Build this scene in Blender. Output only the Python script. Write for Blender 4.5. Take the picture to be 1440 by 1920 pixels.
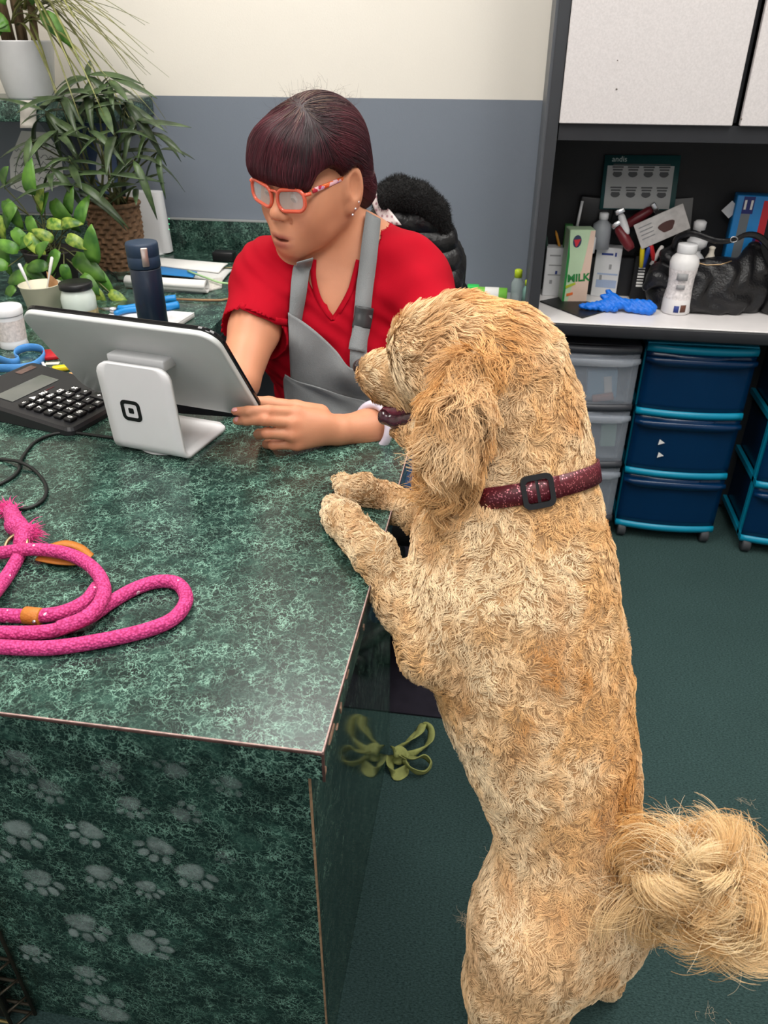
import bpy, bmesh, math, random
import numpy as np
from mathutils import Vector, Matrix, Euler
from mathutils.bvhtree import BVHTree

for _o in list(bpy.data.objects):
    bpy.data.objects.remove(_o)
scene = bpy.context.scene
COL = scene.collection
random.seed(7)
RNG = np.random.default_rng(7)

# ------------------------------------------------------------------ camera
CAM_H = 1.333
F_PX, PITCH, YAW, ROLL = 1450.0, math.radians(31.1), math.radians(8.69), 0.0032
_F = Vector((-math.sin(YAW) * math.cos(PITCH), math.cos(YAW) * math.cos(PITCH), -math.sin(PITCH)))
_R0 = Vector((math.cos(YAW), math.sin(YAW), 0))
_U0 = _R0.cross(_F)
_R = _R0 * math.cos(ROLL) + _U0 * math.sin(ROLL)
_U = _U0 * math.cos(ROLL) - _R0 * math.sin(ROLL)
CAMP = Vector((0, 0, CAM_H))
cam_data = bpy.data.cameras.new('camera')
cam_data.sensor_fit = 'VERTICAL'
cam_data.sensor_height = 24.0
cam_data.sensor_width = 18.0
cam_data.lens = F_PX / 1920 * 24.0
cam_data.clip_start = 0.02
cam_data.dof.use_dof = True
cam_data.dof.focus_distance = 1.15
cam_data.dof.aperture_fstop = 7.0
cam = bpy.data.objects.new('camera', cam_data)
COL.objects.link(cam)
_m = Matrix.Identity(4)
for _i in range(3):
    _m[_i][0], _m[_i][1], _m[_i][2], _m[_i][3] = _R[_i], _U[_i], -_F[_i], CAMP[_i]
cam.matrix_world = _m
scene.camera = cam

# ------------------------------------------------------------------ world, lights, exposure
world = bpy.data.worlds.new('shop_daylight')
scene.world = world
world.use_nodes = True
world.node_tree.nodes['Background'].inputs[0].default_value = (0.93, 0.96, 1.0, 1)
world.node_tree.nodes['Background'].inputs[1].default_value = 0.55


def area_light(name, loc, sx, sy, power, color=(1, 0.97, 0.92), rot=(0, 0, 0)):
    d = bpy.data.lights.new(name, 'AREA')
    d.shape = 'RECTANGLE'
    d.size, d.size_y = sx, sy
    d.energy = power
    d.color = color
    o = bpy.data.objects.new(name, d)
    o.location = loc
    o.rotation_euler = rot
    COL.objects.link(o)
    return o


for _i, (_x, _y, _p) in enumerate([(-0.9, 0.7, 26), (0.75, 0.7, 26), (-0.6, 1.75, 15), (1.0, 1.75, 15), (0.0, -0.8, 26)]):
    area_light('ceiling_troffer_light', (_x, _y, 2.57), 0.55, 1.15, _p)

scene.view_settings.view_transform = 'Standard'
scene.view_settings.look = 'None'
scene.view_settings.gamma = 1.0
scene.view_settings.use_curve_mapping = False
scene.cycles.adaptive_threshold = 0.05
scene.cycles.max_bounces = 6
scene.cycles.diffuse_bounces = 3
scene.cycles.transparent_max_bounces = 10
scene.view_settings.exposure = 0.1


# ------------------------------------------------------------------ helpers: pixels to points
def ray_dir(px, py):
    return _F + _R * ((px - 720) / F_PX) - _U * ((py - 960) / F_PX)


def at(px, py, Y=None, Z=None, X=None):
    """the point of the place that the photograph shows at (px, py), on a plane Y=, Z= or X= of the room"""
    d = ray_dir(px, py)
    if Y is not None:
        t = Y / d.y
    elif Z is not None:
        t = (Z - CAM_H) / d.z
    else:
        t = X / d.x
    return CAMP + d * t


def depth_of(p):
    return (Vector(p) - CAMP).dot(_F)


def pxm(r, p):
    """r photo pixels at the depth of p, in metres"""
    return r * depth_of(p) / F_PX


# ------------------------------------------------------------------ helpers: materials
MATS = {}


def node(nt, kind, **inp):
    n = nt.nodes.new(kind)
    for k, v in inp.items():
        n.inputs[k.replace('_', ' ')].default_value = v
    return n


def hexc(h):
    """sRGB 0-255 triple to linear"""
    out = []
    for v in h:
        v = v / 255.0
        out.append(v / 12.92 if v <= 0.04045 else ((v + 0.055) / 1.055) ** 2.4)
    return tuple(out) + (1.0,)


def mat(name, rgb=(128, 128, 128), rough=0.5, metal=0.0, spec=0.5, var=0.0, vscale=20.0, bump=0.0, bscale=60.0,
        trans=0.0, alpha=1.0, emis=0.0, sheen=0.0, coat=0.0, sss=0.0, stretch=None, ior=1.45):
    if name in MATS:
        return MATS[name]
    m = bpy.data.materials.new(name)
    m.use_nodes = True
    nt = m.node_tree
    b = nt.nodes['Principled BSDF']
    c = hexc(rgb)
    b.inputs['Base Color'].default_value = c
    b.inputs['Roughness'].default_value = rough
    b.inputs['Metallic'].default_value = metal
    b.inputs['Specular IOR Level'].default_value = spec
    b.inputs['Transmission Weight'].default_value = trans
    b.inputs['Alpha'].default_value = alpha
    b.inputs['Sheen Weight'].default_value = sheen
    b.inputs['Coat Weight'].default_value = coat
    b.inputs['IOR'].default_value = ior
    if sss:
        b.inputs['Subsurface Weight'].default_value = sss
        b.inputs['Subsurface Radius'].default_value = (0.012, 0.005, 0.003)
        b.inputs['Subsurface Scale'].default_value = 1.0
    if emis:
        b.inputs['Emission Color'].default_value = c
        b.inputs['Emission Strength'].default_value = emis
    tc = nt.nodes.new('ShaderNodeTexCoord')
    src = tc.outputs['Object']
    if stretch:
        mp = nt.nodes.new('ShaderNodeMapping')
        mp.inputs['Scale'].default_value = stretch
        nt.links.new(src, mp.inputs['Vector'])
        src = mp.outputs['Vector']
    # every surface is a little uneven: broad variation of the colour from noise
    v = var if var else 0.04
    nz = nt.nodes.new('ShaderNodeTexNoise')
    nz.inputs['Scale'].default_value = vscale
    nz.inputs['Detail'].default_value = 4
    nt.links.new(src, nz.inputs['Vector'])
    rp = nt.nodes.new('ShaderNodeValToRGB')
    lo = [max(0, x * (1 - v)) for x in c[:3]] + [1]
    hi = [min(1, x * (1 + v)) for x in c[:3]] + [1]
    rp.color_ramp.elements[0].position = 0.3
    rp.color_ramp.elements[1].position = 0.7
    rp.color_ramp.elements[0].color = lo
    rp.color_ramp.elements[1].color = hi
    nt.links.new(nz.outputs['Fac'], rp.inputs['Fac'])
    nt.links.new(rp.outputs['Color'], b.inputs['Base Color'])
    if bump:
        n2 = nt.nodes.new('ShaderNodeTexNoise')
        n2.inputs['Scale'].default_value = bscale
        n2.inputs['Detail'].default_value = 5
        nt.links.new(src, n2.inputs['Vector'])
        bp = nt.nodes.new('ShaderNodeBump')
        bp.inputs['Strength'].default_value = bump
        bp.inputs['Distance'].default_value = 0.01
        nt.links.new(n2.outputs['Fac'], bp.inputs['Height'])
        nt.links.new(bp.outputs['Normal'], b.inputs['Normal'])
    MATS[name] = m
    return m


def bsdf(m):
    return m.node_tree.nodes['Principled BSDF']


# ------------------------------------------------------------------ helpers: meshes
class MB:
    """collects boxes, tubes, lathes and sheets; build() links them as ONE mesh object"""

    def __init__(self):
        self.v, self.f, self.sm = [], [], []

    def add(self, verts, faces, smooth=False):
        o = len(self.v)
        self.v += [tuple(p) for p in verts]
        self.f += [tuple(i + o for i in q) for q in faces]
        self.sm += [smooth] * len(faces)
        return self

    def box(self, c, s, M=None, bev=0.0, seg=2, smooth=None):
        bm = bmesh.new()
        bmesh.ops.create_cube(bm, size=1.0)
        for vv in bm.verts:
            vv.co = Vector((vv.co.x * s[0], vv.co.y * s[1], vv.co.z * s[2]))
        if bev:
            bmesh.ops.bevel(bm, geom=list(bm.edges), offset=bev, segments=seg, profile=0.5, affect='EDGES', clamp_overlap=True)
        bm.verts.index_update()
        T = Matrix.Translation(Vector(c)) @ (M.to_4x4() if M else Matrix.Identity(4))
        vs = [T @ vv.co for vv in bm.verts]
        fs = [[vv.index for vv in ff.verts] for ff in bm.faces]
        bm.free()
        return self.add(vs, fs, bool(bev) if smooth is None else smooth)

    def lathe(self, prof, n=24, c=(0, 0, 0), M=None, smooth=True, closed=True):
        T = Matrix.Translation(Vector(c)) @ (M.to_4x4() if M else Matrix.Identity(4))
        vs, fs = [], []
        for r, z in prof:
            for k in range(n):
                a = 2 * math.pi * k / n
                vs.append(T @ Vector((r * math.cos(a), r * math.sin(a), z)))
        for i in range(len(prof) - 1):
            for k in range(n):
                fs.append((i * n + k, i * n + (k + 1) % n, (i + 1) * n + (k + 1) % n, (i + 1) * n + k))
        if closed:
            fs.append(tuple(range(n - 1, -1, -1)))
            fs.append(tuple((len(prof) - 1) * n + k for k in range(n)))
        return self.add(vs, fs, smooth)

    def tube(self, pts, r, n=8, closed=False, smooth=True, flat=1.0, up=None):
        pts = [Vector(p) for p in pts]
        m = len(pts)
        rs = r if isinstance(r, (list, tuple, np.ndarray)) else [r] * m
        vs, fs = [], []
        prev = None
        for i, p in enumerate(pts):
            a = pts[(i - 1) % m] if (closed or i > 0) else p
            b = pts[(i + 1) % m] if (closed or i < m - 1) else p
            t = (b - a)
            t = t.normalized() if t.length > 1e-9 else Vector((0, 0, 1))
            if up is not None:
                u = Vector(up)
                u = u - t * u.dot(t)
                if u.length < 1e-6:
                    u = t.orthogonal()
                u.normalize()
            elif prev is None:
                u = t.orthogonal().normalized()
            else:
                u = prev - t * prev.dot(t)
                u = u.normalized() if u.length > 1e-9 else t.orthogonal().normalized()
            prev = u
            w = t.cross(u)
            for k in range(n):
                q = 2 * math.pi * k / n
                vs.append(p + w * (rs[i] * math.cos(q)) + u * (rs[i] * flat * math.sin(q)))
        for i in range(m if closed else m - 1):
            j = (i + 1) % m
            for k in range(n):
                fs.append((i * n + k, i * n + (k + 1) % n, j * n + (k + 1) % n, j * n + k))
        if not closed:
            fs.append(tuple(range(n - 1, -1, -1)))
            fs.append(tuple((m - 1) * n + k for k in range(n)))
        return self.add(vs, fs, smooth)

    def prism(self, poly, h, M=None, c=(0, 0, 0), bev=0.0, smooth=False):
        """polygon in local xy extruded h along local z"""
        T = Matrix.Translation(Vector(c)) @ (M.to_4x4() if M else Matrix.Identity(4))
        n = len(poly)
        if bev:
            ctr = Vector((sum(p[0] for p in poly) / n, sum(p[1] for p in poly) / n))

            def ins(d):
                out = []
                for i in range(n):
                    a, b, cc = Vector(poly[i - 1][:2]), Vector(poly[i][:2]), Vector(poly[(i + 1) % n][:2])
                    e1, e2 = (b - a).normalized(), (cc - b).normalized()
                    nn = Vector((-(e1.y + e2.y), e1.x + e2.x))
                    nn = nn.normalized() if nn.length > 1e-9 else Vector((0, 0))
                    if nn.dot(ctr - b) < 0:
                        nn = -nn
                    out.append((b.x + nn.x * d, b.y + nn.y * d))
                return out
            rings = [(ins(bev), 0), (ins(bev * 0.3), bev * 0.3), (poly, bev), (poly, h - bev), (ins(bev * 0.3), h - bev * 0.3), (ins(bev), h)]
        else:
            rings = [(poly, 0), (poly, h)]
        vs, fs = [], []
        for pl, z in rings:
            for p in pl:
                vs.append(T @ Vector((p[0], p[1], z)))
        for i in range(len(rings) - 1):
            for k in range(n):
                fs.append((i * n + k, i * n + (k + 1) % n, (i + 1) * n + (k + 1) % n, (i + 1) * n + k))
        fs.append(tuple(range(n - 1, -1, -1)))
        fs.append(tuple((len(rings) - 1) * n + k for k in range(n)))
        return self.add(vs, fs, smooth)

    def sheet(self, grid, thick=0.0, smooth=True):
        """grid[i][j] of points; thickness along the sheet's normal"""
        R, C = len(grid), len(grid[0])
        g = np.array([[tuple(p) for p in row] for row in grid], float)
        if thick:
            du = np.gradient(g, axis=0)
            dv = np.gradient(g, axis=1)
            nn = np.cross(du, dv)
            nn /= (np.linalg.norm(nn, axis=2, keepdims=True) + 1e-12)
            lay = [g + nn * thick / 2, g - nn * thick / 2]
        else:
            lay = [g]
        vs, fs = [], []
        for L in lay:
            vs += [tuple(p) for p in L.reshape(-1, 3)]
        for i in range(R - 1):
            for j in range(C - 1):
                a = i * C + j
                q = (a, a + 1, a + C + 1, a + C)
                fs.append(q)
                if thick:
                    fs.append(tuple(R * C + k for k in reversed(q)))
        if thick:
            ring = [j for j in range(C)] + [i * C + C - 1 for i in range(1, R)] + [(R - 1) * C + j for j in range(C - 2, -1, -1)] + [i * C for i in range(R - 2, 0, -1)]
            for k in range(len(ring)):
                a, b = ring[k], ring[(k + 1) % len(ring)]
                fs.append((b, a, R * C + a, R * C + b))
        return self.add(vs, fs, smooth)

    def xf(self, M):
        self.v = [tuple(M @ Vector(p)) for p in self.v]
        return self

    def build(self, name, m, parent=None, fix=True):
        me = bpy.data.meshes.new(name)
        me.from_pydata(self.v, [], self.f)
        me.polygons.foreach_set('use_smooth', self.sm)
        if fix:
            bm = bmesh.new()
            bm.from_mesh(me)
            bmesh.ops.recalc_face_normals(bm, faces=bm.faces)
            bm.to_mesh(me)
            bm.free()
        me.update()
        return link(name, me, m, parent)


def link(name, data, m=None, parent=None):
    o = bpy.data.objects.new(name, data)
    COL.objects.link(o)
    if m is not None:
        if data.materials:
            data.materials[0] = m
        else:
            data.materials.append(m)
    if parent is not None:
        o.parent = parent
        o.matrix_parent_inverse = Matrix.Identity(4)
        # vertices are given in room coordinates: undo the parent's placement
        o.matrix_parent_inverse = parent_matrix(parent).inverted()
    return o


def parent_matrix(o):
    M = Matrix.LocRotScale(o.location, o.rotation_euler, o.scale)
    if o.parent is not None:
        M = parent_matrix(o.parent) @ o.matrix_parent_inverse @ M
    return M


def tag(o, label=None, cat=None, group=None, kind=None):
    for k, v in (('label', label), ('category', cat), ('group', group), ('kind', kind)):
        if v:
            o[k] = v
    return o


def thing(name, label, cat, loc, group=None):
    """an Empty at the thing's base that parents its parts"""
    o = bpy.data.objects.new(name, None)
    o.empty_display_size = 0.05
    o.location = loc
    COL.objects.link(o)
    return tag(o, label, cat, group)


def struct(o):
    o['kind'] = 'structure'
    return o


def rotz(a):
    return Matrix.Rotation(math.radians(a), 4, 'Z')


def frame(x, y, z=None):
    """3x3 whose columns are the given axes"""
    x, y = Vector(x).normalized(), Vector(y).normalized()
    z = Vector(z).normalized() if z is not None else x.cross(y)
    return Matrix((x, y, z)).transposed()


def rrect(w, h, r, n=6, c=(0, 0)):
    out = []
    for sx, sy, a0 in ((1, 1, 0), (-1, 1, 90), (-1, -1, 180), (1, -1, 270)):
        for k in range(n + 1):
            a = math.radians(a0 + 90 * k / n)
            out.append((c[0] + sx * (w / 2 - r) + r * math.cos(a), c[1] + sy * (h / 2 - r) + r * math.sin(a)))
    return out


def spline(pts, n=8, closed=False):
    """Catmull-Rom through the points"""
    P = [Vector(p) for p in pts]
    m = len(P)
    out = []
    for i in range(m if closed else m - 1):
        p0 = P[(i - 1) % m] if (closed or i > 0) else P[0] * 2 - P[1]
        p1, p2 = P[i], P[(i + 1) % m]
        p3 = P[(i + 2) % m] if (closed or i + 2 < m) else P[-1] * 2 - P[-2]
        for k in range(n):
            t = k / n
            out.append(0.5 * ((2 * p1) + (p2 - p0) * t + (2 * p0 - 5 * p1 + 4 * p2 - p3) * t * t + (3 * p1 - p0 - 3 * p2 + p3) * t ** 3))
    if not closed:
        out.append(P[-1])
    return out


def text_mesh(name, body, size, M, m, parent, extrude=0.0003, align='CENTER', bold=0.0):
    cu = bpy.data.curves.new(name + '_font', 'FONT')
    cu.body = body
    cu.size = size
    cu.align_x = align
    cu.align_y = 'CENTER'
    cu.extrude = extrude
    cu.offset = bold
    cu.resolution_u = 3
    tmp = bpy.data.objects.new(name + '_font', cu)
    COL.objects.link(tmp)
    dg = bpy.context.evaluated_depsgraph_get()
    me = bpy.data.meshes.new_from_object(tmp.evaluated_get(dg))
    bpy.data.objects.remove(tmp)
    bpy.data.curves.remove(cu)
    me.transform(M)
    me.name = name
    return link(name, me, m, parent)


# ------------------------------------------------------------------ helpers: soft bodies (smooth union of round cones and ellipsoids)
class Soft:
    def __init__(self, res):
        self.res = res
        self.ops = []

    def cone(self, a, b, ra, rb, k=0.02, op='u', flat=None):
        """round cone; flat=(axis vector, factor): squeezed along that axis"""
        self.ops.append(('c', np.array(a, float), np.array(b, float), ra, rb, k, op, flat))
        return self

    def chain(self, pts, k=0.02, op='u'):
        """pts: list of (point, radius)"""
        for (a, ra), (b, rb) in zip(pts[:-1], pts[1:]):
            self.cone(a, b, ra, rb, k, op)
        return self

    def ell(self, c, r, M=None, k=0.02, op='u'):
        self.ops.append(('e', np.array(c, float), np.array(r, float), np.array(M, float) if M is not None else np.eye(3), k, op))
        return self

    def half(self, p, n, k=0.004, op='s'):
        """cut away the side the normal points to"""
        self.ops.append(('h', np.array(p, float), np.array(n, float) / np.linalg.norm(n), k, op))
        return self

    def _prim(self, o, X):
        if o[0] == 'c':
            a, b, ra, rb, flat = o[1], o[2], o[3], o[4], o[7]
            if flat is not None:
                ax = np.array(flat[0], float)
                ax /= np.linalg.norm(ax)
                s = flat[1]
                X = X + (((X - a) @ ax) * (1 / s - 1))[..., None] * ax
                bb = b + ((b - a) @ ax) * (1 / s - 1) * ax
            else:
                bb = b
            ba = bb - a
            L2 = max(ba @ ba, 1e-9)
            pa = X - a
            t = np.clip(pa @ ba / L2, 0, 1)
            d = np.linalg.norm(pa - t[..., None] * ba, axis=-1) - (ra + t * (rb - ra))
            return d
        if o[0] == 'e':
            q = (X - o[1]) @ o[3]
            r = o[2]
            k0 = np.linalg.norm(q / r, axis=-1)
            k1 = np.linalg.norm(q / (r * r), axis=-1) + 1e-9
            return k0 * (k0 - 1) / k1
        return None

    def _bounds(self, o):
        if o[0] == 'c':
            r = max(o[3], o[4])
            return np.minimum(o[1], o[2]) - r, np.maximum(o[1], o[2]) + r
        r = max(o[2])
        return o[1] - r, o[1] + r

    def grid(self):
        lo = np.min([self._bounds(o)[0] for o in self.ops if o[0] != 'h' and o[-1] != 's' and self._op(o) == 'u'], axis=0) - 4 * self.res
        hi = np.max([self._bounds(o)[1] for o in self.ops if o[0] != 'h' and self._op(o) == 'u'], axis=0) + 4 * self.res
        n = np.ceil((hi - lo) / self.res).astype(int) + 1
        D = np.full(n, 0.2, np.float32)
        ax = [lo[i] + self.res * np.arange(n[i]) for i in range(3)]
        for o in self.ops:
            op = self._op(o)
            if o[0] == 'h':
                X = np.stack(np.meshgrid(*ax, indexing='ij'), -1).astype(np.float32)
                d = (X - o[1]) @ o[2]
                D = np.maximum(D, d).astype(np.float32)
                continue
            k = o[5] if o[0] == 'c' else o[4]
            b0, b1 = self._bounds(o)
            m = k + 5 * self.res
            i0 = np.clip(np.floor((b0 - m - lo) / self.res).astype(int), 0, n - 1)
            i1 = np.clip(np.ceil((b1 + m - lo) / self.res).astype(int) + 1, 1, n)
            sl = tuple(slice(i0[i], i1[i]) for i in range(3))
            X = np.stack(np.meshgrid(*[ax[i][sl[i]] for i in range(3)], indexing='ij'), -1)
            d = self._prim(o, X)
            c = D[sl]
            if op == 'u':
                h = np.maximum(k - np.abs(c - d), 0) / k
                D[sl] = np.minimum(c, d) - h * h * k * 0.25
            elif op == 's':
                d = -d
                h = np.maximum(k - np.abs(c - d), 0) / k
                D[sl] = np.maximum(c, d) + h * h * k * 0.25
        return D, lo

    def _op(self, o):
        return {'c': 6, 'e': 5, 'h': 4}[o[0]] and o[{'c': 6, 'e': 5, 'h': 4}[o[0]]]

    def mesh(self, name, extra=None, smooth=0):
        D, lo = self.grid()
        if extra is not None:
            n = D.shape
            ax = [lo[i] + self.res * np.arange(n[i]) for i in range(3)]
            D = extra(D, ax)
        v, f = surface_nets(D)
        v = lo + v * self.res
        me = bpy.data.meshes.new(name)
        me.vertices.add(len(v))
        me.vertices.foreach_set('co', v.astype(np.float32).ravel())
        me.loops.add(len(f) * 4)
        me.polygons.add(len(f))
        me.polygons.foreach_set('loop_start', np.arange(0, len(f) * 4, 4, dtype=np.int32))
        me.loops.foreach_set('vertex_index', f.astype(np.int32).ravel())
        me.update(calc_edges=True)
        me.validate()
        me.polygons.foreach_set('use_smooth', np.ones(len(me.polygons), bool))
        if smooth:
            smooth_mesh(me, smooth)
        return me


def smooth_mesh(me, it):
    n = len(me.vertices)
    v = np.empty(n * 3, np.float32)
    me.vertices.foreach_get('co', v)
    v = v.reshape(-1, 3).astype(np.float64)
    e = np.empty(len(me.edges) * 2, np.int32)
    me.edges.foreach_get('vertices', e)
    e = e.reshape(-1, 2)
    cnt = np.bincount(e.ravel(), minlength=n)[:, None] + 1e-9
    for s in range(it):
        for lam in (0.5, -0.52):
            acc = np.zeros_like(v)
            for k in range(3):
                acc[:, k] = np.bincount(e[:, 0], v[e[:, 1], k], n) + np.bincount(e[:, 1], v[e[:, 0], k], n)
            v = v + lam * (acc / cnt - v)
    me.vertices.foreach_set('co', v.astype(np.float32).ravel())
    me.update()


def surface_nets(D):
    S = D < 0
    nx, ny, nz = D.shape
    c = [S[i:nx - 1 + i, j:ny - 1 + j, k:nz - 1 + k] for i in (0, 1) for j in (0, 1) for k in (0, 1)]
    tot = sum(a.astype(np.int8) for a in c)
    act = (tot > 0) & (tot < 8)
    idx = np.full(act.shape, -1, np.int64)
    cells = np.argwhere(act)
    idx[act] = np.arange(len(cells))
    corners = [(i, j, k) for i in (0, 1) for j in (0, 1) for k in (0, 1)]
    val = np.stack([D[cells[:, 0] + i, cells[:, 1] + j, cells[:, 2] + k] for i, j, k in corners], 1)
    acc = np.zeros((len(cells), 3))
    cnt = np.zeros(len(cells))
    for a in range(8):
        for b in range(a + 1, 8):
            ca, cb = np.array(corners[a]), np.array(corners[b])
            if np.abs(ca - cb).sum() != 1:
                continue
            va, vb = val[:, a], val[:, b]
            m = (va < 0) != (vb < 0)
            t = np.where(m, va / np.where(m, va - vb, 1), 0)
            acc += np.where(m[:, None], ca + t[:, None] * (cb - ca), 0)
            cnt += m
    verts = cells + acc / cnt[:, None]
    faces = []
    for ax in range(3):
        sl0 = [slice(None)] * 3
        sl1 = [slice(None)] * 3
        sl0[ax] = slice(0, D.shape[ax] - 1)
        sl1[ax] = slice(1, D.shape[ax])
        s0, s1 = S[tuple(sl0)], S[tuple(sl1)]
        ch = s0 != s1
        o1, o2 = [i for i in range(3) if i != ax]
        lim = [slice(None)] * 3
        e = np.argwhere(ch)
        e = e[(e[:, o1] > 0) & (e[:, o2] > 0) & (e[:, o1] < D.shape[o1] - 1) & (e[:, o2] < D.shape[o2] - 1)]
        if not len(e):
            continue
        flip = s0[e[:, 0], e[:, 1], e[:, 2]]
        q = []
        for d1, d2 in ((1, 1), (0, 1), (0, 0), (1, 0)):
            p = e.copy()
            p[:, o1] -= d1
            p[:, o2] -= d2
            q.append(idx[p[:, 0], p[:, 1], p[:, 2]])
        q = np.stack(q, 1)
        if ax == 1:
            flip = ~flip
        q[~flip] = q[~flip][:, ::-1]
        faces.append(q)
    return verts, np.concatenate(faces)


def bvh_of(me, M=None):
    vs = [v.co.copy() for v in me.vertices] if M is None else [M @ v.co for v in me.vertices]
    return BVHTree.FromPolygons(vs, [tuple(p.vertices) for p in me.polygons])


def on_surface(bvh, px, py, lift=0.0, default_Y=1.3):
    """the point of a body that the photograph shows at a pixel, lifted off its surface"""
    loc, nor, i, d = bvh.ray_cast(CAMP, ray_dir(px, py).normalized())
    if loc is None:
        p = at(px, py, Y=default_Y)
        loc, nor, i, d = bvh.find_nearest(p)
    return loc + nor * lift, nor


# ------------------------------------------------------------------ helpers: strands of hair and fur
def mesh_arrays(me):
    n = len(me.vertices)
    v = np.empty(n * 3, np.float32)
    me.vertices.foreach_get('co', v)
    nr = np.empty(n * 3, np.float32)
    me.vertices.foreach_get('normal', nr)
    me.calc_loop_triangles()
    t = np.empty(len(me.loop_triangles) * 3, np.int32)
    me.loop_triangles.foreach_get('vertices', t)
    return v.reshape(-1, 3).astype(float), nr.reshape(-1, 3).astype(float), t.reshape(-1, 3)


def sample_surface(me, n, rng, weight=None):
    v, nr, t = mesh_arrays(me)
    a, b, c = v[t[:, 0]], v[t[:, 1]], v[t[:, 2]]
    area = 0.5 * np.linalg.norm(np.cross(b - a, c - a), axis=1)
    if weight is not None:
        area = area * weight((a + b + c) / 3, nr[t[:, 0]])
    p = area / area.sum()
    k = rng.choice(len(t), n, p=p)
    r1, r2 = np.sqrt(rng.random(n)), rng.random(n)
    w = np.stack([1 - r1, r1 * (1 - r2), r1 * r2], 1)
    pos = (v[t[k]] * w[..., None]).sum(1)
    nor = (nr[t[k]] * w[..., None]).sum(1)
    nor /= np.linalg.norm(nor, axis=1, keepdims=True) + 1e-9
    return pos, nor


_NZ = np.random.default_rng(3).normal(size=(12, 3))
_NP = np.random.default_rng(4).random((12, 3)) * 6.28


def wob(p, scale, seed=0):
    """smooth vector noise, about -1..1"""
    out = np.zeros_like(p)
    for i in range(12):
        d = _NZ[(i + seed) % 12] * scale
        ph = _NP[(i * 5 + seed) % 12]
        s = p @ d
        for k in range(3):
            out[:, k] += np.sin(s + ph[k] + k * 1.7 + i)
    return out / 3.5


def strands(name, P, radius, m, parent, tip=0.25):
    """P: (n, steps, 3) points"""
    n, s = P.shape[:2]
    cu = bpy.data.hair_curves.new(name)
    cu.add_curves([s] * n)
    cu.points.foreach_set('position', P.astype(np.float32).ravel())
    rad = np.linspace(1, tip, s)[None, :] * (radius if np.isscalar(radius) else np.asarray(radius)[:, None])
    rad = np.broadcast_to(rad, (n, s)).astype(np.float32)
    cu.points.foreach_set('radius', np.ascontiguousarray(rad).ravel())
    return link(name, cu, m, parent)


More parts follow.
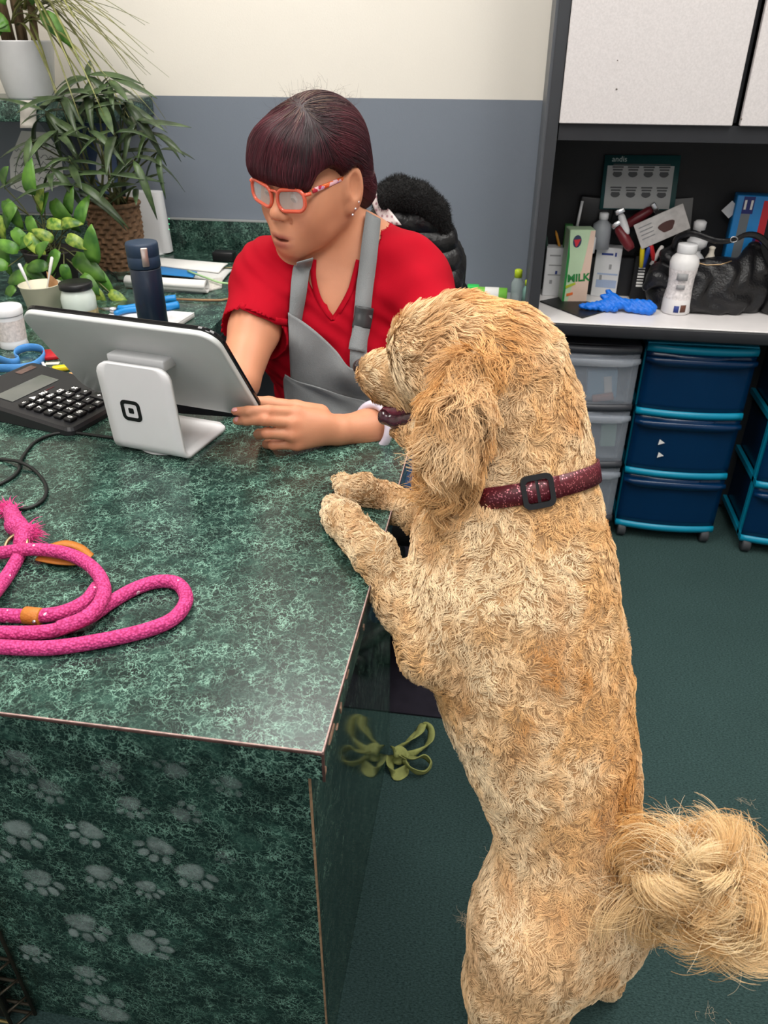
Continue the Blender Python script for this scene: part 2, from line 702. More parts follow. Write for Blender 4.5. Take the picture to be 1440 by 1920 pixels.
# ================================================================== surfaces
def laminate(name='green_marbled_laminate', rough=0.24):
    m = bpy.data.materials.new(name)
    m.use_nodes = True
    nt = m.node_tree
    L = nt.links.new
    b = nt.nodes['Principled BSDF']
    tc = nt.nodes.new('ShaderNodeTexCoord')
    # wobble the coordinates
    n0 = node(nt, 'ShaderNodeTexNoise', Scale=38.0, Detail=5.0, Roughness=0.6)
    L(tc.outputs['Object'], n0.inputs['Vector'])
    sub = nt.nodes.new('ShaderNodeVectorMath')
    sub.operation = 'SUBTRACT'
    sub.inputs[1].default_value = (0.5, 0.5, 0.5)
    L(n0.outputs['Color'], sub.inputs[0])
    sc = nt.nodes.new('ShaderNodeVectorMath')
    sc.operation = 'SCALE'
    sc.inputs['Scale'].default_value = 0.045
    L(sub.outputs[0], sc.inputs[0])
    ad = nt.nodes.new('ShaderNodeVectorMath')
    ad.operation = 'ADD'
    L(tc.outputs['Object'], ad.inputs[0])
    L(sc.outputs[0], ad.inputs[1])
    # broad clouds of dark and mid green
    n1 = node(nt, 'ShaderNodeTexNoise', Scale=26.0, Detail=6.0, Roughness=0.65)
    L(ad.outputs[0], n1.inputs['Vector'])
    r1 = nt.nodes.new('ShaderNodeValToRGB')
    r1.color_ramp.elements[0].position = 0.34
    r1.color_ramp.elements[0].color = hexc((12, 30, 27))
    r1.color_ramp.elements[1].position = 0.72
    r1.color_ramp.elements[1].color = hexc((48, 80, 70))
    e = r1.color_ramp.elements.new(0.52)
    e.color = hexc((22, 45, 40))
    L(n1.outputs['Fac'], r1.inputs['Fac'])
    # crackle of thin pale threads
    v1 = node(nt, 'ShaderNodeTexVoronoi', Scale=82.0)
    v1.feature = 'DISTANCE_TO_EDGE'
    L(ad.outputs[0], v1.inputs['Vector'])
    rv = nt.nodes.new('ShaderNodeValToRGB')
    rv.color_ramp.elements[0].position = 0.0
    rv.color_ramp.elements[0].color = (1, 1, 1, 1)
    rv.color_ramp.elements[1].position = 0.055
    rv.color_ramp.elements[1].color = (0, 0, 0, 1)
    L(v1.outputs['Distance'], rv.inputs['Fac'])
    n2 = node(nt, 'ShaderNodeTexNoise', Scale=85.0, Detail=4.0, Roughness=0.6, Distortion=1.6)
    L(tc.outputs['Object'], n2.inputs['Vector'])
    rr = nt.nodes.new('ShaderNodeValToRGB')
    rr.color_ramp.elements[0].position = 0.478
    rr.color_ramp.elements[0].color = (0, 0, 0, 1)
    rr.color_ramp.elements[1].position = 0.522
    rr.color_ramp.elements[1].color = (0, 0, 0, 1)
    e = rr.color_ramp.elements.new(0.5)
    e.color = (0.8, 0.8, 0.8, 1)
    L(n2.outputs['Fac'], rr.inputs['Fac'])
    mx = nt.nodes.new('ShaderNodeMath')
    mx.operation = 'MAXIMUM'
    L(rv.outputs['Color'], mx.inputs[0])
    L(rr.outputs['Color'], mx.inputs[1])
    n3 = node(nt, 'ShaderNodeTexNoise', Scale=30.0, Detail=5.0, Roughness=0.65)
    L(ad.outputs[0], n3.inputs['Vector'])
    r3 = nt.nodes.new('ShaderNodeValToRGB')
    r3.color_ramp.elements[0].position = 0.42
    r3.color_ramp.elements[0].color = (0.12, 0.12, 0.12, 1)
    r3.color_ramp.elements[1].position = 0.70
    r3.color_ramp.elements[1].color = (0.95, 0.95, 0.95, 1)
    L(n3.outputs['Fac'], r3.inputs['Fac'])
    ml = nt.nodes.new('ShaderNodeMath')
    ml.operation = 'MULTIPLY'
    L(mx.outputs[0], ml.inputs[0])
    L(r3.outputs['Color'], ml.inputs[1])
    mix = nt.nodes.new('ShaderNodeMixRGB')
    L(ml.outputs[0], mix.inputs['Fac'])
    L(r1.outputs['Color'], mix.inputs['Color1'])
    mix.inputs['Color2'].default_value = hexc((160, 208, 186))
    L(mix.outputs['Color'], b.inputs['Base Color'])
    b.inputs['Roughness'].default_value = rough
    b.inputs['Specular IOR Level'].default_value = 0.5
    return m


LAM = laminate()
LAMG = laminate('polished_green_laminate', 0.07)


def wall_paint():
    m = bpy.data.materials.new('two_tone_wall_paint')
    m.use_nodes = True
    nt = m.node_tree
    L = nt.links.new
    b = nt.nodes['Principled BSDF']
    tc = nt.nodes.new('ShaderNodeTexCoord')
    sp = nt.nodes.new('ShaderNodeSeparateXYZ')
    L(tc.outputs['Object'], sp.inputs[0])
    gt = nt.nodes.new('ShaderNodeMath')
    gt.operation = 'GREATER_THAN'
    gt.inputs[1].default_value = 1.206
    L(sp.outputs['Z'], gt.inputs[0])
    nz = node(nt, 'ShaderNodeTexNoise', Scale=3.0, Detail=3.0)
    L(tc.outputs['Object'], nz.inputs['Vector'])
    mix = nt.nodes.new('ShaderNodeMixRGB')
    L(gt.outputs[0], mix.inputs['Fac'])
    mix.inputs['Color1'].default_value = hexc((118, 126, 138))
    mix.inputs['Color2'].default_value = hexc((232, 226, 216))
    hs = nt.nodes.new('ShaderNodeHueSaturation')
    mr = nt.nodes.new('ShaderNodeMapRange')
    mr.inputs['To Min'].default_value = 0.95
    mr.inputs['To Max'].default_value = 1.05
    L(nz.outputs['Fac'], mr.inputs['Value'])
    L(mr.outputs[0], hs.inputs['Value'])
    L(mix.outputs['Color'], hs.inputs['Color'])
    L(hs.outputs['Color'], b.inputs['Base Color'])
    n2 = node(nt, 'ShaderNodeTexNoise', Scale=260.0, Detail=3.0)
    L(tc.outputs['Object'], n2.inputs['Vector'])
    bp = nt.nodes.new('ShaderNodeBump')
    bp.inputs['Strength'].default_value = 0.08
    bp.inputs['Distance'].default_value = 0.004
    L(n2.outputs['Fac'], bp.inputs['Height'])
    L(bp.outputs['Normal'], b.inputs['Normal'])
    b.inputs['Roughness'].default_value = 0.55
    return m


def carpet_mat():
    m = bpy.data.materials.new('dark_green_carpet')
    m.use_nodes = True
    nt = m.node_tree
    L = nt.links.new
    b = nt.nodes['Principled BSDF']
    tc = nt.nodes.new('ShaderNodeTexCoord')
    n1 = node(nt, 'ShaderNodeTexNoise', Scale=190.0, Detail=4.0, Roughness=0.75)
    n2 = node(nt, 'ShaderNodeTexNoise', Scale=5.0, Detail=4.0)
    mp = nt.nodes.new('ShaderNodeMapping')
    mp.inputs['Scale'].default_value = (1.0, 2.2, 1.0)
    L(tc.outputs['Object'], mp.inputs['Vector'])
    L(mp.outputs['Vector'], n1.inputs['Vector'])
    L(tc.outputs['Object'], n2.inputs['Vector'])
    r = nt.nodes.new('ShaderNodeValToRGB')
    r.color_ramp.elements[0].position = 0.3
    r.color_ramp.elements[0].color = hexc((30, 48, 48))
    r.color_ramp.elements[1].position = 0.72
    r.color_ramp.elements[1].color = hexc((78, 104, 102))
    L(n1.outputs['Fac'], r.inputs['Fac'])
    mr = nt.nodes.new('ShaderNodeMapRange')
    mr.inputs['To Min'].default_value = 0.86
    mr.inputs['To Max'].default_value = 1.12
    L(n2.outputs['Fac'], mr.inputs['Value'])
    hs = nt.nodes.new('ShaderNodeHueSaturation')
    L(mr.outputs[0], hs.inputs['Value'])
    L(r.outputs['Color'], hs.inputs['Color'])
    L(hs.outputs['Color'], b.inputs['Base Color'])
    bp = nt.nodes.new('ShaderNodeBump')
    bp.inputs['Strength'].default_value = 0.8
    bp.inputs['Distance'].default_value = 0.004
    L(n1.outputs['Fac'], bp.inputs['Height'])
    L(bp.outputs['Normal'], b.inputs['Normal'])
    b.inputs['Roughness'].default_value = 0.95
    b.inputs['Specular IOR Level'].default_value = 0.1
    return m


# ================================================================== the room
DESK = 0.773
WALL_Y = 2.43
struct(MB().box((0.2, 0.7, -0.03), (4.4, 5.4, 0.06)).build('floor', carpet_mat()))
struct(MB().box((0.2, WALL_Y + 0.05, 1.3), (4.4, 0.1, 2.6)).build('wall_back', wall_paint()))
struct(MB().box((-2.05, 0.7, 1.3), (0.1, 5.4, 2.6)).build('wall_left', mat('cream_paint', (220, 212, 202), 0.6)))
struct(MB().box((2.45, 0.7, 1.3), (0.1, 5.4, 2.6)).build('wall_right', mat('cream_paint')))
struct(MB().box((0.2, 0.7, 2.65), (4.4, 5.4, 0.1)).build('ceiling', mat('ceiling_white', (235, 235, 232), 0.8)))
# ---- the counter: worktop and base
SEAM = mat('brown_seam', (74, 50, 46), 0.5, var=0.5, vscale=90)
PALE = mat('pale_seam', (168, 140, 134), 0.5, var=0.3, vscale=160)
DX, DY0, DY1 = -0.131, 0.483, 1.195
wt = thing('countertop', 'green marbled laminate countertop running from the near corner back to the wall', 'countertop', (-0.7, 1.2, 0.735))
mb = MB()
poly = [(DX, DY0), (DX, DY1), (-0.66, DY1), (-0.66, 1.86), (-0.36, 1.86), (-0.36, WALL_Y - 0.002), (-1.99, WALL_Y - 0.002), (-1.99, DY0)]
mb.prism(poly, 0.038, c=(0, 0, 0.735))
mb.build('worktop', LAM, wt)
# laminate edging with its brown and pale seam lines
mb = MB()
mb.box((-1.06, DY0 - 0.0008, 0.7715), (1.858, 0.002, 0.0022))
mb.box((DX + 0.0008, (DY0 + DY1) / 2, 0.7715), (0.002, DY1 - DY0, 0.0022))
mb.box((DX + 0.0008, DY0 - 0.0008, 0.754), (0.0024, 0.0024, 0.0375))
mb.build('edge_seam', SEAM, wt)
mb = MB()
mb.box((-1.06, DY0 - 0.0006, 0.7735), (1.858, 0.0014, 0.001))
mb.box((DX + 0.0006, (DY0 + DY1) / 2, 0.7735), (0.0014, DY1 - DY0, 0.001))
mb.build('edge_pale_seam', PALE, wt)
# chips where the laminate has come off the right edge
rc = random.Random(5)
for y, z, w, h in [(0.487, 0.742, .012, .012), (0.52, 0.757, .03, .010), (0.565, 0.748, .008, .016), (0.60, 0.762, .016, .006), (0.545, 0.741, .01, .005),
                   (0.66, 0.765, .024, .005), (0.70, 0.745, .006, .010), (0.75, 0.766, .02, .004)]:
    pl = []
    for k in range(9):
        a = 2 * math.pi * k / 9
        q = rc.uniform(0.55, 1.1)
        pl.append((math.cos(a) * w / 2 * q, math.sin(a) * h / 2 * q))
    MB().prism(pl, 0.0012, M=frame((0, 1, 0), (0, 0, 1), (1, 0, 0)), c=(DX - 0.0002, y, z)).build('edge_chip', mat('bare_board', (150, 118, 100), 0.8, var=0.4, vscale=200), wt)
# backsplash strip along the wall
mb = MB().box((-1.175, WALL_Y - 0.012, 0.8195), (1.63, 0.02, 0.093))
mb.build('backsplash', LAM, wt)
MB().box((-1.175, WALL_Y - 0.012, 0.8675), (1.63, 0.021, 0.003)).build('backsplash_cap', mat('grey_cap', (150, 152, 150), 0.4), wt)

base = thing('counter_base', 'green marbled laminate counter base with faded paw prints on its front', 'counter', (-0.7, 0.9, 0))
PX, PY = -0.168, 0.56
MB().box((-1.08, PY + 0.009, 0.3675), (1.824, 0.018, 0.735)).build('front_panel', LAM, base)
MB().box((PX - 0.009, (PY + 1.19) / 2 + 0.01, 0.3675), (0.018, 1.19 - PY - 0.018, 0.735)).build('side_panel', LAMG, base)
MB().box((PX + 0.0002, PY + 0.0002, 0.3675), (0.0025, 0.0025, 0.735)).build('corner_seam', mat('tan_seam', (150, 120, 92), 0.6, var=0.4, vscale=100), base)
MB().box((-.43, 1.18, 0.3675), (0.49, 0.018, 0.735)).build('rear_panel', mat('dark_board', (28, 30, 32), 0.6), base)
MB().box((-0.67, 1.5, 0.3675), (0.018, 0.6, 0.735)).build('inner_panel', mat('dark_board'), base)

# ---- paw prints: faint worn decals on the front panel, pad and toes
def decal_mat():
    m = bpy.data.materials.new('faded_white_decal')
    m.use_nodes = True
    nt = m.node_tree
    L = nt.links.new
    b = nt.nodes['Principled BSDF']
    b.inputs['Base Color'].default_value = hexc((186, 204, 200))
    b.inputs['Roughness'].default_value = 0.6
    tc = nt.nodes.new('ShaderNodeTexCoord')
    nz = node(nt, 'ShaderNodeTexNoise', Scale=38.0, Detail=6.0, Roughness=0.75)
    L(tc.outputs['Object'], nz.inputs['Vector'])
    mr = nt.nodes.new('ShaderNodeMapRange')
    mr.inputs['From Min'].default_value = 0.3
    mr.inputs['From Max'].default_value = 0.75
    mr.inputs['To Min'].default_value = 0.12
    mr.inputs['To Max'].default_value = 0.62
    L(nz.outputs['Fac'], mr.inputs['Value'])
    fa = nt.nodes.new('ShaderNodeAttribute')
    fa.attribute_name = 'fade'
    mu = nt.nodes.new('ShaderNodeMath')
    mu.operation = 'MULTIPLY'
    L(mr.outputs[0], mu.inputs[0])
    L(fa.outputs['Fac'], mu.inputs[1])
    L(mu.outputs[0], b.inputs['Alpha'])
    return m


DECAL = decal_mat()
PAWS = [(40, 1560, 42, 200, 1), (165, 1560, 36, 135, 1), (295, 1590, 38, 140, 1), (362, 1640, 40, 205, .9), (75, 1650, 40, 195, 1), (190, 1640, 36, 190, 1),
        (277, 1665, 28, 195, 1), (158, 1735, 44, 200, 1), (275, 1770, 44, -80, 1), (62, 1785, 30, 200, 1), (162, 1825, 32, 195, 1), (205, 1895, 46, 25, 1),
        (92, 1480, 34, 150, .6), (245, 1510, 32, 190, .7), (345, 1525, 30, -60, .6), (35, 1425, 34, 170, .6), (205, 1440, 30, 160, .5), (325, 1440, 34, 20, .5), (430, 1470, 30, 150, .5),
        (-20, 1590, 36, 190, 1), (420, 1605, 20, 190, .4)]
for px, py, sz, ang, a in PAWS:
    c = at(px, py, Y=PY)
    s = sz * depth_of(c) / F_PX * 1.05
    ca, sa = math.cos(math.radians(ang)), math.sin(math.radians(ang))
    dv, df, fade = [], [], []

    def blob(x, y, rx, ry, tilt=0, lobes=0.0):
        """worn print: solid in the middle, fading out at the rim"""
        o0 = len(dv)
        for ring_, al in ((.55, 1.0), (.85, .8), (1.12, 0.0)):
            for k in range(20):
                t = 2 * math.pi * k / 20
                r = ring_ * (1 + lobes * math.cos(3 * t + math.pi / 2))
                ex, ey = rx * r * math.cos(t), ry * r * math.sin(t)
                ex, ey = ex * math.cos(tilt) - ey * math.sin(tilt), ex * math.sin(tilt) + ey * math.cos(tilt)
                X, Z = x + ex, y + ey
                dv.append((c.x + (X * ca - Z * sa) * s, PY - 0.0004, c.z + (X * sa + Z * ca) * s))
                fade.append(al * a)
        df.append(tuple(o0 + k for k in range(20)))
        for g_ in (0, 20):
            for k in range(20):
                j = (k + 1) % 20
                df.append((o0 + g_ + k, o0 + g_ + j, o0 + g_ + 20 + j, o0 + g_ + 20 + k))
    blob(0, -0.22, 0.70, 0.58, 0, 0.09)
    blob(-0.80, 0.42, 0.23, 0.32, 0.5)
    blob(-0.29, 0.80, 0.25, 0.34, 0.15)
    blob(0.29, 0.80, 0.25, 0.34, -0.15)
    blob(0.80, 0.42, 0.23, 0.32, -0.5)
    dme = bpy.data.meshes.new('paw_print')
    dme.from_pydata(dv, [], df)
    dme.attributes.new('fade', 'FLOAT', 'POINT').data.foreach_set('value', np.array(fade, np.float32))
    link('paw_print', dme, DECAL, base)

# ---- dark chair mat on the carpet beyond the counter's end
a, b_ = at(650, 1328, Z=0.004), at(850, 1352, Z=0.004)
tag(MB().prism(rrect(0.62, 0.8, 0.03, c=(-0.155, 1.29 + 0.4)), 0.005).build('chair_mat', mat('plum_vinyl', (40, 37, 46), 0.35, var=0.15, vscale=40)),
    'dark plum vinyl chair mat on the carpet under the seated woman', 'mat')


# ================================================================== the hutch on the right
HY0, HY1 = 2.10, WALL_Y - 0.003
BLACK = mat('charcoal_laminate', (38, 39, 43), 0.45, var=0.1)
DKBACK = mat('black_hutch_back', (22, 22, 25), 0.6, var=0.2, vscale=8)
STILE = mat('grey_stile', (78, 81, 86), 0.45)
DOORM = mat('speckled_grey_door', (205, 200, 200), 0.5, var=0.07, vscale=260)
SHELF = mat('white_shelf_laminate', (228, 224, 224), 0.35, var=0.03)
SZ = 0.698
hutch = thing('office_hutch', 'tall charcoal office hutch with pale upper doors and a white work shelf', 'cabinet', (0.7, 2.27, 0))
MB().box((0.0795, (HY0 + HY1) / 2, 1.05), (0.031, HY1 - HY0, 2.1)).build('side_panel', STILE, hutch)
MB().box((0.0845, HY0 - 0.002, 1.05), (0.025, 0.006, 2.1)).build('edge_band', mat('dark_edge_band', (52, 54, 58), 0.45), hutch)
MB().box((1.6845, (HY0 + HY1) / 2, 1.05), (0.031, HY1 - HY0, 2.1)).build('side_panel', STILE, hutch)
MB().box((0.9, HY1 - 0.008, 1.05), (1.6, 0.012, 2.1)).build('back_panel', DKBACK, hutch)
MB().box((0.9, (HY0 + HY1) / 2 + 0.012, 1.157), (1.6, HY1 - HY0 - 0.026, 0.034)).build('cabinet_floor', BLACK, hutch)
MB().box((0.9, HY0 + 0.008, 1.157), (1.6, 0.016, 0.036)).build('bottom_rail', BLACK, hutch)
MB().box((0.9, HY0 + 0.15, 2.09), (1.6, 0.3, 0.02)).build('cabinet_top', BLACK, hutch)
MB().box((0.499, HY0 + 0.165, 1.63), (0.016, 0.28, 0.9)).build('divider', BLACK, hutch)
for x0, x1 in ((0.0985, 0.4905), (0.508, 0.9), (0.917, 1.30)):
    dr = MB().box(((x0 + x1) / 2, HY0 - 0.004, 1.63), (x1 - x0, 0.018, 0.908), bev=0.0015, seg=1, smooth=False).build('door', DOORM, hutch)
p = at(1156, 166, Y=HY0 - 0.0135)
for (px, py, r) in ((1156, 167, .0022), (1158, 113, .0012), (1390, 223, .002)):
    q = at(px, py, Y=HY0 - 0.0132)
    MB().lathe([(r, 0), (r, 0.0005)], 10, c=q, M=frame((1, 0, 0), (0, 0, 1), (0, -1, 0))).build('scuff', mat('scuff_grey', (120, 112, 106), 0.7), hutch)
MB().box((0.8825, 2.26, SZ - 0.002), (1.575, 0.336, 0.004), bev=0.001, seg=1, smooth=False).build('shelf_top', SHELF, hutch)
MB().box((0.8825, 2.262, SZ - 0.021), (1.577, 0.34, 0.034), bev=0.005).build('shelf_board', BLACK, hutch)
MB().box((0.9, HY1 - 0.04, 0.34), (1.6, 0.02, 0.64)).build('modesty_panel', mat('dark_board'), hutch)
mat('slate_paint', (92, 98, 108), 0.6)


# ================================================================== the dog
def PT(px, py, Y, r):
    p = at(px, py, Y=Y)
    return (np.array(p), pxm(r, p))


def PZ(px, py, Z, r):
    p = at(px, py, Z=Z)
    return (np.array(p), pxm(r, p))


dog = thing('dog', 'curly golden doodle dog standing upright with its front paws on the counter', 'dog', (0.16, 0.60, 0))
DOGS = Soft(0.005)
spine = [PT(958, 985, .815, 150), PT(955, 1060, .80, 172), PT(962, 1140, .775, 178), PT(988, 1240, .745, 170), PT(1010, 1330, .715, 155), PT(1036, 1420, .685, 140),
         PT(1058, 1510, .66, 124), PT(1074, 1600, .635, 114), PT(1075, 1670, .615, 120)]
DOGS.chain(spine, 0.03)
# chest keel and belly towards the counter
DOGS.ell(at(930, 1090, Y=.85), (.10, .10, .15), k=0.04)
# pelvis, thighs and hind legs
hipL, hipR = PT(1010, 1745, .575, 118), PT(1110, 1715, .64, 92)
DOGS.chain([PT(1068, 1650, .62, 118), hipL], 0.05)
DOGS.chain([PT(1075, 1660, .62, 112), hipR], 0.05)
DOGS.chain([PT(1150, 1700, .59, 60), PT(1120, 1740, .585, 75)], 0.04)
kneeL = PT(968, 1850, .55, 92)
lf = Vector((0.075, 0.50, 0.025))
DOGS.chain([hipL, kneeL], 0.04)
DOGS.chain([kneeL, PT(945, 1925, .53, 52), (np.array((0.105, 0.435, 0.12)), .028), (np.array((0.085, 0.46, 0.035)), .024), (np.array(lf), .028)], 0.03)
fR = at(1122, 1842, Z=.024)
DOGS.chain([hipR, (np.array(at(1122, 1775, Y=.685)), .05), (np.array((fR.x + .015, fR.y + .005, .10)), .026), (np.array((fR.x + .01, fR.y, .035)), .025), (np.array((fR.x - .025, fR.y + .02, .022)), .022)], 0.02)
for s in (-.014, 0, .014):
    DOGS.cone((fR.x - .01 + s * .6, fR.y + s, .022), (fR.x - .04 + s * .6, fR.y + .028 + s, .016), .013, .011, k=.006)
# left foreleg: shoulder, elbow, forearm over the counter's edge, paw on the counter
shL, elL = PT(880, 1120, .735, 78), PT(805, 1222, .70, 45)
wrL = PZ(706, 1040, .797, 36)
pawL = PZ(645, 975, .797, 33)
DOGS.chain([shL, elL], 0.04)
DOGS.chain([elL, PT(748, 1130, .745, 35), wrL], 0.025)
DOGS.chain([wrL, pawL], 0.012)
for (px, py) in ((622, 945), (618, 960), (622, 978), (634, 993)):
    tip = at(px, py, Z=.788)
    DOGS.cone(pawL[0], tip, .021, .0115, k=.006)
# right foreleg
pawR = PZ(682, 918, .797, 25)
DOGS.chain([PT(880, 1020, .90, 55), PT(800, 972, .925, 34), PT(735, 943, .955, 27), pawR], 0.02)
for (px, py) in ((640, 902), (640, 912), (645, 922), (658, 930)):
    tip = at(px, py, Z=.788)
    DOGS.cone(pawR[0], tip, .018, .0105, k=.006)
# neck and head
headC = at(892, 690, Y=.87)
DOGS.chain([PT(958, 985, .815, 142), PT(972, 905, .83, 106), PT(968, 800, .85, 104)], 0.05)
DOGS.chain([PT(968, 800, .85, 106), PT(930, 720, .865, 116)], 0.05)
DOGS.chain([PT(925, 690, .87, 108), PT(850, 672, .885, 98)], 0.05)      # skull
DOGS.chain([PT(850, 665, .885, 88), PT(800, 655, .90, 62)], 0.04)       # brow
mzA, mzB = PT(810, 705, .905, 62), PT(722, 702, .945, 40)
DOGS.chain([mzA, mzB, PT(706, 700, .952, 33)], 0.02)                   # muzzle
DOGS.chain([PT(770, 738, .915, 34), PT(718, 738, .935, 20)], 0.012)    # flews
DOGS.chain([PT(880, 770, .87, 62), PT(815, 800, .885, 34), PT(770, 813, .90, 17), PT(738, 812, .912, 10)], 0.02)   # lower jaw
# far ear, the near ear is long and hangs over the cheek
DOGS.chain([PT(990, 650, .93, 40), PT(1030, 740, .93, 34), PT(1046, 790, .93, 22)], 0.02)
earA = [PT(878, 690, .79, 36), PT(862, 760, .762, 50), PT(848, 830, .748, 50), PT(836, 890, .748, 42), PT(832, 915, .75, 28)]
for (a, ra), (b, rb) in zip(earA[:-1], earA[1:]):
    DOGS.cone(a, b, ra, rb, k=0.012)
# stub of the tail under the plume
tail = [PT(1180, 1705, .575, 30), PT(1245, 1655, .545, 22), PT(1305, 1630, .525, 18), PT(1348, 1665, .515, 14), PT(1352, 1715, .51, 9)]
DOGS.chain(tail, 0.015)
dog_me = DOGS.mesh('dog_body', smooth=2)
SKIN_DOG = mat('dog_skin', (186, 148, 106), 0.9, var=0.25, vscale=45, bump=.6, bscale=160)
dog_body = link('body', dog_me, SKIN_DOG, dog)
dog_bvh = bvh_of(dog_me)


def fur_mat(name, rough=0.55):
    m = bpy.data.materials.new(name)
    m.use_nodes = True
    nt = m.node_tree
    L = nt.links.new
    b = nt.nodes['Principled BSDF']
    at_ = nt.nodes.new('ShaderNodeAttribute')
    at_.attribute_name = 'tint'
    hi = nt.nodes.new('ShaderNodeHairInfo')
    mr = nt.nodes.new('ShaderNodeMapRange')
    mr.inputs['To Min'].default_value = 0.84
    mr.inputs['To Max'].default_value = 1.10
    L(hi.outputs['Random'], mr.inputs['Value'])
    mi = nt.nodes.new('ShaderNodeMapRange')      # strands darker at the root than at the tip
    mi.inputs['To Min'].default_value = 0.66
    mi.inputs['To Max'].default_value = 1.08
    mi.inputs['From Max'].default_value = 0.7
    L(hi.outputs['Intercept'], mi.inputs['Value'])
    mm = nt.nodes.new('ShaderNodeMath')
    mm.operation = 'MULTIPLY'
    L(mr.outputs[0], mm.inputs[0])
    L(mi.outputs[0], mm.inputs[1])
    hs = nt.nodes.new('ShaderNodeHueSaturation')
    L(mm.outputs[0], hs.inputs['Value'])
    hs.inputs['Saturation'].default_value = 1.07
    L(at_.outputs['Color'], hs.inputs['Color'])
    L(hs.outputs['Color'], b.inputs['Base Color'])
    b.inputs['Roughness'].default_value = rough
    b.inputs['Specular IOR Level'].default_value = 0.25
    return m


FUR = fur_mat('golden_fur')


def set_tint(o, col):
    cu = o.data
    a = cu.attributes.new('tint', 'FLOAT_COLOR', 'CURVE')
    c = np.ones((len(col), 4), np.float32)
    c[:, :3] = col
    a.data.foreach_set('color', c.ravel())


def lin(rgb):
    return np.array(hexc(rgb)[:3])


# bones that comb the coat: start, end, influence radius, strand length, curl
def B(a, b, r, ln, curl, lift=0.35):
    return (np.array(a[0]), np.array(b[0]), r, ln, curl, lift)


bones = []
for a, b in zip(spine[:-1], spine[1:]):
    bones.append(B(a, b, .12, .017, 1.25, .46))
bones += [B(spine[-1], hipL, .10, .011, .7, .35), B(hipL, kneeL, .09, .010, .7, .35), B(kneeL, (np.array(lf), 0), .06, .009, .6, .35),
          B(spine[-1], hipR, .09, .011, .7, .35), B(hipR, (np.array(fR), 0), .06, .010, .7, .35),
          B(shL, elL, .07, .013, .9, .45), B(elL, wrL, .045, .014, 1.4, .6), B(wrL, pawL, .04, .011, 1.5, .65),
          B(PT(880, 1020, .90, 1), PT(735, 943, .955, 1), .045, .013, 1.3, .55), B(PT(735, 943, .955, 1), pawR, .04, .011, 1.4, .6),
          B(PT(960, 720, .86, 1), PT(975, 900, .83, 1), .10, .017, 1.2, .45), B(PT(975, 900, .83, 1), PT(958, 1000, .81, 1), .10, .014, .8, .35),
          B(PT(800, 640, .895, 1), PT(950, 620, .86, 1), .07, .026, .5, .40), B(mzB, PT(800, 690, .9, 1), .055, .013, .4, .35),
          B(PT(770, 700, .91, 1), PT(765, 760, .91, 1), .035, .016, .4, .30),
          B(PT(850, 730, .87, 1), PT(880, 800, .86, 1), .05, .016, .6, .35), B(PT(740, 812, .912, 1), PT(830, 806, .885, 1), .03, .016, .5, .4),
          B(PT(1000, 650, .93, 1), PT(1046, 800, .93, 1), .04, .026, 1.2, .5)]
for a, b in zip(earA[:-1], earA[1:]):
    bones.append(B(a, b, .045, .050, .95, .30))


def bone_field(p):
    W = np.zeros((len(p), len(bones)))
    for i, (a, b, r, ln, cu, lf_) in enumerate(bones):
        ba = b - a
        t = np.clip((p - a) @ ba / (ba @ ba), 0, 1)
        d = np.linalg.norm(p - a - t[:, None] * ba, axis=1) / r
        W[:, i] = 1 / (d ** 6 + 1e-4)
    W /= W.sum(1, keepdims=True)
    dirs = np.array([(b - a) / np.linalg.norm(b - a) for a, b, *_ in bones])
    return W @ dirs, W @ np.array([q[3] for q in bones]), W @ np.array([q[4] for q in bones]), W @ np.array([q[5] for q in bones])


def grow(pos, nor, direc, length, curl, lift, steps, scale, rng, jitter=0.15):
    """strands that follow direc over the surface and swirl with smooth noise"""
    n = len(pos)
    t = direc - nor * (direc * nor).sum(1, keepdims=True)
    t /= np.linalg.norm(t, axis=1, keepdims=True) + 1e-9
    s = np.cross(nor, t)
    P = np.zeros((n, steps, 3))
    P[:, 0] = pos - nor * 0.001
    ln = length * rng.uniform(0.7, 1.2, n)
    ph = rng.normal(0, jitter, n)
    p = P[:, 0].copy()
    key = pos.copy()
    for k in range(1, steps):
        f = k / (steps - 1)
        wv = wob(key + t * (f * ln * 0.9)[:, None], scale, 1)
        ang = curl * (wv[:, 0] * 0.9 + ph + 0.9 * np.sin(f * 5.0 + wv[:, 1] * 3.0))
        lf_ = lift * (1.15 - 0.95 * f) + 0.22 * wv[:, 2] * np.minimum(lift, .5)
        d = t * np.cos(ang)[:, None] + s * np.sin(ang)[:, None]
        d = d * np.sqrt(np.clip(1 - lf_ ** 2, 0.05, 1))[:, None] + nor * lf_[:, None]
        p = p + d * (ln / (steps - 1))[:, None]
        P[:, k] = p
    return P


def clump(P, frac, strength, rng):
    """tips of neighbouring strands pull together into locks"""
    from mathutils.kdtree import KDTree
    n = len(P)
    g = rng.choice(n, max(8, int(n * frac)), replace=False)
    kd = KDTree(len(g))
    for i, q in enumerate(g):
        kd.insert(P[q, 0], i)
    kd.balance()
    near = np.array([g[kd.find(P[i, 0])[1]] for i in range(n)])
    s = P.shape[1]
    w = (np.linspace(0, 1, s) ** 1.3 * strength)[None, :, None]
    root = P[:, :1] - P[near][:, :1]
    target = P[near] + root * 0.45
    return P * (1 - w) + target * w


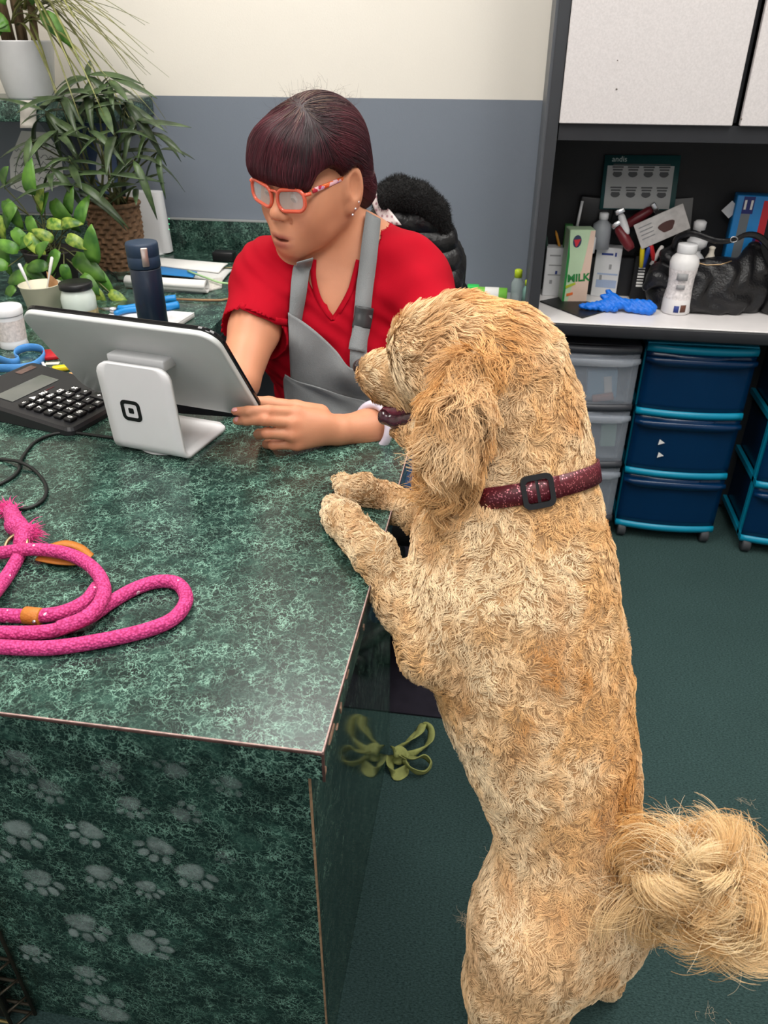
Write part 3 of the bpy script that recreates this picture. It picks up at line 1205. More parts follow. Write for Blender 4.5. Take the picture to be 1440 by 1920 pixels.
def coat_colour(pos, nor):
    n = len(pos)
    cream, gold, tan, rust = lin((252, 228, 192)), lin((234, 192, 142)), lin((208, 154, 100)), lin((168, 114, 66))
    a = wob(pos, 26, 2)
    b = wob(pos, 70, 5)
    f = np.clip(0.45 + 0.40 * a[:, 0] + 0.38 * b[:, 1], 0, 1)[:, None]
    col = cream * (1 - f) + gold * f
    g = np.clip(0.55 * a[:, 2] + 0.5 * b[:, 2] - 0.28, 0, 1)[:, None]
    col = col * (1 - g) + tan * g
    # redder along the back's far side, round the tail root and on ears and crown
    ax = np.array(at(1150, 1250, Y=.78))
    for (c, r, w, tgt) in ((at(1150, 1120, Y=.80), .10, .55, tan), (at(1180, 1280, Y=.76), .10, .6, tan), (at(1195, 1500, Y=.68), .09, .55, tan),
                           (at(1195, 1690, Y=.60), .055, .9, rust), (at(960, 660, Y=.86), .09, .6, tan),
                           (at(1030, 740, Y=.92), .07, .7, tan), (at(700, 745, Y=.94), .025, .9, rust)):
        d = np.linalg.norm(pos - np.array(c), axis=1) / r
        k = (w * np.exp(-d ** 2) * (0.75 + 0.4 * b[:, 0]))[:, None]
        k = np.clip(k, 0, 1)
        col = col * (1 - k) + tgt * k
    de = np.full(n, 9.0)
    for (ea, _r), (eb, _q) in zip(earA[:-1], earA[1:]):
        ba = eb - ea
        t = np.clip((pos - ea) @ ba / (ba @ ba), 0, 1)
        de = np.minimum(de, np.linalg.norm(pos - ea - t[:, None] * ba, axis=1))
    k = np.clip(1.6 - de / .034, 0, 1)[:, None] * (0.75 + .25 * b[:, 0:1])
    k = np.clip(k, 0, 1)
    col = col * (1 - k) + lin((210, 160, 106)) * k
    for (c, r, w) in ((at(640, 960, Z=.79), .06, .7), (at(660, 910, Z=.79), .06, .5), (at(960, 1760, Y=.56), .10, .5), (at(800, 640, Y=.88), .05, .5)):
        d = np.linalg.norm(pos - np.array(c), axis=1) / r
        k = (w * np.exp(-d ** 2))[:, None]
        col = col * (1 - k) + lin((246, 224, 194)) * k
    return col


FUR_N = 175000
toes = [np.array(at(px, py, Z=.786)) for px, py in ((622, 945), (640, 902))]
pos, nor = sample_surface(dog_me, FUR_N, RNG)
dr, ln, cu, lf_ = bone_field(pos)
P = grow(pos, nor, dr, ln, cu, lf_, 7, 95, RNG)
P = clump(P, 0.05, 0.52, RNG)
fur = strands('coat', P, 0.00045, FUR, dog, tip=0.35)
set_tint(fur, coat_colour(pos, nor))
fur['kind'] = 'stuff'

# ---- plume of the tail: long loose curls
tp = [np.array(p[0]) for p in tail]
n = 24000
seg = RNG.uniform(0.12, 3.98, n)
i0 = np.minimum(seg.astype(int), 3)
fr = (seg - i0)[:, None]
tpa = np.array(tp)
root = tpa[i0] * (1 - fr) + tpa[i0 + 1] * fr
axis = tpa[i0 + 1] - tpa[i0]
axis /= np.linalg.norm(axis, axis=1, keepdims=True)
rd = RNG.normal(size=(n, 3))
# locks: strands share the direction of their lock
nl = 120
lk = RNG.integers(0, nl, n)
ldir = RNG.normal(size=(nl, 3))
ldir /= np.linalg.norm(ldir, axis=1, keepdims=True)
lseg = np.linspace(0.55, 3.95, nl)
RNG.shuffle(lseg)
seg = np.clip(lseg[lk] + RNG.normal(0, .10, n), 0.05, 3.98)
i0 = np.minimum(seg.astype(int), 3)
fr = (seg - i0)[:, None]
root = tpa[i0] * (1 - fr) + tpa[i0 + 1] * fr
axis = tpa[i0 + 1] - tpa[i0]
axis /= np.linalg.norm(axis, axis=1, keepdims=True)
rd = ldir[lk] + RNG.normal(0, .16, (n, 3))
rd -= axis * (rd * axis).sum(1, keepdims=True)
rd /= np.linalg.norm(rd, axis=1, keepdims=True)
ll = RNG.uniform(.060, .105, nl)[lk] * RNG.uniform(.6, 1.1, n)
curlr = RNG.uniform(.55, 1.15, nl)[lk] * RNG.choice([-1, 1], nl)[lk]
cax = np.cross(rd, ldir[(lk + 7) % nl])
cax /= np.linalg.norm(cax, axis=1, keepdims=True) + 1e-9
S = 11
T = np.zeros((n, S, 3))
p = root.copy()
d = rd + axis * 0.35
d /= np.linalg.norm(d, axis=1, keepdims=True)
T[:, 0] = p
for k in range(1, S):
    a = curlr * 0.42 * (0.3 + k / S)
    d = d * np.cos(a)[:, None] + np.cross(cax, d) * np.sin(a)[:, None]
    d += RNG.normal(0, .022, (n, 3))
    d[:, 2] -= 0.015
    d /= np.linalg.norm(d, axis=1, keepdims=True)
    p = p + d * (ll / (S - 1))[:, None]
    T[:, k] = p
plume = strands('tail_plume', T, 0.00036, FUR, dog, tip=0.3)
lc = np.clip(RNG.normal(.5, .3, nl), 0, 1)[lk][:, None]
tcol = lin((240, 214, 172)) * (1 - lc) + lin((216, 170, 116)) * lc
tcol[seg < .7] *= 0.85
set_tint(plume, tcol)
plume['kind'] = 'stuff'
# loose pale wisps that stand off the plume
n = 900
sg = RNG.uniform(.3, 3.98, n)
i0 = np.minimum(sg.astype(int), 3)
fr = (sg - i0)[:, None]
p = tpa[i0] * (1 - fr) + tpa[i0 + 1] * fr
d = RNG.normal(size=(n, 3))
d /= np.linalg.norm(d, axis=1, keepdims=True)
ll = RNG.uniform(.05, .10, n)
ca = RNG.normal(size=(n, 3))
ca /= np.linalg.norm(ca, axis=1, keepdims=True)
T = np.zeros((n, S, 3))
for k in range(S):
    T[:, k] = p
    a = RNG.uniform(.18, .5, n) if k == 0 else a
    d = d * np.cos(a)[:, None] + np.cross(ca, d) * np.sin(a)[:, None]
    d /= np.linalg.norm(d, axis=1, keepdims=True)
    p = p + d * (ll / (S - 1))[:, None]
wsp = strands('tail_wisps', T, 0.00026, FUR, dog, tip=0.3)
set_tint(wsp, np.tile(lin((246, 226, 194)), (n, 1)))
wsp['kind'] = 'stuff'

# ---- nose, mouth, eye, claws
NOSE = mat('dog_nose', (44, 30, 32), 0.35, bump=0.4, bscale=300)
sn = Soft(0.0018)
nc = np.array(at(681, 686, Y=.962))
hd = np.array(mzB[0]) - np.array(mzA[0])
hd /= np.linalg.norm(hd)
sd = np.cross(hd, (0, 0, 1))
sd /= np.linalg.norm(sd)
for s in (-1, 1):
    sn.ell(nc + sd * s * .006, (.010, .010, .010), k=.008)
    sn.ell(nc + sd * s * .0075 + hd * .009 + np.array((0, 0, -.001)), (.003, .003, .0036), k=.003, op='s')
link('nose', sn.mesh('nose'), NOSE, dog)
MOUTH = mat('dog_gum', (58, 24, 36), 0.22, var=0.5, vscale=140, coat=0.6)
sm = Soft(0.002)
sm.chain([PT(722, 783, .914, 13), PT(745, 790, .908, 14), PT(772, 786, .898, 15), PT(795, 776, .888, 16)], .006)
sm.ell(at(722, 778, Y=.916), (.008, .012, .009), k=.006)
link('lower_lip', sm.mesh('lower_lip'), MOUTH, dog)
st = Soft(0.002)
st.chain([PT(724, 769, .918, 9), PT(745, 770, .912, 11), PT(780, 765, .90, 14)], .006)
link('tongue', st.mesh('tongue'), mat('dog_tongue', (112, 44, 62), 0.25, var=0.3, vscale=120, coat=0.5), dog)
for (px, py, z, dx) in ((629, 920, .784, 0), (626, 905, .784, 0), (638, 925, .783, 0), (607, 938, .783, 0), (604, 958, .783, 0), (612, 985, .783, 0)):
    a = at(px, py, Z=z)
    MB().tube([a + Vector((.010, -.004, .002)), a + Vector((.003, -.001, .001)), a + Vector((-.006, .003, -.006))], [.0042, .0036, .0012], 8).build('claw', mat('dog_claw', (50, 34, 32), 0.35), dog)

# ---- collar: glittering red band with a black slide buckle
def glitter():
    m = bpy.data.materials.new('red_glitter')
    m.use_nodes = True
    nt = m.node_tree
    L = nt.links.new
    b = nt.nodes['Principled BSDF']
    tc = nt.nodes.new('ShaderNodeTexCoord')
    v = node(nt, 'ShaderNodeTexVoronoi', Scale=900.0)
    L(tc.outputs['Object'], v.inputs['Vector'])
    sp = nt.nodes.new('ShaderNodeSeparateColor')
    L(v.outputs['Color'], sp.inputs[0])
    gt = nt.nodes.new('ShaderNodeMath')
    gt.operation = 'GREATER_THAN'
    gt.inputs[1].default_value = 0.91
    L(sp.outputs[0], gt.inputs[0])
    mx = nt.nodes.new('ShaderNodeMixRGB')
    mx.inputs['Color1'].default_value = hexc((80, 8, 24))
    mx.inputs['Color2'].default_value = hexc((238, 150, 160))
    L(gt.outputs[0], mx.inputs['Fac'])
    L(mx.outputs['Color'], b.inputs['Base Color'])
    b.inputs['Roughness'].default_value = 0.45
    L(gt.outputs[0], b.inputs['Metallic'])
    return m


GLIT = glitter()
ctr_px = [(850, 928), (915, 932), (985, 926), (1040, 912), (1088, 890)]
front = [on_surface(dog_bvh, px, py, 0.009, .83)[0] for px, py in ctr_px]
c0 = Vector(PT(970, 905, .83, 1)[0])
# plane of the band through its visible points, then once round the neck
A = np.array([tuple(q) for q in front])
mean = A.mean(0)
e1 = Vector(A[-1] - A[0]).normalized()
nrm = e1.cross(Vector(A[2]) - c0).normalized()
if nrm.z < 0:
    nrm = -nrm
e2 = nrm.cross(e1)
o_ = Vector(A[2])
ctr = c0 - nrm * (c0 - o_).dot(nrm)
ring = []
for k in range(48):
    a = 2 * math.pi * k / 48
    d = e1 * math.cos(a) + e2 * math.sin(a)
    hit = dog_bvh.ray_cast(ctr + d * 0.16, -d)
    rr_ = (hit[0] - ctr).length if hit[0] is not None else .075
    ring.append(min(max(rr_, .06), .088) + 0.0085)
ring = np.array(ring)
for _ in range(6):
    ring = (np.roll(ring, 1) + ring * 2 + np.roll(ring, -1)) / 4
rows = []
BW = 0.0235
for k in range(49):
    a = 2 * math.pi * (k % 48) / 48
    d = e1 * math.cos(a) + e2 * math.sin(a)
    q = ctr + d * ring[k % 48]
    rows.append([q - nrm * BW / 2, q, q + nrm * BW / 2])
collar = thing('dog_collar', 'sparkling dark red collar with a black slide buckle around the dog\'s neck', 'collar', ctr)
MB().sheet(rows, 0.003).build('band', GLIT, collar)
kb = min(range(48), key=lambda k: (Vector(rows[k][1]) - at(1005, 921, Y=depth_of(c0))).length if False else abs((rows[k][1] - CAMP).dot(_R) / (rows[k][1] - CAMP).dot(_F) * F_PX + 720 - 1005) + (1000 if (rows[k][1] - ctr).dot(-_F) < 0 else 0))
d = (rows[kb][1] - ctr).normalized()
tx = nrm.cross(d).normalized()
MBk = MB()
Mk = frame(tx, nrm, d)
outer, inner = rrect(.036, .037, .008, 5), rrect(.025, .025, .004, 5)
nO = len(outer)
q0 = rows[kb][1] + d * 0.0015
vs, fs = [], []
for z in (0, .0045):
    for pl in (outer, inner):
        vs += [q0 + Mk @ Vector((x, y, z)) for x, y in pl]
for k in range(nO):
    j = (k + 1) % nO
    fs += [(k, j, nO + j, nO + k), (2 * nO + k, 2 * nO + j, 3 * nO + j, 3 * nO + k), (k, j, 2 * nO + j, 2 * nO + k), (nO + k, nO + j, 3 * nO + j, 3 * nO + k)]
MBk.add(vs, fs)
MBk.box(q0 + d * .001, (.005, .036, .004), M=Mk, bev=.001)
MBk.build('slide_buckle', mat('black_plastic', (24, 24, 26), 0.4), collar)
kf = [(kb + i) % 48 for i in (-5, -4, -3, -2, -1, 0, 1, 2)]
MB().sheet([[rows[k][j] + (rows[k][1] - ctr).normalized() * 0.0035 for j in range(3)] for k in kf], 0.002).build('folded_strap', GLIT, collar)


# ================================================================== the woman at the counter
HC = np.array((-0.341, 1.425, 1.126))
HM = np.array(((0.865, -0.495, -0.076), (-0.501, -0.854, -0.139), (-0.004, -0.158, 0.987)))   # rows: her left, face forward, up


def HL(x, f, u):
    return HC + np.array((x, f, u)) @ HM


HR = HM.T       # columns are the head's axes in the room
woman = thing('person', 'person in red v-neck shirt, grey apron and coral glasses, leaning on the counter', 'person', (-0.26, 1.55, 0))

W = Soft(0.003)
# skull and face
W.ell(HL(0, -.012, .045), (.072, .092, .082), HR, k=.02)
W.ell(HL(0, .026, -.014), (.062, .064, .082), HR, k=.04)
for s in (-1, 1):
    W.cone(HL(s * .046, .004, -.042), HL(s * .014, .066, -.082), .022, .017, k=.04)
    W.ell(HL(s * .033, .048, -.050), (.026, .026, .030), HR, k=.03)
    W.ell(HL(s * .040, .062, -.026), (.024, .022, .026), HR, k=.025)
    W.ell(HL(s * .056, .03, .0), (.012, .03, .02), HR, k=.03)
W.ell(HL(0, .075, -.087), (.019, .014, .014), HR, k=.025)
W.cone(HL(-.036, .080, .030), HL(.036, .080, .030), .012, .012, k=.02)
W.ell(HL(0, .080, -.060), (.030, .017, .027), HR, k=.022)
for s in (-1, 1):
    W.ell(HL(s * .031, .098, .009), (.018, .014, .011), HR, k=.014, op='s')
    W.ell(HL(s * .031, .077, .007), (.0145, .0125, .0120), HR, k=.006)
W.cone(HL(0, .086, .012), HL(0, .098, -.022), .0068, .0095, k=.014)
W.ell(HL(0, .1022, -.0245), (.0115, .0102, .0096), HR, k=.008)
for s in (-1, 1):
    W.ell(HL(s * .0130, .0930, -.0285), (.0082, .0100, .0078), HR, k=.006)
    W.ell(HL(s * .0068, .0965, -.0345), (.0038, .0050, .0034), HR, k=.003, op='s')
W.cone(HL(-.021, .0865, -.0655), HL(0, .0955, -.0635), .0035, .0055, k=.005)
W.cone(HL(.021, .0865, -.0655), HL(0, .0955, -.0635), .0035, .0055, k=.005)
W.cone(HL(-.020, .085, -.0745), HL(.020, .085, -.0745), .0052, .0052, k=.005)
W.ell(HL(0, .0925, -.0775), (.018, .0085, .0075), HR, k=.005)
W.ell(HL(0, .101, -.0697), (.020, .013, .0024), HR, k=.003, op='s')
# ears
for s in (-1, 1):
    W.ell(HL(s * .0780, -.010, .002), (.0095, .0250, .0390), HR, k=.008)
    W.ell(HL(s * .0880, -.008, .008), (.0090, .0150, .0240), HR, k=.002, op='s')
    W.ell(HL(s * .0775, .008, -.004), (.006, .005, .008), HR, k=.005)
    W.ell(HL(s * .0765, .000, -.028), (.006, .010, .011), HR, k=.008)
for s in (-1, 1):
    W.cone(HL(s * .021, .0915, -.034), HL(s * .031, .076, -.066), .0022, .0016, k=.006, op='s')
# neck, chest
NB = np.array(at(668, 478, Y=1.485))
W.chain([(HL(0, -.022, -.045), .056), (HL(0, -.030, -.095), .053), (NB, .058)], .03)
fb = np.array((math.cos(math.radians(-104)), math.sin(math.radians(-104)), -.12))
fb /= np.linalg.norm(fb)
shR, shL_ = np.array(at(508, 520, Y=1.43)), np.array(at(772, 522, Y=1.49))
chest = np.array(at(640, 590, Y=1.50))
belly = np.array(at(640, 770, Y=1.50))
hips = np.array((-.24, 1.60, .56))


def torso(S, off=0.0):
    S.cone(shR + (.03, .01, -.01), shL_ + (-.03, .01, -.01), .062 + off, .062 + off, k=.04)
    S.cone(NB + (0, .02, -.01), chest, .075 + off, .125 + off, k=.05)
    S.cone(chest, belly, .128 + off, .120 + off, k=.05)
    S.cone(belly, hips, .125 + off, .150 + off, k=.05)
    for s, sh in ((-1, shR), (1, shL_)):
        S.cone(NB + (0, .01, .0), sh, .045 + off, .050 + off, k=.05)
    lft = np.array((math.cos(math.radians(-14)), math.sin(math.radians(-14)), 0))
    for s in (-1, 1):
        S.ell(chest + fb * .085 + lft * s * .065 + (0, 0, -.045), (.058 + off, .05 + off, .055 + off), k=.05)


torso(W)
# right arm, its hand hidden behind the display
elR = np.array(at(446, 716, Y=1.24))
wrR = np.array((-.535, 1.165, .862))
W.chain([(shR, .050), (shR * .5 + elR * .5, .044), (elR, .037)], .02)
W.chain([(elR, .037), (elR * .45 + wrR * .55, .034), (wrR, .025)], .012)
pmR = wrR + (-.03, -.02, .012)
W.chain([(wrR, .024), (pmR, .026)], .012)
for k, (dx, dz) in enumerate(((-.006, .024), (-.012, .010), (-.010, -.006), (-.004, -.018))):
    a = pmR + (-.02, -.004, dz * .8)
    W.chain([(pmR, .018), (a, .0095), (a + (-.028, -.004, dz * .3), .0085), (a + (-.045, -.014, dz * .2), .0072)], .004)
W.chain([(wrR, .018), (pmR + (.0, -.012, .022), .011), (pmR + (-.018, -.022, .036), .0085)], .005)
# left arm: elbow beyond the counter's edge, forearm on the counter
elL_ = np.array((-.045, 1.275, .800))
wrL_ = np.array(at(634, 806, Y=1.125))
W.chain([(shL_, .050), (shL_ * .5 + elL_ * .5, .045), (elL_, .038)], .02)
W.chain([(elL_, .038), (elL_ * .55 + wrL_ * .45, .0365), (np.array(at(690, 803, Y=1.165)), .0300), (wrL_, .0240)], .014)
# left hand: back of the hand and the four knuckles
kn = [np.array(at(px, py, Y=Y)) for px, py, Y in ((556, 774, 1.092), (548, 793, 1.078), (548, 815, 1.072), (556, 833, 1.076))]
for q, r in zip(kn, (.0125, .0130, .0125, .0115)):
    W.cone(wrL_, q, .0195, r, k=.010)
W.ell((wrL_ + kn[1]) / 2 + (0, .004, .002), (.03, .018, .022), k=.014)
FING = [  # index, middle, ring, little: joints
    [(556, 774, 1.092), (503, 770, 1.062), (466, 771, 1.056), (441, 771, 1.060)],
    [(548, 793, 1.078), (496, 787, 1.052), (462, 788, 1.056), (444, 789, 1.066)],
    [(548, 815, 1.072), (500, 812, 1.055), (485, 814, 1.085), (490, 812, 1.108)],
    [(556, 833, 1.076), (512, 834, 1.066), (500, 833, 1.090), (506, 830, 1.110)]]
tips = []
for fg, rr_ in zip(FING, ((.0098, .0088, .0080, .0066), (.0102, .0090, .0082, .0068), (.0098, .0088, .0080, .0066), (.0088, .0080, .0072, .0060))):
    ps = [np.array(at(*q[:2], Y=q[2])) for q in fg]
    W.chain(list(zip(ps, rr_)), .0035)
    tips.append(ps)
thm = [np.array(at(px, py, Y=Y)) for px, py, Y in ((600, 776, 1.125), (555, 765, 1.135), (505, 756, 1.140), (478, 752, 1.138))]
W.chain(list(zip(thm, (.016, .0125, .0105, .0085))), .007)
w_me = W.mesh('person_body', smooth=1)


def skin_mat():
    m = mat('skin', (200, 138, 106), 0.48, sss=0.12, spec=0.4, bump=0.06, bscale=700, var=.05)
    nt = m.node_tree
    a = nt.nodes.new('ShaderNodeAttribute')
    a.attribute_name = 'tint'
    mx = nt.nodes.new('ShaderNodeMixRGB')
    mx.blend_type = 'MULTIPLY'
    mx.inputs['Fac'].default_value = 1
    b = bsdf(m)
    src = b.inputs['Base Color'].links[0].from_socket
    nt.links.new(src, mx.inputs['Color1'])
    nt.links.new(a.outputs['Color'], mx.inputs['Color2'])
    nt.links.new(mx.outputs['Color'], b.inputs['Base Color'])
    return m


SKIN = skin_mat()


def vertex_tint(me, spots, base=(1, 1, 1)):
    v, nr, t = mesh_arrays(me)
    col = np.ones((len(v), 4), np.float32)
    col[:, :3] = base
    for c, r, rgb, w in spots:
        if np.isscalar(r):
            d = np.linalg.norm(v - np.array(c), axis=1) / r
        else:
            d = np.linalg.norm(((v - np.array(c)) @ HM.T) / np.array(r), axis=1)
        k = (w * np.clip(1.6 - 1.2 * d, 0, 1))[:, None]
        col[:, :3] = col[:, :3] * (1 - k) + np.array(rgb) * k
    a = me.attributes.new('tint', 'FLOAT_COLOR', 'POINT')
    a.data.foreach_set('color', col.ravel())


LIP = (.56, .36, .46)
spots = [(HL(0, .093, -.0640), (.024, .03, .0055), LIP, .95), (HL(0, .092, -.0770), (.022, .03, .0082), LIP, .95), (HL(0, .098, -.0697), (.019, .02, .0022), (.35, .2, .22), .95),
         (HL(.036, .074, -.03), .030, (1.03, .93, .90), .6), (HL(-.036, .074, -.03), .030, (1.03, .93, .90), .6), (HL(0, .103, -.025), .012, (1.05, .90, .86), .6),
         (HL(.055, .05, -.012), .002, (.4, .3, .25), .9), (HL(.012, .088, -.088), .0022, (.35, .25, .22), .9)]
for q in kn:
    spots.append((q, .016, (1.03, .90, .88), .7))
for ps in tips:
    spots.append((ps[1], .012, (1.03, .88, .86), .7))
    spots.append((ps[3], .014, (1.05, .86, .86), .8))
vertex_tint(w_me, spots)
w_body = link('body', w_me, SKIN, woman)
w_bvh = bvh_of(w_me)
NAIL = mat('fingernail', (226, 160, 158), 0.25, coat=0.5)
for ps, (px, py) in zip(tips[:2], ((440, 767), (443, 786))):
    q, nn = on_surface(w_bvh, px, py, -0.0010, 1.05)
    ax = Vector(ps[3] - ps[2]).normalized()
    sn_ = Soft(0.0009)
    fm = frame(ax, nn.cross(ax).normalized(), nn)
    sn_.ell(q, (.0062, .0046, .0018), np.array(fm), k=.002)
    link('fingernail', sn_.mesh('fingernail'), NAIL, woman)

# ---- shirt
SHIRT = mat('red_cotton', (164, 4, 28), 0.85, spec=0.15, bump=0.12, bscale=900, var=.06)
S = Soft(0.003)
torso(S, 0.008)
slR = shR * .50 + elR * .50
slL = shL_ * .42 + elL_ * .58
S.chain([(shR, .064), (slR, .062)], .04)
S.chain([(shL_, .066), (slL, .066)], .04)
vb = np.array(at(624, 598, Y=1.36))
nk = NB + np.array((-.012, -.035, .03))
CUT = Soft(.004)
CUT.cone(slR + (elR - slR) * .30, elR, .066, .07)
CUT.cone(slL + (elL_ - slL) * .30, elL_, .07, .07)
CUT.cone(nk, vb, .066, .004)
CUT.cone(nk + fb * .05, vb + fb * .05, .066, .008)
CUT.cone(HL(0, -.03, -.09), NB + (0, .012, .03), .062, .066)


def folds(D, ax):
    X = np.stack(np.meshgrid(*ax, indexing='ij'), -1)
    w = np.sin(X[..., 0] * 95 + X[..., 2] * 150 + 3 * np.sin(X[..., 2] * 26 + X[..., 0] * 17)) * 0.0011
    w += np.sin(X[..., 0] * 40 - X[..., 2] * 60 + 2 * np.sin(X[..., 1] * 20)) * 0.0022
    D = D + w
    for o_c in CUT.ops:
        D = np.maximum(D, -CUT._prim(o_c, X))
    return D.astype(np.float32)


s_me = S.mesh('shirt', extra=folds, smooth=2)
link('shirt', s_me, SHIRT, woman)
s_bvh = bvh_of(s_me)

# ---- apron: bib, pocket panel and neck straps
APR = mat('grey_canvas', (136, 139, 141), 0.75, spec=0.25, bump=0.15, bscale=600, var=.07)
APD = mat('grey_strap', (126, 130, 132), 0.7, bump=0.2, bscale=500)


def cloth(cols, lift, thick, name, m, parent, n=40, wave=0.0, smooth_it=3):
    """cols: list of pixel polylines from top to bottom; the cloth lies over the shirt"""
    K = len(cols[0])
    cv = [[Vector((c[i][0], c[i][1], 0)) for c in cols] for i in range(K)]
    rowsp = [spline(r, n // max(1, len(cols) - 1)) for r in cv]
    colsN = len(rowsp[0])
    full = [spline([rowsp[i][j] for i in range(K)], n // max(1, K - 1)) for j in range(colsN)]
    Yg = np.zeros((colsN, len(full[0])))
    for j in range(colsN):
        for i in range(len(full[0])):
            px, py = full[j][i].x, full[j][i].y
            q, nn = on_surface(s_bvh, px, py, 0, 1.36)
            Yg[j, i] = q.y
    for _ in range(smooth_it * 4):
        Yp = np.pad(Yg, 1, mode='edge')
        av = (Yp[:-2, 1:-1] + Yp[2:, 1:-1] + Yp[1:-1, :-2] + Yp[1:-1, 2:]) / 4
        Yg = np.minimum(Yg, av) * .5 + av * .5
    grid = []
    for j in range(colsN):
        row = []
        for i in range(len(full[0])):
            px, py = full[j][i].x, full[j][i].y
            w = wave * (math.sin(j * .5 + i * .13) + .7 * math.sin(i * .35 - j * .22 + 1))
            row.append(at(px, py, Y=Yg[j, i] - lift + w))
        grid.append(row)
    return MB().sheet(grid, thick).build(name, m, parent)


apron = MB()
ap_cols = [[(540, 586), (542, 640), (545, 705), (545, 765), (560, 850)], [(572, 606), (572, 660), (570, 715), (572, 770), (585, 850)],
           [(606, 634), (604, 680), (602, 730), (602, 775), (610, 850)], [(632, 660), (634, 705), (634, 745), (635, 785), (640, 850)],
           [(654, 688), (655, 720), (656, 752), (658, 785), (665, 850)], [(676, 690), (678, 722), (680, 752), (684, 790), (692, 850)],
           [(698, 664), (704, 700), (706, 745), (708, 795), (716, 850)]]
bib = cloth(ap_cols, .012, .0022, 'apron_bib', APR, woman, n=36, wave=.0016)
pk_cols = [[(534, 702), (532, 722), (540, 800)], [(556, 714), (556, 735), (562, 815)], [(600, 727), (600, 750), (606, 825)], [(645, 742), (646, 765), (650, 830)], [(686, 752), (688, 775), (694, 835)]]
cloth(pk_cols, .020, .0025, 'apron_pocket', APR, woman, n=30, wave=.001)


def strap(px_line, width, name, m, lift=.006, thick=.002, bvh=None, n=6):
    pts = spline([Vector((a, b, 0)) for a, b in px_line], n)
    C3, N3 = [], []
    for p in pts:
        q, nn = on_surface(s_bvh, p.x, p.y, 0, 1.38)
        q2, nn2 = on_surface(w_bvh, p.x, p.y, 0.004, 1.38)
        if (q2 - CAMP).length < (q - CAMP).length:
            q, nn = q2, nn2
        C3.append(q)
        N3.append(nn)
    A = np.array([tuple(q) for q in C3])
    Nn = np.array([tuple(q) for q in N3])
    for _ in range(4):
        A[1:-1] = (A[:-2] + 2 * A[1:-1] + A[2:]) / 4
        Nn[1:-1] = (Nn[:-2] + 2 * Nn[1:-1] + Nn[2:]) / 4
    grid = []
    for i in range(len(A)):
        t = Vector(A[min(i + 1, len(A) - 1)] - A[max(i - 1, 0)]).normalized()
        nn = Vector(Nn[i]).normalized()
        s = t.cross(nn).normalized()
        q = Vector(A[i]) + nn * lift
        grid.append([q - s * width / 2, q, q + s * width / 2])
    return MB().sheet(grid, thick).build(name, m, woman), grid


strap([(694, 412), (692, 440), (689, 485), (684, 530), (679, 570), (674, 620), (671, 668), (672, 690)], .031, 'apron_strap', APD, lift=.007)
strap([(568, 478), (564, 510), (557, 550), (550, 590), (548, 612)], .030, 'apron_strap', APD, lift=.007)
_, g = strap([(681, 575), (677, 597), (675, 612)], .034, 'strap_slider', mat('slider_grey', (58, 60, 62), .35), lift=.0105, thick=.006)
strap([(680, 578), (674, 625), (668, 660)], .031, 'strap_tail', APD, lift=.0115)

# ---- knitted collar band and sleeve hem of the shirt


def band(line, w, name, lift=.0016):
    ob, g_ = strap(line, w, name, SHIRT, lift=lift, thick=.0024, n=8)
    return ob


band([(588, 486), (588, 520), (597, 556), (611, 582), (624, 601)], .010, 'collar_band')
band([(624, 601), (640, 578), (655, 550), (664, 520), (672, 488)], .010, 'collar_band')
band([(452, 572), (470, 584), (495, 594), (520, 602), (538, 604)], .012, 'sleeve_hem')

# ---- jeans
J = Soft(0.006)
J.chain([(hips + (.0, .02, .02), .150), (np.array((-.12, 1.55, .575)), .10), (np.array((-.075, 1.29, .60)), .074)], .05)
J.chain([(np.array((-.075, 1.29, .60)), .072), (np.array((-.08, 1.44, .34)), .058), (np.array((-.10, 1.56, .10)), .05)], .03)
J.chain([(hips + (-.02, .02, .02), .140), (np.array((-.36, 1.55, .575)), .10), (np.array((-.40, 1.32, .60)), .074)], .05)
J.chain([(np.array((-.40, 1.32, .60)), .072), (np.array((-.38, 1.44, .34)), .058), (np.array((-.36, 1.56, .10)), .05)], .03)
link('jeans', J.mesh('jeans', extra=lambda D, ax: (D + 0.0014 * np.sin(np.stack(np.meshgrid(*ax, indexing='ij'), -1) @ np.array((90., 60., 120.)))).astype(np.float32)),
     mat('blue_denim', (72, 104, 146), .85, var=.35, vscale=60, bump=.3, bscale=400, stretch=(1, 1, .4)), woman)
SHO = mat('dark_shoe', (34, 34, 38), .6)
for x in (-.10, -.36):
    sh_ = Soft(.005)
    sh_.chain([(np.array((x, 1.58, .047)), .042), (np.array((x - .02, 1.46, .043)), .036)], .02)
    sh_.half((0, 0, .004), (0, 0, -1))
    link('shoe', sh_.mesh('shoe'), SHO, woman)

# ---- glasses
CORAL = mat('coral_frame', (212, 88, 62), .25, coat=.6, var=.08)


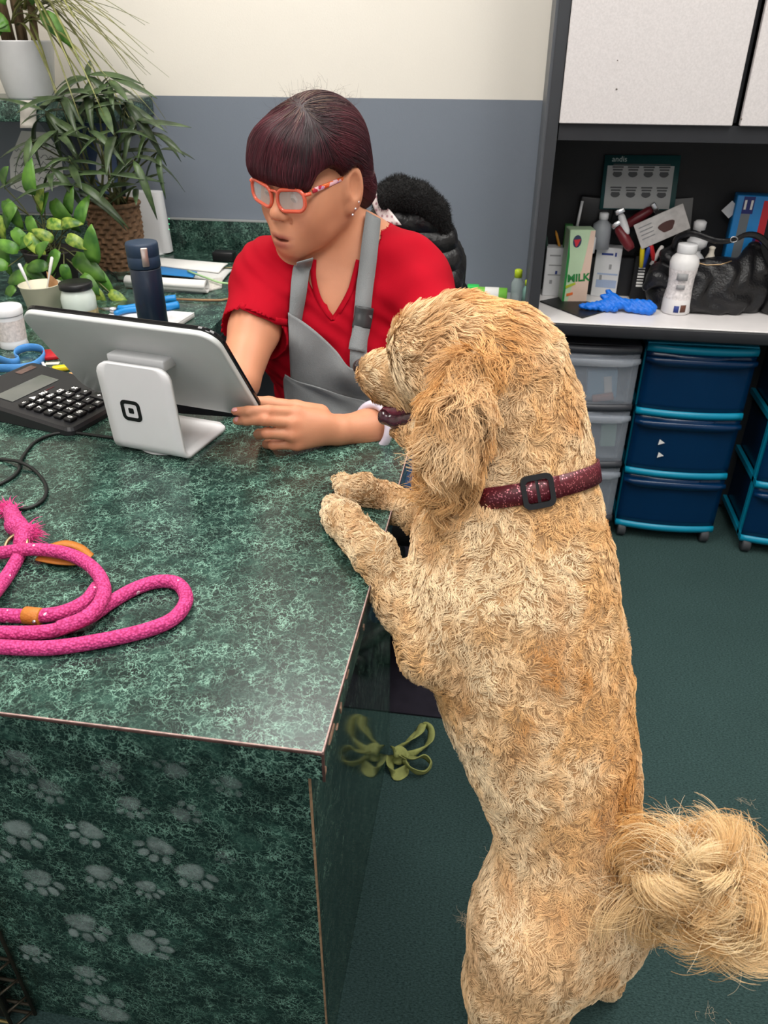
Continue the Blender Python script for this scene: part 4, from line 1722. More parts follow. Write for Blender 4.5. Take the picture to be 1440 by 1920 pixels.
def floral():
    m = mat('floral_temple', (214, 80, 50), .3, coat=.5)
    nt = m.node_tree
    b = bsdf(m)
    tc = nt.nodes.new('ShaderNodeTexCoord')
    v = node(nt, 'ShaderNodeTexVoronoi', Scale=150.0)
    nt.links.new(tc.outputs['Object'], v.inputs['Vector'])
    sp = nt.nodes.new('ShaderNodeSeparateColor')
    nt.links.new(v.outputs['Color'], sp.inputs[0])
    r = nt.nodes.new('ShaderNodeValToRGB')
    r.color_ramp.interpolation = 'CONSTANT'
    for p_, c in ((.0, (222, 84, 40)), (.3, (196, 40, 64)), (.5, (240, 190, 200)), (.68, (232, 110, 50)), (.85, (206, 150, 190))):
        if p_ == 0:
            e = r.color_ramp.elements[0]
        else:
            e = r.color_ramp.elements.new(p_)
        e.color = hexc(c)
    r.color_ramp.elements.remove(r.color_ramp.elements[-1])
    nt.links.new(sp.outputs[0], r.inputs['Fac'])
    nt.links.new(r.outputs['Color'], b.inputs['Base Color'])
    return m


LENS = mat('spectacle_lens', (206, 196, 190), .06, alpha=.34, spec=.9)
gp = []
gf = MB()


def gpt(x, u, df=0.0):
    return Vector(HL(x, .1015 - 1.1 * x * x * 2.2 + df, u))


for s in (-1, 1):
    o = [gpt(s * .0345 + x, .001 + y + .0035 * (x * s > 0)) for x, y in rrect(.054, .035, .0140, 5)]
    gf.tube(o, .0033, 8, closed=True, flat=1.0)
    gp.append(o)
gf.tube([gpt(-.010, .010), gpt(-.004, .0135, .001), gpt(.004, .0135, .001), gpt(.010, .010)], .0024, 8)
for s in (-1, 1):
    gf.tube([gpt(s * .058, .014), gpt(s * .066, .016, -.001), gpt(s * .0685, .0165, -.006)], .003, 8)
gl = gf.build('glasses_frame', CORAL, woman)
for s, o in zip((-1, 1), gp):
    cc = sum(o, Vector()) / len(o)
    nf = Vector(HM[1])
    lm = MB()
    lm.add(o + [cc + nf * .001] + [q - nf * .0012 for q in o] + [cc - nf * .0002],
           [(i, (i + 1) % len(o), len(o)) for i in range(len(o))] + [(len(o) + 1 + (i + 1) % len(o), len(o) + 1 + i, 2 * len(o) + 1) for i in range(len(o))], True)
    lm.build('lens', LENS, gl)
for s in (-1, 1):
    MB().tube([Vector(HL(s * .0690, .080, .0195)), Vector(HL(s * .0735, .045, .0215)), Vector(HL(s * .0765, .010, .0235)), Vector(HL(s * .0765, -.012, .022)), Vector(HL(s * .074, -.028, .004))],
              [.0042, .0040, .0034, .0026, .002], 8, flat=.45, up=Vector(HM[0])).build('temple', floral(), gl)
# eyes under the lids
for s in (-1, 1):
    ey = MB()
    ey.lathe([(.0001, -.011), (.006, -.0092), (.0095, -.0055), (.011, 0), (.0095, .0055), (.006, .0092), (.0001, .011)], 20, c=HL(s * .031, .0795, .0045), M=frame(Vector(HM[0]), Vector(HM[2]), Vector(HM[1])))
    e = ey.build('eye', mat('eye_white', (222, 214, 206), .2), woman)
    ir = MB()
    gz = (Vector(HM[1]) * .86 - Vector(HM[2]) * .45).normalized()
    cx = Vector(HL(s * .031, .0795, .0045))
    ir.lathe([(.0001, .0113), (.003, .0110), (.0050, .0100), (.0052, .0096)], 16, c=cx, M=frame(gz.orthogonal(), gz.cross(gz.orthogonal()), gz))
    ir.build('iris', mat('eye_dark', (34, 22, 18), .12), e)
# ear studs
for (f, u) in ((.002, -.038), (-.006, -.030), (-.015, -.021)):
    MB().lathe([(.0006, -.0016), (.0022, -.0008), (.0024, .0004), (.0012, .0018), (.0003, .002)], 10, c=HL(.0845, f, u), M=frame(Vector(HM[1]), Vector(HM[2]), Vector(HM[0]))).build('ear_stud', mat('crystal', (240, 240, 245), .08, metal=.7), woman)

# ---- bangle
wa = Vector(np.array(at(690, 803, Y=1.165)) - wrL_).normalized()
bc = Vector(at(699, 799, Y=1.158)) + Vector((0, 0, -.002))
bt = (wa + Vector((.0, .22, -.16))).normalized()
b1 = bt.orthogonal().normalized()
b2 = bt.cross(b1)
MB().tube([bc + b1 * (.0375 * math.cos(a)) + b2 * (.0375 * math.sin(a)) for a in np.linspace(0, 2 * math.pi, 48, endpoint=False)], .0076, 12, closed=True).build(
    'bangle', mat('lavender_jade', (214, 206, 222), .2, coat=.5, var=.08, vscale=50), woman)

# ---- hair
Hs = Soft(0.0035)
Hs.ell(HL(0, -.010, .050), (.0815, .101, .091), HR, k=.02)
Hs.ell(HL(0, -.075, -.005), (.056, .042, .060), HR, k=.03)
Hs.ell(HL(.01, -.100, -.030), (.036, .030, .040), HR, k=.02)          # low bun
for s in (-1, 1):
    Hs.ell(HL(s * .050, .020, .052), (.034, .060, .055), HR, k=.03)
Hs.ell(HL(-.006, .066, .062), (.068, .038, .044), HR, k=.025)        # fringe
Hs.cone(HL(-.046, .080, .040), HL(.040, .084, .040), .020, .020, k=.02)
# the face and the ear stay clear
Hs.ell(HL(0, .075, -.055), (.085, .075, .078), HR, k=.006, op='s')
Hs.ell(HL(.078, .046, .010), (.030, .036, .040), HR, k=.012, op='s')
Hs.ell(HL(.090, -.008, -.010), (.030, .036, .050), HR, k=.008, op='s')
Hs.ell(HL(-.084, -.002, -.016), (.024, .028, .040), HR, k=.010, op='s')
Hs.cone(HL(-.05, .01, -.07), HL(.05, .01, -.07), .045, .045, k=.01, op='s')
h_me = Hs.mesh('hair', smooth=2)
HAIRB = mat('dark_burgundy_hair', (40, 18, 24), .5, var=.3, vscale=90)
hair = link('hair', h_me, HAIRB, woman)
h_bvh = bvh_of(h_me)
HS = bpy.data.materials.new('hair_strands')
HS.use_nodes = True
_nt = HS.node_tree
_b = _nt.nodes['Principled BSDF']
_a = _nt.nodes.new('ShaderNodeAttribute')
_a.attribute_name = 'tint'
_nt.links.new(_a.outputs['Color'], _b.inputs['Base Color'])
_b.inputs['Roughness'].default_value = .38
_b.inputs['Specular IOR Level'].default_value = .5
n = 15000
pos, nor = sample_surface(h_me, n, RNG)
loc = (pos - HC) @ HM.T
part = np.array((.012, .030, .142))        # crown whorl where the hair parts
bun = np.array((.0, -.115, -.035))
front_w = 1 / (1 + np.exp(-(loc[:, 1] - .032 - .25 * np.maximum(loc[:, 0], 0) + .10 * (.14 - loc[:, 2])) / .008))
d_front = (loc - part) * np.array((1, .8, 1.0)) + np.array((-.035, .02, -.11))
d_back = bun - loc + np.array((0, 0, .03)) * (loc[:, 2:3] > 0)
dl = d_front / (np.linalg.norm(d_front, axis=1, keepdims=True) + 1e-9) * front_w[:, None] + d_back / (np.linalg.norm(d_back, axis=1, keepdims=True) + 1e-9) * (1 - front_w[:, None])
dw = dl @ HM
Sx = 8
Hp = np.zeros((n, Sx, 3))
p = pos.copy()
Ls = np.where(front_w > .5, RNG.uniform(.03, .055, n), RNG.uniform(.04, .075, n))
for k in range(Sx):
    off = .0006 + .0016 * RNG.random(n) if k == 0 else off
    for i in range(n):
        q = h_bvh.find_nearest(p[i])
        if q[0] is not None:
            nrm_ = np.array(q[1])
            Hp[i, k] = np.array(q[0]) + nrm_ * off[i]
            t = dw[i] - nrm_ * (dw[i] @ nrm_)
            L_ = np.linalg.norm(t)
            p[i] = Hp[i, k] + (t / (L_ + 1e-9)) * Ls[i] / Sx
        else:
            Hp[i, k] = p[i]
hc = np.clip(.5 + .35 * wob(pos, 60, 4)[:, 0] + RNG.normal(0, .25, n), 0, 1)[:, None]
hcol = lin((34, 14, 22)) * (1 - hc) + lin((92, 34, 46)) * hc
grey = (np.linalg.norm((loc - part) / np.array((.03, .035, .03)), axis=1) < 1) & (RNG.random(n) < .35)
hcol[grey] = lin((120, 96, 84))
hs_ = strands('hair_strands', Hp, .00030, HS, hair, tip=.5)
set_tint(hs_, hcol)
hs_['kind'] = 'stuff'
# flyaway hairs above the crown
n = 150
pos, nor = sample_surface(h_me, n, RNG, weight=lambda c, q: ((c - HC) @ HM.T)[:, 2] > .11)
Fp = np.zeros((n, 8, 3))
d = nor * .5 + RNG.normal(0, .5, (n, 3))
p = pos.copy()
ll = RNG.uniform(.015, .04, n)
for k in range(8):
    Fp[:, k] = p
    d = d / np.linalg.norm(d, axis=1, keepdims=True)
    p = p + d * (ll / 7)[:, None]
    d = d + RNG.normal(0, .22, (n, 3)) - nor * .09
fl = strands('flyaway_hair', Fp, .00012, HS, hair, tip=.5)
set_tint(fl, np.tile(lin((60, 34, 34)), (n, 1)))
fl['kind'] = 'stuff'

# ---- chair and the jacket hung over its back
chair = thing('office_chair', 'black office chair under the seated person, a jacket hung over its back', 'chair', (-.2, 1.62, 0))
CH = mat('black_fabric', (22, 22, 24), .8, bump=.2, bscale=500)
MB().box((-.22, 1.60, .435), (.46, .44, .08), bev=.03, seg=3).build('seat', CH, chair)
MB().lathe([(.03, .12), (.03, .25), (.02, .26), (.02, .40)], 16, c=(-.22, 1.60, 0)).build('column', mat('black_plastic'), chair)
for k in range(5):
    a = 2 * math.pi * k / 5 + .4
    lg = MB()
    lg.tube([(-.22 + .02 * math.cos(a), 1.60 + .02 * math.sin(a), .13), (-.22 + .25 * math.cos(a), 1.60 + .25 * math.sin(a), .075)], [.025, .016], 8)
    lo_ = lg.build('leg', mat('black_plastic'), chair)
    cq = Vector((-.22 + .25 * math.cos(a), 1.60 + .25 * math.sin(a), .033))
    cm = MB()
    cm.lathe([(.028, -.012), (.028, .012)], 16, c=cq, M=frame((0, 0, 1), (-math.sin(a), math.cos(a), 0)))
    cm.build('caster', mat('black_plastic'), lo_)
MB().tube([(-.17, 1.80, .42), (-.165, 1.86, .55), (-.16, 1.86, .80)], .02, 8).build('back_bar', mat('black_plastic'), chair)
bk = Soft(.008)
bk.cone((-.22, 1.875, .70), (-.19, 1.89, .88), .13, .10, k=.02, flat=((0, 1, 0), .25))
link('backrest', bk.mesh('backrest'), CH, chair)
PUFF = mat('black_nylon', (20, 20, 23), .38, bump=.5, bscale=45, var=.2)
jk = thing('puffer_jacket', 'black puffer jacket with fleece collar hanging over the chair back', 'jacket', (-.1, 1.86, .6))
for i, (py, xl, xr) in enumerate(((415, 690, 838), (452, 690, 850), (488, 690, 858), (524, 690, 864), (560, 690, 872), (600, 690, 876))):
    sq = Soft(.005)
    a, b = np.array(at(xl + 35, py, Y=1.80)), np.array(at(xr - 22, py, Y=1.83))
    sq.cone(a, b, .040, .036, k=.01, flat=((0, 1, 0), 1.0))
    sq.cone(a + (0, .05, 0), b + (0, .05, 0), .036, .034, k=.02)
    link('quilted_panel', sq.mesh('quilted_panel', extra=lambda D, ax: (D + .002 * np.sin(np.stack(np.meshgrid(*ax, indexing='ij'), -1) @ np.array((110., 40., 60.)))).astype(np.float32), smooth=1), PUFF, jk)
sq = Soft(.005)
sq.chain([PT(722, 372, 1.78, 26), PT(748, 362, 1.79, 26), PT(785, 372, 1.80, 25), PT(815, 396, 1.81, 22), PT(832, 430, 1.82, 16)], .02)
cl = sq.mesh('fleece_collar', smooth=1)
link('fleece_collar', cl, mat('black_fleece', (14, 14, 15), .95, bump=1.0, bscale=220), jk)
fpos, fnor = sample_surface(cl, 5000, RNG)
fd = fnor + RNG.normal(0, .5, fpos.shape)
fd /= np.linalg.norm(fd, axis=1, keepdims=True)
FB = mat('black_pile', (16, 16, 17), .8)
st_ = strands('fleece_pile', np.stack([fpos, fpos + fd * .004, fpos + fd * .007 + RNG.normal(0, .002, fpos.shape)], 1), .0004, FB, jk)
st_['kind'] = 'stuff'


def plaid():
    m = mat('pale_pink_plaid', (226, 208, 208), .85)
    nt = m.node_tree
    b = bsdf(m)
    tc = nt.nodes.new('ShaderNodeTexCoord')
    w1 = node(nt, 'ShaderNodeTexWave', Scale=28.0)
    w1.bands_direction = 'X'
    w2 = node(nt, 'ShaderNodeTexWave', Scale=24.0)
    w2.bands_direction = 'Z'
    for w in (w1, w2):
        nt.links.new(tc.outputs['Object'], w.inputs['Vector'])
    mx = nt.nodes.new('ShaderNodeMath')
    mx.operation = 'MULTIPLY'
    nt.links.new(w1.outputs['Fac'], mx.inputs[0])
    nt.links.new(w2.outputs['Fac'], mx.inputs[1])
    r = nt.nodes.new('ShaderNodeValToRGB')
    r.color_ramp.elements[0].color = hexc((236, 224, 222))
    r.color_ramp.elements[1].color = hexc((168, 120, 132))
    r.color_ramp.elements[0].position = .35
    nt.links.new(mx.outputs[0], r.inputs['Fac'])
    nt.links.new(r.outputs['Color'], b.inputs['Base Color'])
    return m


gr = []
for i in range(9):
    t = i / 8
    gr.append([at(690 + 25 * t + 8 * s_ + 30 * t * s_, 362 + 60 * t - 10 * s_ * (1 - t), Y=1.752 + .004 * s_ - .006 * math.sin(t * 5 + s_ * 3)) for s_ in np.linspace(0, 1, 7)])
tag(MB().sheet(gr, .004).build('plaid_scarf', plaid()), 'pale pink and white plaid cloth hanging on the front of the black jacket', 'cloth')


# ================================================================== things on the counter
WHITE = mat('white_plastic', (232, 232, 234), .35, var=.02)
BLKP = mat('black_plastic')
STEEL = mat('steel', (190, 190, 192), .25, metal=1.0)
PAPER = mat('white_paper', (230, 229, 226), .8, var=.03)

# ---- point-of-sale display on its bent white foot
ya = math.radians(-11.3)
u_ = Vector((math.cos(ya), math.sin(ya), 0))
n_ = Vector((-math.sin(ya), math.cos(ya), 0))
ti = math.radians(34)
yup = (Vector((0, 0, 1)) * math.cos(ti) - n_ * math.sin(ti)).normalized()
DF = frame(u_, yup)                      # local z looks back towards the camera
TL = Vector((-.722, 1.052, .989))
dw_, dh_ = .34, .205
dc = TL + u_ * dw_ / 2 - yup * dh_ / 2
reg = thing('payment_terminal', 'white payment terminal with a tilted tablet display seen from behind', 'terminal', at(278, 862, Z=DESK))
MB().prism(rrect(dw_, dh_, .030, 8), .010, M=DF, c=dc - DF @ Vector((0, 0, .010)), bev=.0025, smooth=True).build('display_shell', mat('satin_shell', (192, 195, 194), .28, var=.02), reg)
MB().prism(rrect(dw_ + .001, dh_ + .001, .030, 8), .0065, M=DF, c=dc - DF @ Vector((0, 0, .0168)), bev=.0015).build('screen_bezel', mat('black_glass', (14, 14, 16), .12), reg)
MB().prism(rrect(dw_ - .03, dh_ - .03, .008, 4), .0008, M=DF, c=dc - DF @ Vector((0, 0, .0178))).build('screen', mat('lit_screen', (205, 215, 225), .2, emis=.6), reg)
lg0 = Vector(((-.602 - .465) / 2, (1.048 + 1.009) / 2, DESK + .0055)) + u_ * .002
prof = []
for k in range(13):
    t = k / 12
    t = 1 - (1 - t) ** 1.9
    prof.append((-.010 * t, .132 * t + .018))
prof = prof[::-1]
for k in range(1, 8):
    a = math.radians(90 * k / 8)
    prof.append((.018 * (1 - math.cos(a)), .018 * (1 - math.sin(a))))
for k in range(0, 11):
    prof.append((.018 + .118 * k / 10, 0))
LW = .128
grid = []
for i, (a, z) in enumerate(prof):
    # rounded free corners
    d_top = (prof[0][1] - z)
    d_end = (prof[-1][0] - a)
    hw = LW / 2
    for dd, rr_ in ((d_top if i < 13 else 9, .020), (d_end if i > 18 else 9, .018)):
        if dd < rr_:
            hw = min(hw, LW / 2 - rr_ + math.sqrt(max(0, rr_ ** 2 - (rr_ - dd) ** 2)))
    grid.append([lg0 + n_ * a + Vector((0, 0, z)) + u_ * (hw * s) for s in np.linspace(-1, 1, 9)])
MB().sheet(grid, .0075).build('bent_foot', WHITE, reg)
tpz = prof[0][1]
brk = lg0 + n_ * (.006) + Vector((0, 0, tpz - .004))
MB().box(brk + n_ * .010 + Vector((0, 0, .004)), (.100, .034, .018), M=frame(u_, n_), bev=.003).build('hinge_bracket', mat('grey_hinge', (188, 189, 191), .3), reg)
MB().lathe([(.047, 0), (.05, .001), (.05, .003), (.046, .0035)], 32, c=lg0 + n_ * .055 - Vector((0, 0, .0053))).build('swivel_disc', mat('clear_rubber', (205, 208, 208), .3), reg)
# the mark on the foot: ring of a rounded square with a small square inside
lc_ = at(250, 768, Y=lg0.y)
fz = (Vector((0, 0, 1)) * .132 + n_ * -.010).normalized()
LF = frame(u_, fz)
lo0 = Vector((0, 0, 0))
q = (lc_ - lg0)
lpos = lg0 + u_ * q.dot(u_) + Vector((0, 0, q.z)) - n_ * (.010 * (q.z - .018) / .132 + .0040)
ringv, ringf = [], []
oo, ii = rrect(.0350, .0350, .0085, 5), rrect(.0230, .0230, .0035, 5)
for z in (0, .0006):
    for pl in (oo, ii):
        ringv += [lpos + LF @ Vector((x, y, z)) for x, y in pl]
nO = len(oo)
for k in range(nO):
    j = (k + 1) % nO
    ringf += [(k, j, nO + j, nO + k), (2 * nO + k, 2 * nO + j, 3 * nO + j, 3 * nO + k), (k, j, 2 * nO + j, 2 * nO + k), (nO + k, nO + j, 3 * nO + j, 3 * nO + k)]
lgm = MB().add(ringv, ringf)
lgm.prism(rrect(.0090, .0090, .0015, 3), .0006, M=LF, c=lpos)
lgm.build('logo_mark', mat('logo_black', (16, 16, 17), .4), reg)

# ---- desk calculator
CX, CY = Vector((.2413, .9705, 0)), Vector((-.9705, .2413, 0))
co = Vector((-.7679, 1.1218, 0))
calc = thing('desk_calculator', 'black desk calculator with grey display and white-marked keys', 'calculator', (co.x, co.y, DESK))
tl = math.radians(4)
CF = frame(CX, CY)


def cpt(x, y, z):
    return co + CX * x + CY * y + Vector((0, 0, z + .10 * (y + .088)))


bodyM = MB()
pl = rrect(.178, .248, .014, 4, c=(.061, .036))
vs = [cpt(x, y, 0) for x, y in pl]
vs = [Vector((v.x, v.y, DESK + .001)) for v in vs]
vs += [cpt(x, y, DESK + .008) for x, y in pl]
pin = rrect(.170, .240, .012, 4, c=(.061, .036))
vs += [cpt(x, y, DESK + .013) for x, y in pin]
k_ = len(pl)
fs = [(i, (i + 1) % k_, k_ + (i + 1) % k_, k_ + i) for i in range(k_)] + [(k_ + i, k_ + (i + 1) % k_, 2 * k_ + (i + 1) % k_, 2 * k_ + i) for i in range(k_)] + [tuple(range(k_ - 1, -1, -1)), tuple(2 * k_ + i for i in range(k_))]
bodyM.add(vs, fs)
CBODY = mat('calculator_black', (36, 36, 39), .42, var=.05)
bodyM.build('body', CBODY, calc)
CT = DESK + .0132


def cbox(x, y, sx, sy, h, name, m, parent=calc, bev=.0012):
    c = cpt(x, y, CT + h / 2)
    up = (Vector((0, 0, 1)) - CY * .10).normalized()
    M = frame(CX, up.cross(CX), up)
    return MB().box(c, (sx, sy, h), M=M, bev=bev).build(name, m, parent), c, M


cbox(.055, .080, .112, .040, .0016, 'display', mat('lcd_grey', (104, 106, 102), .25))
cbox(.112, .138, .040, .014, .0012, 'solar_cell', mat('solar_brown', (98, 78, 72), .3, var=.2, vscale=200))
cbox(.005, .142, .03, .003, .0005, 'red_mark', mat('faded_red', (96, 34, 40), .5), bev=0)
cbox(.075, .048, .02, .0016, .0005, 'red_mark', mat('faded_red'), bev=0)
LEG = mat('key_legend', (236, 236, 236), .5)
KEY = mat('key_black', (27, 27, 29), .38)
keys = []
for r, row in enumerate((('7', '8', '9', 'C'), ('4', '5', '6', '\u00d7'), ('1', '2', '3', '\u2212'), ('0', '00', '.', '='))):
    for k, s in enumerate(row):
        keys.append((s, k * .0229, -r * .0213, .0185, .0155))
for k, s in enumerate(('MRC', 'M-', 'M+', 'CE')):
    keys.append((s, k * .0229, .0187, .0185, .0115))
for k, s in enumerate(('+/-', '\u25b6', 'MU')):
    keys.append((s, k * .0229, .0346, .0185, .0105))
keys += [('%', .0229 * 4, .006, .0185, .0135), ('\u00f7', .0229 * 4, -.0180, .0185, .0135), ('+', .0229 * 4, -.0480, .0185, .030)]
for s, x, y, sx, sy in keys:
    ko, c, M = cbox(x, y, sx, sy, .0060, 'key', KEY, bev=.0020)
    up = M.col[2]
    T = Matrix.Translation(c + Vector(up) * .0031) @ M.to_4x4()
    text_mesh('legend', s, .0125 if len(s) == 1 else (.0105 if len(s) == 2 else .0062), T, LEG, ko, .0002, bold=.0003)

# ---- pink rope leash
def rope_mat():
    m = bpy.data.materials.new('pink_braided_rope')
    m.use_nodes = True
    nt = m.node_tree
    L = nt.links.new
    b = nt.nodes['Principled BSDF']
    tc = nt.nodes.new('ShaderNodeTexCoord')
    v = node(nt, 'ShaderNodeTexVoronoi', Scale=330.0)
    L(tc.outputs['Object'], v.inputs['Vector'])
    r = nt.nodes.new('ShaderNodeValToRGB')
    r.color_ramp.elements[0].color = hexc((236, 84, 158))
    r.color_ramp.elements[1].position = .75
    r.color_ramp.elements[1].color = hexc((168, 30, 98))
    L(v.outputs['Distance'], r.inputs['Fac'])
    n = node(nt, 'ShaderNodeTexNoise', Scale=95.0, Detail=1.0)
    L(tc.outputs['Object'], n.inputs['Vector'])
    gt = nt.nodes.new('ShaderNodeMath')
    gt.operation = 'GREATER_THAN'
    gt.inputs[1].default_value = .765
    L(n.outputs['Fac'], gt.inputs[0])
    mx = nt.nodes.new('ShaderNodeMixRGB')
    L(gt.outputs[0], mx.inputs['Fac'])
    L(r.outputs['Color'], mx.inputs['Color1'])
    mx.inputs['Color2'].default_value = hexc((244, 190, 214))
    L(mx.outputs['Color'], b.inputs['Base Color'])
    bp = nt.nodes.new('ShaderNodeBump')
    bp.invert = True
    bp.inputs['Strength'].default_value = .7
    bp.inputs['Distance'].default_value = .002
    L(v.outputs['Distance'], bp.inputs['Height'])
    L(bp.outputs['Normal'], b.inputs['Normal'])
    b.inputs['Roughness'].default_value = .75
    return m


ROPE = rope_mat()
RR = .0083


def on_desk(pts, h=RR):
    out = []
    for q in pts:
        z = DESK + h + (q[2] if len(q) > 2 else 0)
        out.append(at(q[0], q[1], Z=z))
    return out


leash = thing('rope_leash', 'bright pink rope leash with tan leather tabs coiled on the counter', 'leash', at(120, 1150, Z=DESK))
MB().tube(spline(on_desk([(-150, 1196), (-90, 1208), (0, 1213), (90, 1215), (180, 1203), (270, 1183), (325, 1160), (349, 1125), (335, 1096), (300, 1090), (255, 1103), (210, 1128), (165, 1158, .004), (110, 1180), (50, 1187), (-90, 1186), (-148, 1193)]), 8), RR, 14).build('rope', ROPE, leash)
MB().tube(spline(on_desk([(-60, 1154), (-130, 1143), (-168, 1100), (-130, 1058), (-90, 1046, .0), (-10, 1038, .003), (60, 1030, .009), (125, 1038, .010), (172, 1063, .008), (194, 1098, .010), (188, 1130, .014), (160, 1158, .016), (110, 1178, .012)]), 8), RR, 14).build('rope', ROPE, leash)
MB().tube(spline(on_desk([(-62, 1154), (0, 1154), (60, 1155), (115, 1149), (160, 1128), (183, 1100, .0)]), 8), RR, 14).build('rope', ROPE, leash)
MB().tube(spline(on_desk([(40, 1010, .004), (36, 1040, .0), (10, 1085, .0), (-30, 1135, .012), (-62, 1172, .016), (-75, 1186, .012)]), 8), RR, 14).build('rope', ROPE, leash)
kt = Soft(.002)
kp = on_desk([(20, 958, .004), (30, 985, .010), (48, 1000, .010), (40, 1018, .006)])
kt.chain(list(zip([np.array(q) for q in kp], (.010, .013, .012, .010))), .006)
link('knot', kt.mesh('knot'), ROPE, leash)
kp0 = np.array(kp[0])
fr_ = []
for k in range(420):
    a = RNG.normal(size=3) * (.5, .5, .3) + np.array((-.9, .5, .1) if k % 3 else (.7, .4, .1))
    a /= np.linalg.norm(a)
    s0 = np.array(kp[0] if k % 3 else kp[2]) + RNG.normal(size=3) * .004
    l_ = RNG.uniform(.008, .026)
    fr_.append([s0, s0 + a * l_ * .5 + RNG.normal(size=3) * .001, s0 + a * l_ + np.array((0, 0, -.004))])
fs_ = strands('frayed_fibres', np.array(fr_), .0006, mat('pink_fibre', (226, 62, 140), .8), leash)
fs_['kind'] = 'stuff'
ra = at(30, 1022, Z=DESK + .014)
MB().tube([ra + Vector((.014 * math.cos(a), .004 * math.sin(a) + .010 * math.sin(a), .008 * math.sin(a))) for a in np.linspace(0, 2 * math.pi, 24, endpoint=False)], .0022, 8, closed=True).build('metal_ring', mat('brass_ring', (166, 140, 108), .3, metal=.9), leash)
TAN = mat('tan_leather', (186, 112, 40), .5, bump=.2, bscale=300, var=.12)
c0_ = at(62, 1155, Z=DESK + RR)
MB().lathe([(RR + .0012, -.010), (RR + .0018, -.009), (RR + .0018, .009), (RR + .0012, .010)], 20, c=c0_, M=frame((0, 1, 0), (0, 0, 1), (1, 0, 0))).build('leather_tab', TAN, leash)
MB().lathe([(.0022, 0), (.0022, .001), (.0008, .0014)], 10, c=at(64, 1166, Z=DESK + .011), M=frame((1, 0, 0), (0, .6, .8))).build('rivet', STEEL, leash)
lp = spline(on_desk([(72, 1046, -.004), (110, 1053, -.004), (150, 1054, -.004), (170, 1044, -.004)]), 6)
MB().sheet([[q + Vector((0, .007, .001)), q + Vector((0, 0, .002)), q + Vector((0, -.007, .001))] for q in lp], .002).build('leather_strip', TAN, leash)
lp = spline(on_desk([(80, 1030, -.002), (118, 1020, 0.004), (150, 1028, .002), (172, 1046, .0)]), 6)
MB().sheet([[q + Vector((0, .006, .001)), q + Vector((0, 0, .002)), q + Vector((0, -.006, .001))] for q in lp], .002).build('leather_strip', TAN, leash)

# ---- black power cable
cbl = thing('power_cable', 'thin black power cable looping on the counter beside the terminal', 'cable', at(60, 900, Z=DESK))
CB = mat('black_rubber', (22, 24, 24), .5)
MB().tube(spline(on_desk([(235, 824), (190, 818), (120, 811), (70, 826), (42, 858), (33, 885), (5, 905), (-50, 925)], .0028), 8), .0026, 8).build('cable_run', CB, cbl)
MB().tube(spline(on_desk([(-60, 858), (0, 861, .0), (35, 866, .005), (65, 882), (86, 910), (82, 935), (55, 952), (20, 953), (0, 945), (-60, 915)], .0028), 8), .0026, 8).build('cable_run', CB, cbl)

# ---- thermos
th = Vector((-.748, 1.56, DESK))
tm = thing('vacuum_flask', 'tall navy vacuum flask with a steel latch on its lid', 'flask', th)
NAVY = mat('navy_powder_coat', (26, 38, 56), .38, coat=.2, var=.04)
MB().lathe([(.029, 0), (.0315, .002), (.0318, .158), (.0308, .160)], 40, c=th).build('body', NAVY, tm)
MB().lathe([(.0318, .161), (.0332, .163), (.0332, .183), (.0326, .184), (.0326, .1855), (.0332, .1865), (.0332, .208), (.0315, .2115), (.026, .2125)], 40, c=th).build('lid', mat('navy_lid', (34, 52, 74), .5), tm)
vd = (CAMP - th)
vd.z = 0
vd.normalize()
vd = (vd + Vector((.10, 0, 0))).normalized()
sx_ = vd.cross(Vector((0, 0, 1)))
MB().box(th + vd * .0345 + Vector((0, 0, .187)), (.014, .038, .004), M=frame(sx_, (0, 0, 1)), bev=.0018).build('latch', mat('brushed_latch', (206, 190, 182), .28, metal=.8), tm)

# ---- white medicine jar, tub of brushes, glass jar with black lid
q = Vector((-1.035, 1.478, DESK))
o = thing('pill_bottle', 'white plastic pill jar with a screw lid beside the blue band', 'bottle', q)
MB().lathe([(.027, 0), (.0295, .003), (.0275, .012), (.031, .070), (.031, .074)], 32, c=q).build('body', WHITE, o)
MB().lathe([(.0322, .071), (.0328, .073), (.0328, .086), (.031, .0885), (.02, .0892)], 32, c=q).build('lid', WHITE, o)
MB().lathe([(.0281, .018), (.0310, .062)], 24, c=q, closed=False).build('label', mat('pale_label', (222, 212, 208), .6, var=.2, vscale=160), o)
q = Vector((-1.115, 1.745, DESK))
o = thing('plastic_tub', 'cream plastic tub holding brushes behind the white pill jar', 'tub', q)
MB().lathe([(.036, 0), (.038, .002), (.048, .060), (.050, .062), (.047, .062), (.0365, .006), (.001, .006)], 32, c=q, closed=False).build('body', mat('cream_plastic', (212, 206, 184), .5), o)
BRN = mat('kraft_brown', (158, 116, 78), .8)
for lab, nm, cat, a, b, r, m in (('white toothbrush leaning out of the cream tub', 'toothbrush', 'toothbrush', (-.01, -.01, .01), (-.034, -.012, .112), .0035, WHITE),
                            ('slim white spatula standing in the cream tub', 'plastic_spatula', 'spatula', (.0, .0, .01), (.042, .01, .125), .0030, PAPER)):
    t_ = MB()
    A_, B_ = q + Vector(a), q + Vector(b)
    t_.tube([A_, A_.lerp(B_, .6), A_.lerp(B_, .7), A_.lerp(B_, .98), B_], [r, r, r * 1.9, r * 2.1, r * .8], 8, flat=.55)
    tag(t_.build(nm, m), lab, cat)
tag(MB().sheet([[q + Vector((.012 + .024 * s_, .012 * t + .01, .012 + .075 * t * (1 - .3 * s_))) for s_ in np.linspace(0, 1, 5)] for t in np.linspace(0, 1, 5)], .0015).build('kraft_card', BRN),
    'small brown kraft card tucked into the cream tub', 'card')
q = Vector((-.995, 1.70, DESK))
